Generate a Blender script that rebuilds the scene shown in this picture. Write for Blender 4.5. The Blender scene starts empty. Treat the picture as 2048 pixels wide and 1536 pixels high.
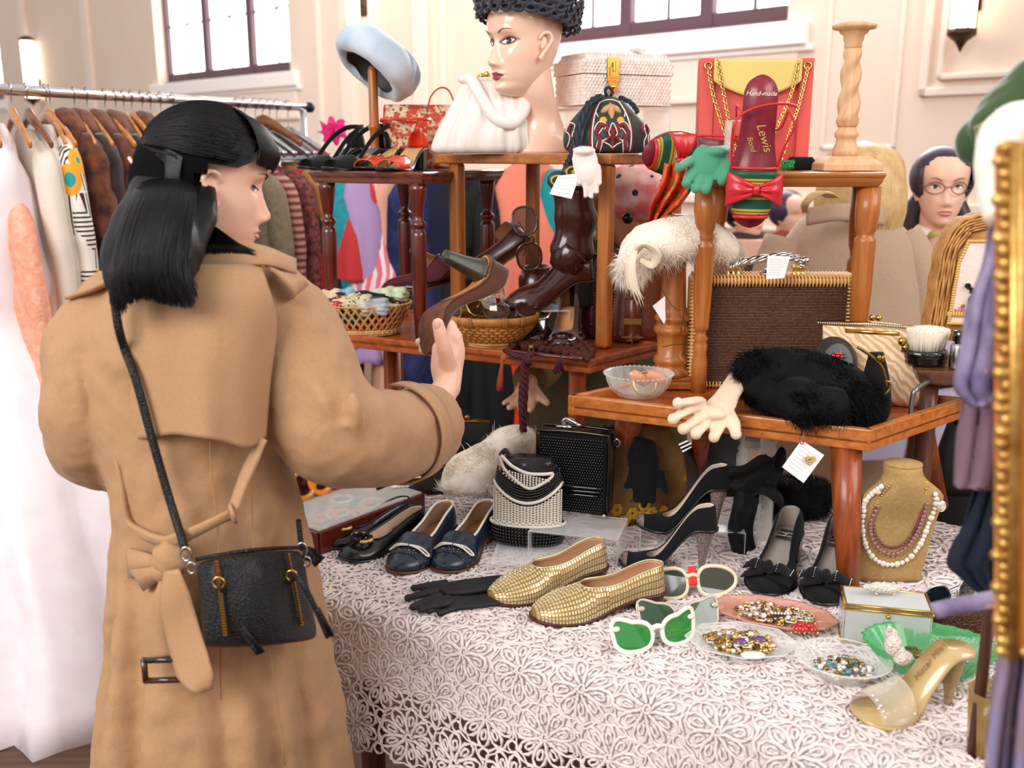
import bpy, bmesh, math, random
from math import sin, cos, pi, sqrt, atan2, radians as R
from mathutils import Vector as V, Matrix, Euler, noise
random.seed(7)
SC = bpy.context.scene
COL = SC.collection
# ---------------------------------------------------------------- camera
PITCH = R(13.2); FPX = 1991.0; CAMZ = 1.55
cam = bpy.data.objects.new('camera', bpy.data.cameras.new('camera'))
COL.objects.link(cam); SC.camera = cam
cam.location = (0, 0, CAMZ); cam.rotation_euler = (pi/2 - PITCH, 0, 0)
cam.data.sensor_width = 36; cam.data.lens = 36*FPX/2048
cam.data.clip_start = .02; cam.data.clip_end = 100
cam.data.dof.use_dof = True; cam.data.dof.focus_distance = 1.95; cam.data.dof.aperture_fstop = 4.0
# ---------------------------------------------------------------- world, lights, exposure
w = bpy.data.worlds.new('world'); SC.world = w; w.use_nodes = True
bg = w.node_tree.nodes['Background']; bg.inputs[0].default_value = (1, .985, .97, 1); bg.inputs[1].default_value = .55
def area(name, loc, target, size, power, col=(1, 1, 1)):
    l = bpy.data.lights.new(name, 'AREA'); l.shape = 'RECTANGLE'; l.size, l.size_y = size; l.energy = power; l.color = col
    o = bpy.data.objects.new(name, l); COL.objects.link(o); o.location = loc
    o.rotation_euler = (V(target) - V(loc)).to_track_quat('-Z', 'Y').to_euler(); return o
area('hall_fill_light', (-2.6, -1.6, 3.3), (0, 2, 1.1), (3.0, 2.0), 130, (1, .98, .96))  # added fill lamp, stands in for unseen windows behind the camera
area('side_fill_light', (3.4, .2, 3.2), (.2, 2.2, 1.0), (2.5, 2.0), 60, (1, .97, .95))  # added fill lamp from the right, no window is built there
area('far_window_light', (2.2, 6.0, 3.6), (0, 2.0, 1.2), (3.0, 1.6), 110, (1, .99, 1))
area('hall_back_light', (-2.0, 6.5, 4.6), (-1.5, 12, 1.8), (5, 3), 150, (1, .97, .93))
VS = SC.view_settings; VS.view_transform = 'Standard'; VS.look = 'None'; VS.gamma = 1; VS.exposure = .56
VS.use_curve_mapping = False
SC.cycles.max_bounces = 8; SC.cycles.transmission_bounces = 8; SC.cycles.transparent_max_bounces = 12
SC.cycles.caustics_reflective = False; SC.cycles.caustics_refractive = False
SC.cycles.use_denoising = True
# ---------------------------------------------------------------- pixel -> place
def ray(px, py):
    x = (px-1024)/FPX; v = (768-py)/FPX
    return V((x, cos(PITCH)+v*sin(PITCH), -sin(PITCH)+v*cos(PITCH)))
def P(px, py, y):                       # the point at world depth y
    d = ray(px, py); return V((0, 0, CAMZ)) + d*(y/d.y)
def Q(px, py, z):                       # the point at height z
    d = ray(px, py); return V((0, 0, CAMZ)) + d*((z-CAMZ)/d.z)
# ---------------------------------------------------------------- materials
def lin(h):
    h = h.lstrip('#'); c = [int(h[i:i+2], 16)/255 for i in (0, 2, 4)]
    return tuple((x/12.92 if x <= .04045 else ((x+.055)/1.055)**2.4) for x in c)+(1,)
MATS = {}
def mat(name, hexc, rough=.55, metal=0, n=None, bump=None, coat=0, sheen=0, trans=0, ior=1.45, emit=0, wood=None, alpha=1, wave=None, vor=None, spec=.5, sss=0, chk=None, clear=None):
    """n=(scale, hex2, contrast) noise colour; bump=(scale, strength); wood=(hex2, axis); wave=(hex2, scale, axis, sharp)"""
    if name in MATS: return MATS[name]
    m = bpy.data.materials.new(name); m.use_nodes = True; nt = m.node_tree; b = nt.nodes['Principled BSDF']; L = nt.links.new
    N = nt.nodes.new
    b.inputs['Base Color'].default_value = lin(hexc); b.inputs['Roughness'].default_value = rough; b.inputs['Metallic'].default_value = metal
    b.inputs['IOR'].default_value = ior; b.inputs['Specular IOR Level'].default_value = spec
    if coat: b.inputs['Coat Weight'].default_value = coat; b.inputs['Coat Roughness'].default_value = .12
    if sheen: b.inputs['Sheen Weight'].default_value = sheen; b.inputs['Sheen Roughness'].default_value = .4
    if trans: b.inputs['Transmission Weight'].default_value = trans
    if sss: b.inputs['Subsurface Weight'].default_value = sss; b.inputs['Subsurface Radius'].default_value = (.012, .005, .003); b.inputs['Subsurface Scale'].default_value = 1
    if alpha < 1: b.inputs['Alpha'].default_value = alpha
    if clear is not None:                # glass: see-through straight on, reflecting towards its edges
        fr = N('ShaderNodeLayerWeight'); fr.inputs[0].default_value = .35; mr = N('ShaderNodeMapRange'); mr.inputs[3].default_value = clear; mr.inputs[4].default_value = min(1, clear+.6)
        L(fr.outputs[1], mr.inputs[0]); L(mr.outputs[0], b.inputs['Alpha'])
    if emit: b.inputs['Emission Color'].default_value = lin(hexc); b.inputs['Emission Strength'].default_value = emit
    tc = None
    def coord(sc=None):
        nonlocal tc
        if tc is None: tc = N('ShaderNodeTexCoord')
        if sc is None: return tc.outputs['Object']
        mp = N('ShaderNodeMapping'); mp.inputs['Scale'].default_value = sc; L(tc.outputs['Object'], mp.inputs[0]); return mp.outputs[0]
    col = None
    def mix(fac, h2, base):
        mx = N('ShaderNodeMix'); mx.data_type = 'RGBA'; L(fac, mx.inputs[0])
        if base is None: mx.inputs[6].default_value = lin(hexc)
        else: L(base, mx.inputs[6])
        mx.inputs[7].default_value = lin(h2); return mx.outputs[2]
    if n:
        t = N('ShaderNodeTexNoise'); t.inputs['Scale'].default_value = n[0]; t.inputs['Detail'].default_value = 5; L(coord(), t.inputs[0])
        r = N('ShaderNodeMapRange'); c = n[2] if len(n) > 2 else .2
        r.inputs[1].default_value = .5-c; r.inputs[2].default_value = .5+c; L(t.outputs[0], r.inputs[0]); col = mix(r.outputs[0], n[1], col)
    if wood:
        ax = wood[1]; s = [38, 38, 38]; s['xyz'.index(ax)] = 2.2
        t = N('ShaderNodeTexNoise'); t.inputs['Scale'].default_value = wood[2] if len(wood) > 2 else 1.6; t.inputs['Detail'].default_value = 8; t.inputs['Distortion'].default_value = .6
        L(coord(s), t.inputs[0]); r = N('ShaderNodeMapRange'); r.inputs[1].default_value = .32; r.inputs[2].default_value = .68
        L(t.outputs[0], r.inputs[0]); col = mix(r.outputs[0], wood[0], col)
    if wave:
        t = N('ShaderNodeTexWave'); t.bands_direction = wave[2]; t.inputs['Scale'].default_value = wave[1]; t.inputs['Distortion'].default_value = wave[4] if len(wave) > 4 else 0
        L(coord(), t.inputs[0]); r = N('ShaderNodeMapRange'); r.inputs[1].default_value = .5-wave[3]; r.inputs[2].default_value = .5+wave[3]
        L(t.outputs[0], r.inputs[0]); col = mix(r.outputs[0], wave[0], col)
    if vor:                              # (hex2, scale, radius) dots
        for k in range(0, len(vor), 3):
            t = N('ShaderNodeTexVoronoi'); t.inputs['Scale'].default_value = vor[k+1]; L(coord(), t.inputs[0])
            r = N('ShaderNodeMath'); r.operation = 'LESS_THAN'; r.inputs[1].default_value = vor[k+2]; L(t.outputs[0], r.inputs[0]); col = mix(r.outputs[0], vor[k], col)
    if col is not None: L(col, b.inputs['Base Color'])
    if bump:
        t = N('ShaderNodeTexNoise' if len(bump) < 3 else 'ShaderNodeTexVoronoi'); t.inputs['Scale'].default_value = bump[0]
        L(coord(), t.inputs[0])
        bp = N('ShaderNodeBump'); bp.inputs['Strength'].default_value = bump[1]; bp.inputs['Distance'].default_value = .002
        L(t.outputs[0], bp.inputs['Height']); L(bp.outputs[0], b.inputs['Normal'])
    MATS[name] = m; return m
# ---------------------------------------------------------------- mesh builder
def catmull(pts, n):
    pts = [V(p) for p in pts]; out = []
    for i in range(len(pts)-1):
        p0 = pts[max(i-1, 0)]; p1 = pts[i]; p2 = pts[i+1]; p3 = pts[min(i+2, len(pts)-1)]
        for k in range(n):
            t = k/n
            out.append(.5*((2*p1)+(p2-p0)*t+(2*p0-5*p1+4*p2-p3)*t*t+(3*p1-p0-3*p2+p3)*t**3))
    out.append(pts[-1]); return out
def lerp(tab, x):
    if x <= tab[0][0]: return tab[0][1]
    for (a, va), (b, vb) in zip(tab, tab[1:]):
        if x <= b:
            t = (x-a)/(b-a) if b > a else 0
            return va+(vb-va)*t
    return tab[-1][1]
def slerp(tab, x):                      # smooth table
    if x <= tab[0][0]: return tab[0][1]
    n = len(tab)
    for i in range(n-1):
        a, va = tab[i]; b, vb = tab[i+1]
        if x <= b:
            t = (x-a)/(b-a); h = b-a
            ma = (vb-(tab[i-1][1] if i else va))/((b-(tab[i-1][0] if i else a)))*h
            mb = ((tab[i+2][1] if i+2 < n else vb)-va)/(((tab[i+2][0] if i+2 < n else b)-a))*h
            return (2*t**3-3*t*t+1)*va+(t**3-2*t*t+t)*ma+(-2*t**3+3*t*t)*vb+(t**3-t*t)*mb
    return tab[-1][1]
def frames(pts, up=None):
    n = len(pts); T = []
    for i in range(n):
        t = pts[min(i+1, n-1)]-pts[max(i-1, 0)]
        T.append(t.normalized() if t.length > 1e-9 else V((0, 0, 1)))
    out = []; u = V(up) if up is not None else (V((0, 0, 1)) if abs(T[0].z) < .9 else V((1, 0, 0)))
    for t in T:
        s = t.cross(u)
        if s.length < 1e-6: s = t.orthogonal()
        s.normalize(); k = s.cross(t).normalized()
        if up is None: u = k
        out.append((s, k))
    return out
class MB:
    def __init__(s): s.v = []; s.f = []; s.m = []
    def add(s, vs, fs, m=0):
        b = len(s.v); s.v += [V(p) for p in vs]; s.f += [tuple(i+b for i in f) for f in fs]; s.m += [m]*len(fs); return s
    def join(s, o, M=None, m=None):
        b = len(s.v); s.v += [(M @ p if M else p.copy()) for p in o.v]; s.f += [tuple(i+b for i in f) for f in o.f]
        s.m += (o.m if m is None else [m]*len(o.f)); return s
    def box(s, c, d, rz=0, m=0, M=None):
        c = V(c); x, y, z = d[0]/2, d[1]/2, d[2]/2
        vs = [V((a*x, b*y, e*z)) for e in (-1, 1) for b in (-1, 1) for a in (-1, 1)]
        rot = M if M is not None else Matrix.Rotation(rz, 3, 'Z')
        s.add([c+rot @ p for p in vs], [(0, 2, 3, 1), (4, 5, 7, 6), (0, 1, 5, 4), (2, 6, 7, 3), (0, 4, 6, 2), (1, 3, 7, 5)], m); return s
    def hexa(s, b4, t4, m=0):           # bottom quad, top quad
        s.add(list(b4)+list(t4), [(3, 2, 1, 0), (4, 5, 6, 7), (0, 1, 5, 4), (1, 2, 6, 5), (2, 3, 7, 6), (3, 0, 4, 7)], m); return s
    def loft(s, rings, m=0, cap=True, closed=True, capstart=None):
        n = len(rings[0]); vs = [p for r in rings for p in r]; fs = []
        for i in range(len(rings)-1):
            for j in range(n if closed else n-1):
                k = (j+1) % n; fs.append((i*n+j, i*n+k, (i+1)*n+k, (i+1)*n+j))
        if cap and closed:
            if capstart is not False: fs.append(tuple(reversed(range(n))))
            fs.append(tuple((len(rings)-1)*n+j for j in range(n)))
        s.add(vs, fs, m); return s
    def tube(s, pts, r, seg=8, m=0, cap=True, sub=0, flat=1, up=None, closed=False, tw=0):
        pts = [V(p) for p in pts]
        n0 = len(pts)
        if sub:
            if isinstance(r, (list, tuple)):
                rr = []
                for i in range(n0-1):
                    for k in range(sub): rr.append(r[i]+(r[i+1]-r[i])*(3*(k/sub)**2-2*(k/sub)**3))
                rr.append(r[-1]); r = rr
            pts = catmull(pts, sub)
        if closed: pts = pts+[pts[0], pts[1]]
        F = frames(pts, up); rings = []
        for i, p in enumerate(pts):
            q = r[min(i, len(r)-1)] if isinstance(r, (list, tuple)) else r
            a, b = F[i]
            rings.append([p+a*(q*cos(2*pi*j/seg+tw*i))+b*(q*flat*sin(2*pi*j/seg+tw*i)) for j in range(seg)])
        if closed: rings = rings[:-1]
        return s.loft(rings, m, cap and not closed)
    def lathe(s, prof, seg=24, c=(0, 0, 0), m=0, sx=1, sy=1, cap=True, axis=None, fn=None):
        c = V(c); rings = []
        A = axis.to_track_quat('Z', 'Y').to_matrix() if axis is not None else None
        for (r, z) in prof:
            ring = []
            for j in range(seg):
                a = 2*pi*j/seg; q = max(r, 1e-4)*(fn(a, z) if fn else 1)
                p = V((q*sx*cos(a), q*sy*sin(a), z)); ring.append(c+(A @ p if A else p))
            rings.append(ring)
        return s.loft(rings, m, cap)
    def ball(s, c, r, seg=16, rings=10, m=0, M=None, fn=None):
        c = V(c); r = V(r) if not isinstance(r, (int, float)) else V((r, r, r)); vs = []; fs = []
        for i in range(rings+1):
            th = pi*i/rings
            for j in range(seg):
                a = 2*pi*j/seg; d = V((sin(th)*cos(a), sin(th)*sin(a), cos(th)))
                k = fn(d) if fn else 1
                p = V((d.x*r.x, d.y*r.y, d.z*r.z))*k; vs.append(c+(M @ p if M is not None else p))
        for i in range(rings):
            for j in range(seg):
                k = (j+1) % seg; fs.append((i*seg+j, (i+1)*seg+j, (i+1)*seg+k, i*seg+k))
        return s.add(vs, fs, m)
    def grid(s, fn, nu, nv, m=0, cu=False):
        vs = [V(fn(i/nu, j/nv)) for j in range(nv+1) for i in range(nu+1)]; fs = []
        for j in range(nv):
            for i in range(nu): a = j*(nu+1)+i; fs.append((a, a+1, a+nu+2, a+nu+1))
        return s.add(vs, fs, m)
    def prism(s, outline, th, M=None, m=0, c=(0, 0, 0)):   # outline in xz, thickness along y
        n = len(outline); c = V(c); vs = []
        for y in (-th/2, th/2):
            for (x, z) in outline:
                p = V((x, y, z)); vs.append(c+(M @ p if M is not None else p))
        fs = [tuple(range(n)), tuple(reversed(range(n, 2*n)))]
        for i in range(n): k = (i+1) % n; fs.append((i, i+n, k+n, k))
        return s.add(vs, fs, m)
    def ribbon(s, pts, wd, th=.002, side=(0, 0, 1), m=0, sub=0):
        pts = [V(p) for p in pts]
        if sub: pts = catmull(pts, sub)
        rings = []; side = V(side)
        for i, p in enumerate(pts):
            t = (pts[min(i+1, len(pts)-1)]-pts[max(i-1, 0)]).normalized()
            a = (side-t*side.dot(t)); a = a.normalized() if a.length > 1e-6 else t.orthogonal().normalized(); b = t.cross(a)
            w_ = (lerp(wd, i/(len(pts)-1)) if isinstance(wd, list) else wd)/2
            rings.append([p+a*w_+b*th/2, p-a*w_+b*th/2, p-a*w_-b*th/2, p+a*w_-b*th/2])
        return s.loft(rings, m)
    def mirror(s, axis=0):
        o = MB(); o.join(s)
        for p in o.v: p[axis] *= -1
        o.f = [tuple(reversed(f)) for f in o.f]; return o
def link(o, parent=None):
    COL.objects.link(o)
    if parent: o.parent = parent
    return o
def build(name, mb, mats, parent=None, smooth=True, sub=0, solid=0, solm=0, off=-1, bevel=0, remesh=0, msm=0, disp=None, auto=None, kind=None, label=None, fix=False, tri=False):
    me = bpy.data.meshes.new(name)
    vs = mb.v
    root_ = parent
    while root_ is not None and root_.parent is not None: root_ = root_.parent
    if root_ is not None and root_.get('_w'): L0 = root_.location; vs = [p-L0 for p in vs]
    if root_ is not None and root_.get('_k'): K = root_['_k']; vs = [p*K for p in vs]
    me.from_pydata([tuple(p) for p in vs], [], mb.f)
    if not isinstance(mats, (list, tuple)): mats = [mats]
    for m in mats: me.materials.append(m)
    if any(mb.m): me.polygons.foreach_set('material_index', mb.m)
    if smooth: me.polygons.foreach_set('use_smooth', [True]*len(me.polygons))
    if fix:
        b = bmesh.new(); b.from_mesh(me); bmesh.ops.remove_doubles(b, verts=b.verts, dist=1e-5); bmesh.ops.recalc_face_normals(b, faces=b.faces)
        if solm:                          # an open shell: its outside must look away from its axis
            q = 0; zs_ = [v.co.z for v in b.verts]; zm = min(zs_)+.3*(max(zs_)-min(zs_))
            for f in b.faces: c = f.calc_center_median(); q += f.calc_area()*(f.normal.y*c.y+.4*f.normal.z*(c.z-zm))
            if q < 0: bmesh.ops.reverse_faces(b, faces=b.faces)
        b.to_mesh(me); b.free()
    me.update()
    o = bpy.data.objects.new(name, me); link(o, parent)
    if remesh:
        d = o.modifiers.new('r', 'REMESH'); d.mode = 'VOXEL'; d.voxel_size = remesh; d.use_smooth_shade = True
    if msm: d = o.modifiers.new('s', 'SMOOTH'); d.iterations = msm; d.factor = .6
    if disp:
        for dd in (disp if isinstance(disp, list) else [disp]):
            t = bpy.data.textures.new(name, 'CLOUDS'); t.noise_scale = dd[0]; t.noise_depth = 2
            d = o.modifiers.new('d', 'DISPLACE'); d.texture = t; d.strength = dd[1]; d.texture_coords = 'GLOBAL' if not parent else 'LOCAL'; d.mid_level = .5
    if solid: d = o.modifiers.new('t', 'SOLIDIFY'); d.thickness = solid; d.offset = off; d.material_offset = solm
    if bevel: d = o.modifiers.new('b', 'BEVEL'); d.width = bevel; d.segments = 2; d.limit_method = 'ANGLE'; d.angle_limit = R(40)
    if sub: d = o.modifiers.new('u', 'SUBSURF'); d.levels = sub; d.render_levels = sub
    if auto:
        me.polygons.foreach_set('use_smooth', [False]*len(me.polygons))
    if kind: o['kind'] = kind
    if label: o['label'] = label
    return o
def tag(o, label, cat, group=None):
    o['label'] = label; o['category'] = cat
    if group: o['group'] = group
    return o
def thing(name, label, cat, loc=(0, 0, 0), rz=0, group=None, world=False, rot=None, sc=1):
    o = bpy.data.objects.new(name, None); o.empty_display_size = .05; COL.objects.link(o); o.location = loc
    o.rotation_euler = rot if rot is not None else (0, 0, rz)
    o.scale = (sc, sc, sc) if not isinstance(sc, tuple) else sc
    if world: o['_w'] = 1
    return tag(o, label, cat, group)
def T(name, label, cat, px, py, y, rz=0, group=None, z=None, rot=None):
    """a thing modelled in units of one picture pixel at its own distance: x right, y away, z up"""
    p = P(px, py, y)
    if z is not None: p = Q(px, py, z); y = p.y
    r = thing(name, label, cat, p, rz, group, rot=rot); r['_k'] = (p.y*cos(PITCH)+(CAMZ-p.z)*sin(PITCH))/FPX; return r
def AT(px, y, z): return V(((px-1024)/FPX*(y*cos(PITCH)+(CAMZ-z)*sin(PITCH)), y, z))
def struct(name, mb, m, **k):
    o = build(name, mb, m, **k); o['kind'] = 'structure'; return o
def copytree(o, parent=None):
    c = o.copy(); COL.objects.link(c)
    if parent: c.parent = parent
    for ch in list(o.children): copytree(ch, c)
    return c
def text(name, s, size, m, parent, loc, rot=(pi/2, 0, 0), ext=.0004, shear=0, align='CENTER'):
    cu = bpy.data.curves.new(name, 'FONT'); cu.body = s; cu.size = size; cu.extrude = ext; cu.align_x = align; cu.shear = shear; cu.materials.append(m)
    o = bpy.data.objects.new(name, cu); COL.objects.link(o); bpy.context.view_layer.update()
    me = bpy.data.meshes.new_from_object(o.evaluated_get(bpy.context.evaluated_depsgraph_get())); bpy.data.objects.remove(o)
    o = bpy.data.objects.new(name, me); link(o, parent); o.location = loc; o.rotation_euler = rot
    if not me.materials: me.materials.append(m)
    return o
def fur(mb, n, ln, w=.0012, droop=.3, rnd=.5, seed=1, dirn=None, curl=0):
    """short hairs standing on a shape, one mesh"""
    rg = random.Random(seed); ar = []; tot = 0; tr = []
    for f in mb.f:
        a = mb.v[f[0]]
        for i in range(1, len(f)-1):
            b, c = mb.v[f[i]], mb.v[f[i+1]]; nn = (b-a).cross(c-a); A = nn.length
            if A < 1e-12: continue
            tot += A; ar.append(tot); tr.append((a, b, c, nn/A))
    import bisect
    o = MB()
    for _ in range(n):
        a, b, c, nn = tr[min(bisect.bisect(ar, rg.random()*tot), len(tr)-1)]
        u, v = rg.random(), rg.random()
        if u+v > 1: u, v = 1-u, 1-v
        p = a+(b-a)*u+(c-a)*v
        d = nn+V((rg.uniform(-rnd, rnd), rg.uniform(-rnd, rnd), rg.uniform(-rnd, rnd)))
        if dirn is not None: d = d*.6+V(dirn)
        d.normalize(); l = ln*rg.uniform(.6, 1.2); s = d.orthogonal().normalized(); s = Matrix.Rotation(rg.random()*6.28, 3, d) @ s
        q = p+d*l*.55; e = p+d*l+V((0, 0, -droop*l))+s*curl*l
        k = s*w/2
        o.add([p-k, p+k, q+k*.8, q-k*.8, e], [(0, 1, 2, 3), (3, 2, 4)])
    return o
# ================================================================ the hall
m_wall = mat('wall_paint', '#ecd6c6', .8, n=(1.2, '#e9cfbc', .3))
m_trim = mat('trim_paint', '#f0dccd', .6)
m_sill = mat('sill_paint', '#fbf0ea', .5)
m_frame = mat('window_frame', '#5a3b45', .45)
m_glow = mat('daylight_glass', '#ffffff', .5, emit=3.2)
m_floor = mat('hall_floor', '#6a4a38', .45, wood=('#4a3226', 'x', 1.0))
m_bronze = mat('sconce_bronze', '#4b3428', .4, .6)
m_lamp = mat('lamp_glass', '#fff1d8', .4, emit=2.6)
WZ = 2.3
A0 = Q(1600, 62, WZ); B0 = Q(315, 180, WZ)
wd_ = (B0-A0); wd_.z = 0; wd_.normalize()          # along the wall, to the left
wn_ = V((0, 0, 1)).cross(wd_)
if wn_.dot(-A0) < 0: wn_ = -wn_
def wl(px, py):                                    # pixel -> (s, z) on the wall
    d = ray(px, py); c = V((0, 0, CAMZ)); t = (A0-c).dot(wn_)/d.dot(wn_); p = c+d*t
    return (p-A0).dot(wd_), p.z
def WPt(s, z, o=0): return V((A0.x, A0.y, 0))+wd_*s+wn_*o+V((0, 0, z))
def wbox(mb, s0, s1, z0, z1, o0, o1, m=0):
    mb.hexa([WPt(s0, z0, o0), WPt(s1, z0, o0), WPt(s1, z0, o1), WPt(s0, z0, o1)], [WPt(s0, z1, o0), WPt(s1, z1, o0), WPt(s1, z1, o1), WPt(s0, z1, o1)], m)
f = MB().box((0, 8, -.05), (34, 34, .1)); struct('floor', f, m_floor, smooth=False)
H = 5.6; WT = 4.9
wins = []
for xr, xl, pyr, pyl in ((1575, 1085, 45, 112), (582, 318, 158, 181), (6, -240, 170, 190)):
    wins.append((wl(xr, pyr)[0], wl(xl, pyl)[0]))
SMIN, SMAX = -5.0, 17.0
mb = MB(); zb = wl(1560, 52)[1]
wbox(mb, SMIN, SMAX, 0, zb, -.3, 0); wbox(mb, SMIN, SMAX, WT, H, -.3, 0)
e = [SMIN]+[v for p in wins for v in p]+[SMAX]
for a, b in zip(e[::2], e[1::2]): wbox(mb, a, b, zb, WT, -.3, 0)
struct('wall_back', mb, m_wall, smooth=False)
m = MB(); m.box((9.6, 2, H/2), (.2, 30, H)); struct('wall_right', m, m_wall, smooth=False)
for i, (a, b) in enumerate(wins):
    root = bpy.data.objects.new('window_%d' % (i+1), None); COL.objects.link(root); root['kind'] = 'structure'
    W3 = (b-a)/3; fw = .055; fr = MB()
    wbox(fr, a, b, zb+.02, zb+.15, -.22, -.14); wbox(fr, a, b, WT-.1, WT, -.22, -.14)
    wbox(fr, a, b, zb+.015, zb+.05, -.2, -.08)
    for k in range(4):
        s = a+W3*k; wbox(fr, s-(fw if k else 0), s+(fw if k < 3 else 0), zb+.02, WT, -.22, -.13)
    wf = build('window_frame', fr, m_frame, root, smooth=False, bevel=.008)
    gb = MB()
    for k in range(3):
        s = a+W3*(k+.5); wbox(gb, s-.012, s+.012, zb+.1, WT, -.205, -.18)
        for j in range(1, 4):
            z = zb+.1+j*.62; wbox(gb, a+W3*k, a+W3*(k+1), z-.012, z+.012, -.205, -.18)
    build('glazing_bars', gb, m_frame, wf, smooth=False)
    for k in range(3):
        g = MB(); wbox(g, a+W3*k+.03, a+W3*(k+1)-.03, zb+.1, WT-.05, -.2, -.195); build('pane', g, m_glow, root, smooth=False)
    sl = MB(); wbox(sl, a-.16, b+.16, zb-.13, zb+.02, -.14, .06); wbox(sl, a-.2, b+.2, zb-.17, zb-.13, -.14, .03)
    build('window_sill', sl, m_sill, root, smooth=False, bevel=.01)
    ap = MB(); wbox(ap, a-.1, b+.1, zb-.42, zb-.17, -.1, .015); wbox(ap, a-.16, b+.16, zb-.47, zb-.42, -.1, .035); build('apron', ap, m_trim, root, smooth=False, bevel=.01)
# mouldings: pilasters and panel frames
tr = MB()
def vert(px, wpx, z0=.0, z1=H, o=.03):
    s0 = wl(px+wpx, 200)[0]; s1 = wl(px, 200)[0]; wbox(tr, s0, s1, z0, z1, -.01, o)
def frame_rect(pl, pr, pyb, o=.03, t=.05, zt=4.6):
    s1 = wl(pl, pyb)[0]; s0, z0 = wl(pr, pyb)
    wbox(tr, s0, s0+t, z0, zt, -.01, o); wbox(tr, s1-t, s1, z0, zt, -.01, o); wbox(tr, s0, s1, z0, z0+t, -.01, o); wbox(tr, s0, s1, zt-t, zt, -.01, o)
for px, wp, o in ((182, 12, .05), (60, 10, .05), (640, 7, .03), (690, 26, .05), (838, 30, .07), (888, 10, .04), (1028, 16, .06)): vert(px, wp, o=o)
frame_rect(1840, 2150, 182, t=.05); frame_rect(1880, 2110, 150, t=.035, o=.05); frame_rect(1640, 1790, 300, t=.03, o=.012)
z_ = wl(1600, 405)[1]
wbox(tr, SMIN, 14, z_-.03, z_+.03, -.01, .05); wbox(tr, SMIN, 14, z_-.2, z_-.17, -.01, .03)
struct('trim_1', tr, m_trim, smooth=False, bevel=.008)
def sconce(px, py0, py1, wpx, label):
    s, z1 = wl(px, py0); z0 = wl(px, py1)[1]; hw = 0; hw = (WPt(s, z0).y*cos(PITCH))*wpx/2/FPX
    c = WPt(s, 0, .14); root = thing('wall_sconce', label, 'wall lamp', (c.x, c.y, z0), world=True, group=None)
    g = MB().lathe([(hw*.92, z0+.0), (hw, z0+.1), (hw, z1), (hw*.5, z1+.02)], 20, (c.x, c.y, 0)); build('lamp_shade', g, m_lamp, root)
    b = MB().lathe([(.004, z0-.11), (.012, z0-.09), (hw*.45, z0-.055), (hw*.9, z0-.03), (hw*1.08, z0-.02), (hw*1.08, z0+.012), (hw*.9, z0+.015)], 20, (c.x, c.y, 0)); build('lamp_base', b, m_bronze, root)
    b = MB().lathe([(hw*1.05, z1-.01), (hw*1.05, z1+.03), (hw*.5, z1+.06), (.005, z1+.07)], 20, (c.x, c.y, 0)); build('lamp_cap', b, m_bronze, root)
    st = MB()
    for k in range(8):
        a = k*pi/4; st.tube([V((c.x+hw*1.02*cos(a), c.y+hw*1.02*sin(a), z0)), V((c.x+hw*1.02*cos(a), c.y+hw*1.02*sin(a), z1))], .004, 5)
    build('lamp_cage', st, m_bronze, root)
    br = MB().tube([c+V((0, 0, z0+.25)), WPt(s-.02, z0+.2, .02)], .012, 8); wbox(br, s-.04, s+.04, z0+.12, z0+.3, 0, .03); build('bracket', br, m_bronze, root)
sconce(1956, -60, 66, 50, 'glowing glass wall lamp with dark pointed base at top right corner')
sconce(72, 82, 200, 26, 'slim glowing wall lamp above the left end of the chrome clothes rail')
sconce(727, -60, 60, 26, 'glowing wall lamp seen behind the pale blue hat')
# ================================================================ tables and stands
TZ = .75; MZ = 1.095; TRZ = 1.065
w_red = mat('mahogany', '#9c4a22', .3, wood=('#6e2a12', 'z'), coat=.4)
w_redx = mat('mahogany_board', '#b65a26', .3, wood=('#863c14', 'x'), coat=.4)
w_dark = mat('dark_turned_wood', '#6a2414', .22, wood=('#3f130b', 'z'), coat=.6)
w_darkx = mat('dark_board', '#7a3a28', .22, wood=('#4a1c12', 'x'), coat=.6)
w_oak = mat('honey_wood', '#bf7436', .38, wood=('#99541f', 'z'), coat=.25)
w_oakx = mat('honey_board', '#bd7636', .4, wood=('#96541f', 'x'), coat=.2)
w_teak = mat('teak_tray', '#cd7c38', .38, wood=('#a85a20', 'x', 2.4), coat=.2)
w_teakl = mat('teak_leg', '#a8542a', .35, wood=('#7d3414', 'z'), coat=.2)
w_pine = mat('pale_pine', '#e3bb92', .55, wood=('#d29f70', 'z'))
w_brown = mat('brown_stool_wood', '#6d3f28', .4, wood=('#4c2818', 'z'), coat=.2)
E0 = Q(640, 1175, TZ); E1 = Q(2048, 1597, TZ); eu = (E1-E0); eu.z = 0; eu.normalize(); ev = V((-eu.y, eu.x, 0))
def TP(u, v, z=TZ): return V((E0.x, E0.y, 0))+eu*u+ev*v+V((0, 0, z))
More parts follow.
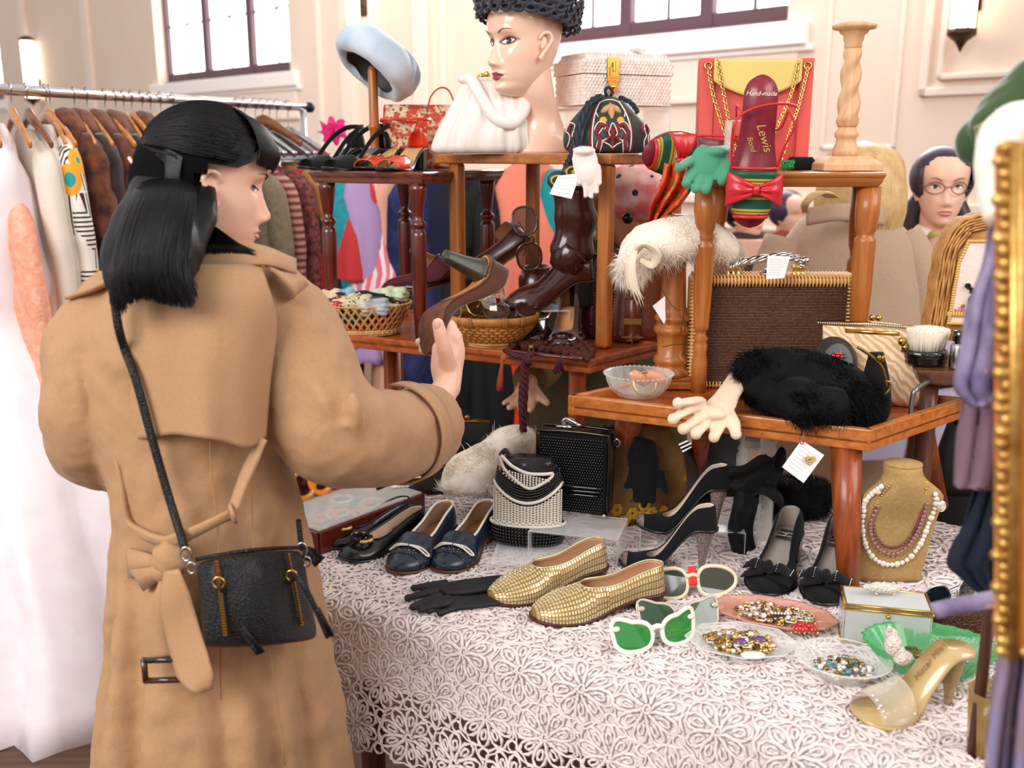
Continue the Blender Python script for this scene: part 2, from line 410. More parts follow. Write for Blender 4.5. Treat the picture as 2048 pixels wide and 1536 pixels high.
# the stall table
root = thing('stall_table', 'long stall table under the white crochet lace cloth', 'table', TP(.8, .4, 0), world=True)
b = MB(); b.hexa([TP(-.1, 0, TZ-.035), TP(1.75, 0, TZ-.035), TP(1.75, .98, TZ-.035), TP(-.1, .98, TZ-.035)], [TP(-.1, 0, TZ-.006), TP(1.75, 0, TZ-.006), TP(1.75, .98, TZ-.006), TP(-.1, .98, TZ-.006)]); build('tabletop', b, w_brown, root, smooth=False)
b = MB(); b.hexa([TP(0, .06, TZ-.12), TP(1.65, .06, TZ-.12), TP(1.65, .9, TZ-.12), TP(0, .9, TZ-.12)], [TP(0, .06, TZ-.035), TP(1.65, .06, TZ-.035), TP(1.65, .9, TZ-.035), TP(0, .9, TZ-.035)]); build('apron', b, w_brown, root, smooth=False)
for (u, v) in ((.03, .1), (1.6, .1), (.03, .86), (1.6, .86)):
    b = MB(); p = TP(u, v, 0); b.lathe([(.02, 0), (.028, .6), (.03, TZ-.035)], 12, p); build('leg', b, w_brown, root)
# crochet cloth
m_lace = mat('crochet_cotton', '#f3e7e4', .85, bump=(900, .4), n=(6, '#ecdcd8', .25))
m_liner = mat('white_undercloth', '#efe2df', .9, n=(70, '#d9c8c5', .1), bump=(300, .6))
def cloth(u, v, o=0):                    # v < 0 hangs over the front edge
    wv = .5+.5*sin(u*17+.6)+.3*sin(u*41)
    if v >= -.01: return TP(u, v, TZ+.001+o+.0012*noise.noise(V((u*20, v*20, 0))))
    d = -v-.01; r = .03; L1 = r*pi/2
    if d < L1: a = d/r; return TP(u, -.01-(r+o)*sin(a), TZ-r+(r+o)*cos(a))
    k = d-L1; return TP(u, -.01-r-o-.07*k-.1*k*wv, TZ-r-k*.985)
b = MB(); b.grid(lambda a, c: cloth(-.1+1.86*a, -.155+1.125*c), 120, 50)
root = thing('lace_tablecloth', 'white crochet lace cloth of daisy motifs draped over the stall table', 'tablecloth', TP(.8, .3, TZ), world=True)
build('undercloth', b, m_liner, root)
rg = random.Random(3)
def lace():
    L = MB(); RM = .056; k = 0; row = 0; v = -.235
    def loop(pts, r):
        pts = pts+[pts[0], pts[1]]
        rings = []
        for i in range(len(pts)-1):
            p = cloth(pts[i][0], pts[i][1], .0022); q = cloth(pts[i+1][0], pts[i+1][1], .0022)
            nx = cloth(pts[i][0], pts[i][1], .008)-p; nx.normalize(); t = (q-p)
            if t.length < 1e-7: t = eu.copy()
            t.normalize(); s_ = t.cross(nx).normalized()
            rr = r*(1+.25*((i % 2)*2-1))
            rings.append([p+s_*rr, p+nx*rr*.9, p-s_*rr, p-nx*rr*.5])
        L.loft(rings, cap=False)
    while v < .97:
        u = -.09+(.5*1.98*RM if row % 2 else 0)
        while u < 1.74:
            near = (v < .35) or (u < .2)
            npet = 9; ph = rg.random()*.7; jr = rg.uniform(.93, 1.05)
            for i in range(npet):
                a = ph+2*pi*i/npet; ca, sa = cos(a), sin(a); n = 9; pts = []
                for j in range(n):
                    t = 2*pi*j/n; rr = RM*jr*(.56-.42*cos(t)); ww = RM*.15*sin(t)*(1.25-.35*cos(t))
                    pts.append((u+rr*ca-ww*sa, v+rr*sa+ww*ca))
                loop(pts, .0034)
                if v < .45: loop([(u+(x-u)*.72+.17*RM*ca, v+(y-v)*.72+.17*RM*sa) if 0 else (u+RM*.56*ca+(x-u-RM*.56*ca)*.42, v+RM*.56*sa+(y-v-RM*.56*sa)*.42) for x, y in pts], .0030)
            loop([(u+.006*cos(2*pi*j/6), v+.006*sin(2*pi*j/6)) for j in range(6)], .0034)
            for sg in (1, -1):           # small rings filling the gaps
                cu, cv = u+.99*RM, v+sg*.57*RM
                loop([(cu+.010*cos(2*pi*j/7), cv+.010*sin(2*pi*j/7)) for j in range(7)], .003)
            loop([(u+.052*cos(2*pi*j/22)*(1+.12*(j % 2)), v+.052*sin(2*pi*j/22)*(1+.12*(j % 2))) for j in range(22)], .0028)
            u += 1.98*RM
        v += 1.715*RM; row += 1
    # scalloped hem
    return L
build('crochet_lace', lace(), m_lace, root, kind='stuff')

def board(root, c4, z, th, m, name='top', bev=.004, mould=0):
    """c4 = FL, FR, BR, BL points; top face at z"""
    c = [V((p.x, p.y, 0)) for p in c4]; b = MB()
    ct = sum(c, V())/4
    def off(k): return [ct+(p-ct)*(1+k/(p-ct).length) for p in c]
    if mould:
        rings = [[q+V((0, 0, z-zz)) for q in off(k)] for zz, k in ((0, -.004), (.004, 0), (.008, 0), (.011, -.005), (.018, -.007), (.026, -.014), (th, -.016))]
        b.loft(rings[::-1])
    else: b.hexa([p+V((0, 0, z-th)) for p in c], [p+V((0, 0, z)) for p in c])
    return build(name, b, m, root, smooth=False, bevel=bev)
def leg(root, p0, p1, prof, m, name='leg', seg=20):
    """p0 bottom, p1 top; prof = [(t from top 0..1, r)]"""
    p0 = V(p0); p1 = V(p1); d = (p0-p1); b = MB(); A = d.normalized().to_track_quat('Z', 'Y').to_matrix(); rings = []
    for t, r in prof:
        rings.append([p1+d*t+A @ V((r*cos(2*pi*j/seg), r*sin(2*pi*j/seg), 0)) for j in range(seg)])
    b.loft(rings); return build(name, b, m, root)
# ---- middle shelf
mFR = Q(1180, 720, MZ); mFL0 = Q(660, 666, MZ); mBR = Q(1325, 684, MZ)
md = (mFL0-mFR).normalized(); ms = (mBR-mFR)*1.55; mFL = mFR+md*.92; mBL = mFL+ms; mFR.z = mFL.z = mBR.z = mBL.z = MZ
root = thing('display_bench', 'low reddish wooden display bench carrying baskets, boots and the honey wood shelf', 'bench', (mFR+mBL)/2*1, world=True)
board(root, (mFL, mFR, mBR, mBL), MZ-.008, .015, w_redx, 'panel')
def rimbar(root, a, b_, z0, z1, m, t=.016, name='rim', out=None):
    a = V((a.x, a.y, 0)); b_ = V((b_.x, b_.y, 0)); d = (b_-a).normalized(); n = V((-d.y, d.x, 0))
    if out is not None and n.dot(out) < 0: n = -n
    mb = MB(); q = [a, b_, b_-n*t, a-n*t]; mb.hexa([p+V((0, 0, z0)) for p in q], [p+V((0, 0, z1)) for p in q]); build(name, mb, m, root, smooth=False, bevel=.003)
mc = (mFR+mBL)/2
for a, b_ in ((mFL, mFR), (mFR, mBR), (mBR, mBL), (mBL, mFL)): rimbar(root, a, b_, MZ-.032, MZ, w_redx, out=((a+b_)/2-mc))
tap = [(0, .021), (.02, .021), (.5, .0195), (.98, .017), (1, .016)]
for p, z in ((mFR+md*.06+ms*.1, TZ), (mBR+md*.06-ms*.12, 0), (mFR+md*.88+ms*.15, 0), (mBL-md*.05-ms*.15, 0)):
    leg(root, V((p.x, p.y, z+.003)), V((p.x, p.y, MZ-.02)), tap, w_teakl)
pl = P(785, 740, 2.85); leg(root, V((pl.x, pl.y, 0)), V((pl.x, pl.y, MZ-.02)), [(0, .026), (1, .022)], w_teakl)
# ---- dark turned table on the left
SZ = P(845, 344, 2.44).z
FR = P(846, 344, 2.44); dl = V((-.9, .44, 0)); db = V((.44, .9, 0)); FL = FR+dl*.34; BR = FR+db*.44; BL = FL+db*.44
root = thing('turned_leg_table', 'small dark table with turned legs under the black and red sandals', 'table', (FR+BL)/2, world=True)
board(root, (FL, FR, BR, BL), SZ, .03, w_darkx, 'tabletop', mould=1)
tprof = [(0, .021), (.04, .0215), (.13, .017), (.2, .0135), (.23, .012), (.245, .018), (.26, .0205), (.275, .018), (.285, .0135), (.295, .0135), (.305, .018), (.33, .02), (.5, .0195), (.8, .0165), (1, .0135)]
for p in (FR+dl*.035+db*.03, FL-dl*.035+db*.03, BR+dl*.035-db*.04, BL-dl*.035-db*.04):
    leg(root, V((p.x, p.y, MZ-.007)), V((p.x, p.y, SZ-.028)), tprof, w_dark)
# ---- honey wood box shelf
BZ = 1.542
bFR = P(1222, 304, 2.32); bFL = P(868, 313, 2.60); bs = V((.65, .76, 0))*.36; bBR = bFR+bs; bBL = bFL+bs
root = thing('box_shelf', 'honey coloured wooden shelf with square posts under the mannequin head', 'shelf', (bFR+bBL)/2, world=True)
board(root, (bFL, bFR, bBR, bBL), BZ, .024, w_oakx, 'top')
bd = (bFL-bFR); bd.z = 0; bd.normalize()
for p in (bFR+bd*.025+bs*.07, bFL-bd*.05+bs*.07, bBR+bd*.03-bs*.08, bBL-bd*.05-bs*.08):
    b = MB(); a = atan2(bd.y, bd.x); b.box((p.x, p.y, (BZ-.022+MZ-.007)/2), (.034, .034, BZ-.022-MZ+.007), a); build('post', b, w_oak, root, smooth=False, bevel=.009)
# ---- right moulded table
RZ = P(1770, 345, 2.02).z
rFL = P(1378, 345, 2.04); rFR = P(1774, 345, 2.02); rb = V((.1, .34, 0)); root = thing('moulded_top_table', 'small honey wood table with moulded top under the twisted candlestick', 'table', (rFL+rFR)/2+rb/2, world=True)
board(root, (rFL, rFR, rFR+rb, rFL+rb), RZ, .029, w_oakx, 'tabletop', mould=1)
rp = [(0, .024), (.12, .025), (.2, .0195), (.215, .0165), (.235, .0195), (.25, .018), (.265, .0165), (.275, .0215), (.29, .0205), (.5, .0195), (.66, .016), (.68, .0165), (.69, .0125), (.71, .0105), (.73, .0165), (.745, .012), (.76, .0155), (.8, .0135), (.85, .0165), (1, .0165)]
l0 = P(1415, 360, 2.07); l1 = P(1740, 360, 2.06); rz0 = TRZ-.018
leg(root, (l0.x, l0.y, rz0), (l0.x, l0.y, RZ-.028), rp, w_oak)
rp2 = [(0, .024), (.12, .0245), (.2, .021), (.22, .0165), (.235, .0165), (.245, .0215), (.26, .0215), (.5, .021), (.64, .018), (.66, .012), (.72, .012), (.8, .016), (1, .012)]
leg(root, (l1.x, l1.y, rz0), (l1.x, l1.y, RZ-.028), rp2, w_oak)
for q in (l0, l1): leg(root, (q.x+rb.x*.8, q.y+rb.y*.8, rz0 if q is l0 else TZ), (q.x+rb.x*.8, q.y+rb.y*.8, RZ-.028), rp2, w_oak)
# ---- teak tray table
tFL = Q(1135, 790, TRZ); tFR = Q(1742, 860, TRZ); tBR = Q(1938, 795, TRZ); tBL = tFL+(tBR-tFR)
root = thing('tray_table', 'teak tray table with raised rim and splayed legs on the lace cloth', 'table', (tFR+tBL)/2, world=True)
board(root, (tFL, tFR, tBR, tBL), TRZ-.018, .012, w_redx, 'tray_floor')
tc_ = (tFR+tBL)/2
for a, b_ in ((tFL, tFR), (tFR, tBR), (tBR, tBL), (tBL, tFL)): rimbar(root, a, b_, TRZ-.041, TRZ, w_teak, t=.015, out=((a+b_)/2-tc_))
sp = [(0, .03), (.5, .025), (1, .019)]
def pleg(pt, yt, pb, zt=TRZ-.03, prof=sp, m=w_teakl, r=root):
    a = P(pt[0], pt[1], yt); q = Q(pb[0], pb[1], TZ+.004); leg(r, q, V((a.x, a.y, zt)), prof, m)
pleg((1690, 890), 1.76, (1697, 1188)); pleg((1262, 850), 2.0, (1226, 1005)); pleg((1410, 870), 2.08, (1388, 990), prof=[(0, .022), (1, .018)]); pleg((1835, 860), 1.95, (1880, 1010), prof=[(0, .022), (1, .018)])
b = MB(); hp = P(1818, 868, 1.83); hz = TRZ
b.tube([(hp.x, hp.y, hz-.02), (hp.x, hp.y, hz+.03), (hp.x+.008, hp.y+.004, hz+.045), (hp.x+.05, hp.y+.05, hz+.05)], .005, 8, sub=4); build('metal_handle', b, mat('dull_metal', '#8c8a8a', .35, .9), root)
# ---- small brown stool on the right holding the brush
root = thing('plant_stool', 'narrow dark brown wooden stand under the white bristle brush', 'stand', P(1870, 900, 1.95), world=True)
a = P(1862, 742, 1.92); STZ = P(1860, 738, 1.90).z
b = MB(); b.hexa([V((a.x-.03, a.y-.03, STZ-.03)), V((a.x+.16, a.y-.06, STZ-.03)), V((a.x+.2, a.y+.1, STZ-.03)), V((a.x, a.y+.12, STZ-.03))], [V((a.x-.045, a.y-.04, STZ)), V((a.x+.17, a.y-.07, STZ)), V((a.x+.22, a.y+.12, STZ)), V((a.x-.01, a.y+.14, STZ))]); build('seat', b, w_brown, root, smooth=False, bevel=.006)
for dx, dy in ((0, 0), (.15, -.02), (.16, .08), (.03, .1)):
    leg(root, (a.x+dx*1.1, a.y+dy*1.1, TZ+.004), (a.x+dx, a.y+dy, STZ-.028), [(0, .017), (.3, .0185), (.32, .0195), (.7, .019), (1, .015)], w_brown)
# ================================================================ clothes rails
m_chrome = mat('chrome_rail', '#d9dade', .14, 1)
m_hook = mat('steel_hook', '#b9b6b6', .25, 1)
m_hang = mat('hanger_wood', '#cf8a45', .3, wood=('#b06a2a', 'x'), coat=.4)
m_hangd = mat('dark_hanger_wood', '#8a4f28', .3, wood=('#6b3a1c', 'x'), coat=.4)
RA = P(0, 178, 2.95); RB = P(618, 215, 4.15)
rdir = (RB-RA).normalized(); RL = RA-rdir*1.3
gx = V((rdir.y, -rdir.x, 0)).normalized()       # garment width direction, towards the camera's right
root = thing('clothes_rail', 'chrome clothes rail crowded with coats and white dresses beside the woman', 'clothes rail', (RA+RB)/2, world=True)
b = MB().tube([RL, RB], .016, 16); build('top_bar', b, m_chrome, root)
b = MB().tube([RB-rdir*.005, RB+rdir*.012], .02, 16); build('end_cap', b, mat('black_rubber', '#1b1a1c', .5), root)
for e in (RB-rdir*.04, RL+rdir*.05):
    b = MB().tube([V((e.x, e.y, .06)), V((e.x, e.y, e.z-.012))], .013, 12); build('upright', b, m_chrome, root)
    b = MB().tube([V((e.x, e.y, .05))-gx*.25, V((e.x, e.y, .05))+gx*.25], .012, 10)
    for s in (-1, 1): b.lathe([(.004, 0), (.024, .008), (.024, .03), (.004, .04)], 12, V((e.x, e.y, 0))+gx*.24*s)
    build('foot', b, m_chrome, root)
b = MB().tube([V((RL.x, RL.y, .34)), V((RB.x, RB.y, .34))], .012, 10); build('lower_bar', b, m_chrome, root)
def on_rail(px, A=None, D=None):
    A = RA if A is None else A; D = rdir if D is None else D; k = (px-1024)/FPX   # x = k*depth
    f = V((0, cos(PITCH), -sin(PITCH))); C0 = V((0, 0, CAMZ))
    t = (k*(A-C0).dot(f)-A.x)/(D.x-k*D.dot(f)); return A+D*t
def hang_rot(tw=0): return atan2(gx.y, gx.x)+tw
def hanger(p, tw=0, m=None, label='wooden hanger', group='wooden hangers on the chrome rail', hook=.07, w=.21, root=None, br=.016):
    r = thing('coat_hanger', label, 'hanger', p, hang_rot(tw), group)
    h = MB().tube([(-.014, 0, .006), (-.012, 0, .018), (0, 0, .022), (.016, 0, .014), (.018, 0, 0), (.012, 0, -.014), (0, 0, -.024), (0, 0, -hook)], .002, 6, sub=4); build('hook', h, m_hook, r)
    b = MB(); pts = [(-w, 0, -hook-.085), (-w*.6, 0, -hook-.045), (-.04, 0, -hook-.012), (0, 0, -hook), (.04, 0, -hook-.012), (w*.6, 0, -hook-.045), (w, 0, -hook-.085)]
    b.tube(pts, [.012, .015, .02, .024, .02, .015, .012], 10, sub=4, flat=.45, up=(0, 1, 0)); build('body', b, m or m_hang, r); return r
def garment(name, label, cat, p, m, L=.9, sh=.2, hem=.26, th=.05, hemth=.1, fold=7, amp=.12, sleeve=None, neck=.05, drop=.1, tw=0, seed=1, parts=None, smat=None, disp=None, group=None, skirt=None, rz=None):
    rg = random.Random(seed); r = thing(name, label, cat, p, hang_rot(tw) if rz is None else rz, group)
    b = MB(); rings = []; n = 56; ph = rg.random()*6; ph2 = rg.random()*6
    zs = [0, .006, .03, .06, .1, .16, .25]+[.25+(L-.25)*k/16 for k in range(1, 17)]
    for z in zs:
        t = z/L
        if z <= drop: wx = neck+(sh-neck)*sqrt(max(0, z/drop)); ty = .018+.6*(th-.018)*min(1, z/drop*1.3)
        else: k = (z-drop)/(L-drop); wx = slerp([(0, sh), (.25, sh*.95), (1, hem)], k) if not skirt else slerp([(0, sh), (.2, sh*.9), (.3, sh*.8), (1, hem)], k); ty = th+(hemth-th)*k**.9
        ring = []
        for j in range(n):
            a = 2*pi*j/n; c, s = cos(a), sin(a)
            A = amp*min(1, max(0, (z-.12)/(L*.7))); f_ = 1+A*(sin(fold*a+ph+t*1.5)+.5*sin((fold*2+1)*a+ph2))
            ex = abs(c)**.8*(1 if c > 0 else -1); ey = abs(s)**.8*(1 if s > 0 else -1)
            ring.append(V((wx*ex*(1+(f_-1)*.35), ty*ey*f_+.015*sin(z*9+ph), -z-.01-(.008*sin(5*a+ph) if z == zs[-1] else 0))))
        rings.append(ring)
    b.loft(rings); build('body', b, m, r, disp=disp)
    if sleeve:
        sl, sr = sleeve
        for s in (-1, 1):
            b = MB(); x = s*(sh-.02)
            b.tube([(x-s*.04, 0, -drop*.7), (x+s*.015, .0, -drop-.03), (x+s*.035, .01, -drop-.2), (x+s*.03, .02, -drop-sl*.6), (x+s*.02, .02, -drop-sl)], [sr*.7, sr, sr*.95, sr*.85, sr*.9], 14, sub=5, flat=.7, up=(0, 1, 0)); build('sleeve', b, smat or m, r, disp=disp)
    if parts: parts(r)
    return r
f_white = mat('white_satin', '#f6ecee', .4, sheen=.3, n=(14, '#efe0e4', .2), bump=(60, .2))
f_cream = mat('cream_knit', '#efe4d8', .9, wave=('#dfd0c2', 55, 'Z', .4), bump=(300, .6))
f_lace = mat('cream_lace', '#f0e6df', .9, vor=('#dccbc2', 60, .25), bump=(90, .8, 1))
f_tulle = mat('white_tulle', '#efe7ea', .8, n=(9, '#e0d5da', .25))
f_coral = mat('coral_lace', '#f3a183', .85, n=(45, '#f7b79c', .12), bump=(80, .8, 1))
f_furb = mat('brown_fur', '#34170f', .85, n=(25, '#7c4229', .2), sheen=.2)
f_furd = mat('dark_fur', '#1e1416', .8, n=(20, '#33201f', .25), sheen=.3)
f_furt = mat('tan_fur', '#9a6233', .85, n=(16, '#d09b5a', .25), sheen=.5)
f_tweed = mat('burgundy_tweed', '#8a4a45', .9, n=(70, '#4a2326', .12))
f_leath = mat('brown_leather', '#8d4c36', .5, n=(12, '#6f3827', .3))
f_taupe = mat('taupe_wool', '#8a7c68', .9, n=(60, '#74664f', .2))
f_black = mat('black_cloth', '#141318', .85, n=(30, '#1f1c22', .3))
f_plaid = mat('plaid_wool', '#7a3b38', .9, wave=('#b58a7c', 12, 'Z', .06))
def pattern_mat():
    m = mat('geometric_print', '#f1e9df', .8)
    nt = m.node_tree; L = nt.links.new; N = nt.nodes.new; b = nt.nodes['Principled BSDF']; tc = N('ShaderNodeTexCoord')
    col = None
    def mix(fac, h, base):
        mx = N('ShaderNodeMix'); mx.data_type = 'RGBA'; L(fac, mx.inputs[0]); mx.inputs[7].default_value = lin(h)
        if base is None: mx.inputs[6].default_value = lin('#f1e9df')
        else: L(base, mx.inputs[6])
        return mx.outputs[2]
    def op(o, a, c, v=None):
        q = N('ShaderNodeMath'); q.operation = o; L(a, q.inputs[0])
        if c is not None: L(c, q.inputs[1])
        else: q.inputs[1].default_value = v
        return q.outputs[0]
    sx = N('ShaderNodeSeparateXYZ'); L(tc.outputs['Object'], sx.inputs[0])
    vo = N('ShaderNodeTexVoronoi'); vo.distance = 'CHEBYCHEV'; vo.inputs['Scale'].default_value = 11; L(tc.outputs['Object'], vo.inputs[0])
    sc = N('ShaderNodeSeparateColor'); L(vo.outputs['Color'], sc.inputs[0])
    for ax, k, lo in ((2, 480, .5), (0, 620, .5)):
        s = op('SINE', op('MULTIPLY', sx.outputs[ax], None, k), None, 0); s = op('GREATER_THAN', s, None, .25)
        g = op('GREATER_THAN', sc.outputs[0], None, .55) if ax == 2 else op('LESS_THAN', sc.outputs[0], None, .3)
        col = mix(op('MULTIPLY', s, g), '#3a2623', col)
    v2 = N('ShaderNodeTexVoronoi'); v2.inputs['Scale'].default_value = 5.5; L(tc.outputs['Object'], v2.inputs[0])
    col = mix(op('LESS_THAN', v2.outputs[0], None, .3), '#f0a32c', col); col = mix(op('LESS_THAN', v2.outputs[0], None, .2), '#1f9c9c', col); col = mix(op('LESS_THAN', v2.outputs[0], None, .07), '#f4eee6', col)
    L(col, b.inputs['Base Color']); return m
f_geo = pattern_mat()
def hg(px, **k): return on_rail(px), k
G = 'fur coats hanging behind the printed coat'
def near(px, dz=.085): p = on_rail(px).copy(); p.z -= dz; return p
ORD = 'first second third fourth fifth sixth seventh eighth ninth tenth eleventh twelfth thirteenth fourteenth fifteenth'.split()
for i, px in enumerate((-28, 20, 52, 90, 98, 147, 172, 208, 230, 246, 262, 283, 300, 320, 345)):
    hanger(on_rail(px), tw=(-.52+.06*(i % 4)), m=m_hangd if i in (2, 8, 11) else m_hang, label='curved wooden coat hanger, the %s from the left end of the chrome rail' % ORD[i])
gt = -.48
def fl(r, pts, m, s=.03):
    for (x, y, z) in pts:
        b = MB()
        for k in range(6): b.ball((x+s*.5*cos(k*1.047), y, z+s*.5*sin(k*1.047)), (s*.42, .008, s*.42), 8, 6)
        b.ball((x, y-.004, z), s*.25, 8, 6); build('fabric_flower', b, m, r)
garment('dress', 'long white satin dress with a wide skirt at the far left edge', 'dress', near(-28), f_white, 1.63, .17, .62, .06, .44, 10, .16, tw=gt, seed=4, skirt=1)
garment('jacket', 'coral lace jacket among the white dresses', 'jacket', near(-8, .26), f_coral, .8, .19, .24, .05, .08, 5, .08, (.5, .05), tw=gt, seed=5)
garment('cardigan', 'cream knitted cardigan hanging next to the coral jacket', 'cardigan', near(52, .1), f_cream, .62, .19, .22, .05, .07, 6, .1, (.5, .05), tw=gt, seed=6)
garment('dress', 'long white tulle dress with lace bodice and fabric flowers', 'dress', near(72), f_tulle, 1.66, .17, .46, .05, .34, 9, .16, (.45, .045), smat=f_lace, tw=gt, seed=7, skirt=1, parts=lambda r: fl(r, [(.2, -.13, -.95), (.16, -.14, -1.1), (.25, -.12, -1.25)], f_white))
garment('coat', 'black and white geometric print coat with orange and teal flowers', 'coat', near(97), f_geo, 1.02, .2, .24, .05, .09, 5, .07, (.5, .052), tw=gt, seed=8)
for i, (px, m, L) in enumerate(((147, f_furb, 1.0), (172, f_furd, 1.05), (208, f_furb, 1.0), (240, f_furd, 1.1), (270, f_black, 1.1), (300, f_furd, 1.05), (340, f_black, 1.1))):
    g = garment('fur_coat', ['brown mink coat right beside the printed coat', 'almost black fur coat, second after the printed coat', 'brown mink coat with reddish collar, third after the printed coat', 'dark fur coat hanging behind the left shoulder of the woman', 'black cloth coat hidden mostly by the long dark hair', 'dark fur coat just left of the long dark hair', 'black coat behind the head of the woman'][i], 'coat', near(px, .09), m, L, .19, .24, .07, .1, 5, .1, (.5, .065), tw=gt, seed=20+i, group=G, disp=(.05, .03))
    if m is not f_black:
        fb = MB(); fb.tube([(-.12, 0, -.06), (-.05, -.03, -.01), (0.02, -.035, 0), (.08, -.03, -.02), (.16, -.02, -.1)], [.035, .045, .05, .045, .04], 10, sub=3)
        build('collar', fb, f_furb, g, disp=(.03, .02)); build('collar_fur', fur(fb, 1500, .018, .0016, .3, seed=i), f_furb, g, kind='stuff')
for i, (px, nm, lb, cat, m, L, sl) in enumerate((
        (452, 'coat', 'taupe wool coat hanging right behind the face of the woman', 'coat', f_taupe, .8, .5),
        (478, 'jacket', 'plaid red wool jacket behind the face of the woman', 'jacket', f_plaid, .75, .5),
        (512, 'coat', 'speckled burgundy tweed coat with a wide sleeve', 'coat', f_tweed, .8, .45),
        (545, 'fur_coat', 'ginger tan fur coat hanging behind the dark turned table leg', 'coat', f_furt, .75, .45),
        (572, 'jacket', 'brown leather jacket at the end of the chrome rail', 'jacket', f_leath, .55, .3))):
    garment(nm, lb, cat, near(px, .2 if i != 4 else .12), m, L, .19, .23, .05, .08, 5, .1, (sl, .055), tw=.05, seed=40+i, disp=(.05, .03) if m is f_furt else None)
for i, px in enumerate((475, 489, 510, 524, 538, 553, 575)):
    hanger(on_rail(px), tw=.1, m=m_hook if i != 3 else m_hangd, label='steel hanger, the %s from the right end cap of the chrome rail' % ORD[6-i] if i != 3 else 'wooden hanger holding the leather jacket near the rail end', group='hangers at the right end of the chrome rail', hook=.1 if i != 3 else .06, w=.17)
# ---------------- second rail, behind the stall
RA2 = P(600, 318, 3.9); RB2 = P(1230, 318, 4.1); r2 = (RB2-RA2).normalized()
root = thing('clothes_rail', 'second clothes rail behind the shelves full of bright garments', 'clothes rail', (RA2+RB2)/2, world=True)
build('top_bar', MB().tube([RA2-r2*.1, RB2+r2*.15], .014, 12), m_chrome, root)
for e in (RA2-r2*.08, RB2+r2*.12):
    build('upright', MB().tube([V((e.x, e.y, .02)), e], .012, 10), m_chrome, root)
    build('foot', MB().tube([V((e.x, e.y-.25, .015)), V((e.x, e.y+.25, .015))], .014, 10), m_chrome, root)
GB = 'bright clothes on the rail behind the stall'
def bc(n, h, **k): return mat(n, h, .8, **k)
def at2(px, dz=.03, dy=0): p = on_rail(px, RA2, r2).copy(); p.z -= dz; p.y += dy; return p
BG = [(612, 'dress', 'bright red dress behind the dark turned table leg', bc('bright_red', '#e3251d'), 1.0, .1),
      (640, 'coat', 'dark burgundy coat behind the black suede sandals', bc('dark_plum', '#2c1019'), 1.25, .1),
      (668, 'dress', 'plum black dress between the two left table legs', bc('plum_black', '#35121f'), 1.2, .08),
      (705, 'sweater', 'coral red knitted sweater seen through the turned table legs', mat('coral_knit', '#d8433f', .9, wave=('#b92f32', 70, 'Z', .4)), .42, .1),
      (700, 'blouse', 'turquoise crinkled blouse below the coral sweater', mat('turquoise', '#14a0ac', .7, n=(50, '#0d7f8f', .2)), .68, .1),
      (728, 'dress', 'lilac dress with a white price label behind the turned legs', bc('lilac', '#b594c4'), .75, .1),
      (752, 'blouse', 'white blouse with pink streaks behind the turned legs', mat('pink_streaks', '#f3dfe0', .7, wave=('#e5707c', 9, 'X', .12, 6)), .62, .12),
      (790, 'dress', 'peach dress seen beside the right turned leg', bc('peach', '#eeb094'), .95, .09),
      (845, 'dress', 'navy blue dress hanging behind the brown heel', mat('navy_print', '#131c4a', .8, n=(14, '#2b3364', .12)), 1.3, .17),
      (900, 'dress', 'dark navy dress behind the honey shelf post', bc('navy_dark', '#0e1230'), 1.3, .14),
      (950, 'dress', 'black dress hanging behind the box shelf', f_black, 1.3, .16),
      (990, 'coat', 'long black coat beside the orange red dress', bc('near_black', '#0e1013'), 1.35, .13),
      (1018, 'dress', 'orange red dress in a narrow fold behind the shelf', bc('orange_red', '#ee3f1a'), 1.3, .06),
      (1065, 'dress', 'salmon pink dress behind the patent brown boot', bc('salmon', '#f48a72'), .7, .16),
      (1112, 'dress', 'teal blue dress under the hanging bead charm', bc('teal_cloth', '#1899a6'), .8, .08),
      (1135, 'coat', 'black coat beside the teal dress', f_black, 1.0, .08),
      (1160, 'blouse', 'cream floral blouse beside the white hanging gloves', mat('cream_floral', '#e8dcc2', .8, n=(30, '#3a4a3a', .06)), .8, .07),
      (1185, 'dress', 'crimson dress behind the white hanging gloves', bc('crimson', '#c22430'), .8, .07)]
for i, (px, nm, lb, m, L, sh) in enumerate(BG):
    tw_ = .2+.25*((i*7) % 3)
    p = at2(px, .03 if nm != 'dress' or px != 1065 else .0, .05*((i*3) % 3))
    garment(nm, lb, nm, p, m, L, sh, sh*1.25, .05, .09, 5, .15, (.35, .04) if nm in ('sweater', 'blouse', 'coat') else None, rz=tw_, seed=60+i, group=GB)
# magenta flower hat and red cap sitting above the rail garments
b = MB(); b.grid(lambda a, c: V((.055*c*cos(2*pi*a)*(1+.2*sin(8*2*pi*a+c*7)), .055*c*sin(2*pi*a)*(1+.2*sin(8*2*pi*a)), .03*(1-c)+.012*sin(7*2*pi*a+c*9))), 48, 10)
o = build('fabric_flower', b, bc('magenta', '#e0227e'), solid=.002); o.location = P(668, 262, 3.95); o.rotation_euler = (.9, 0, .2); tag(o, 'magenta fabric flower poking up behind the black sandals', 'flower')
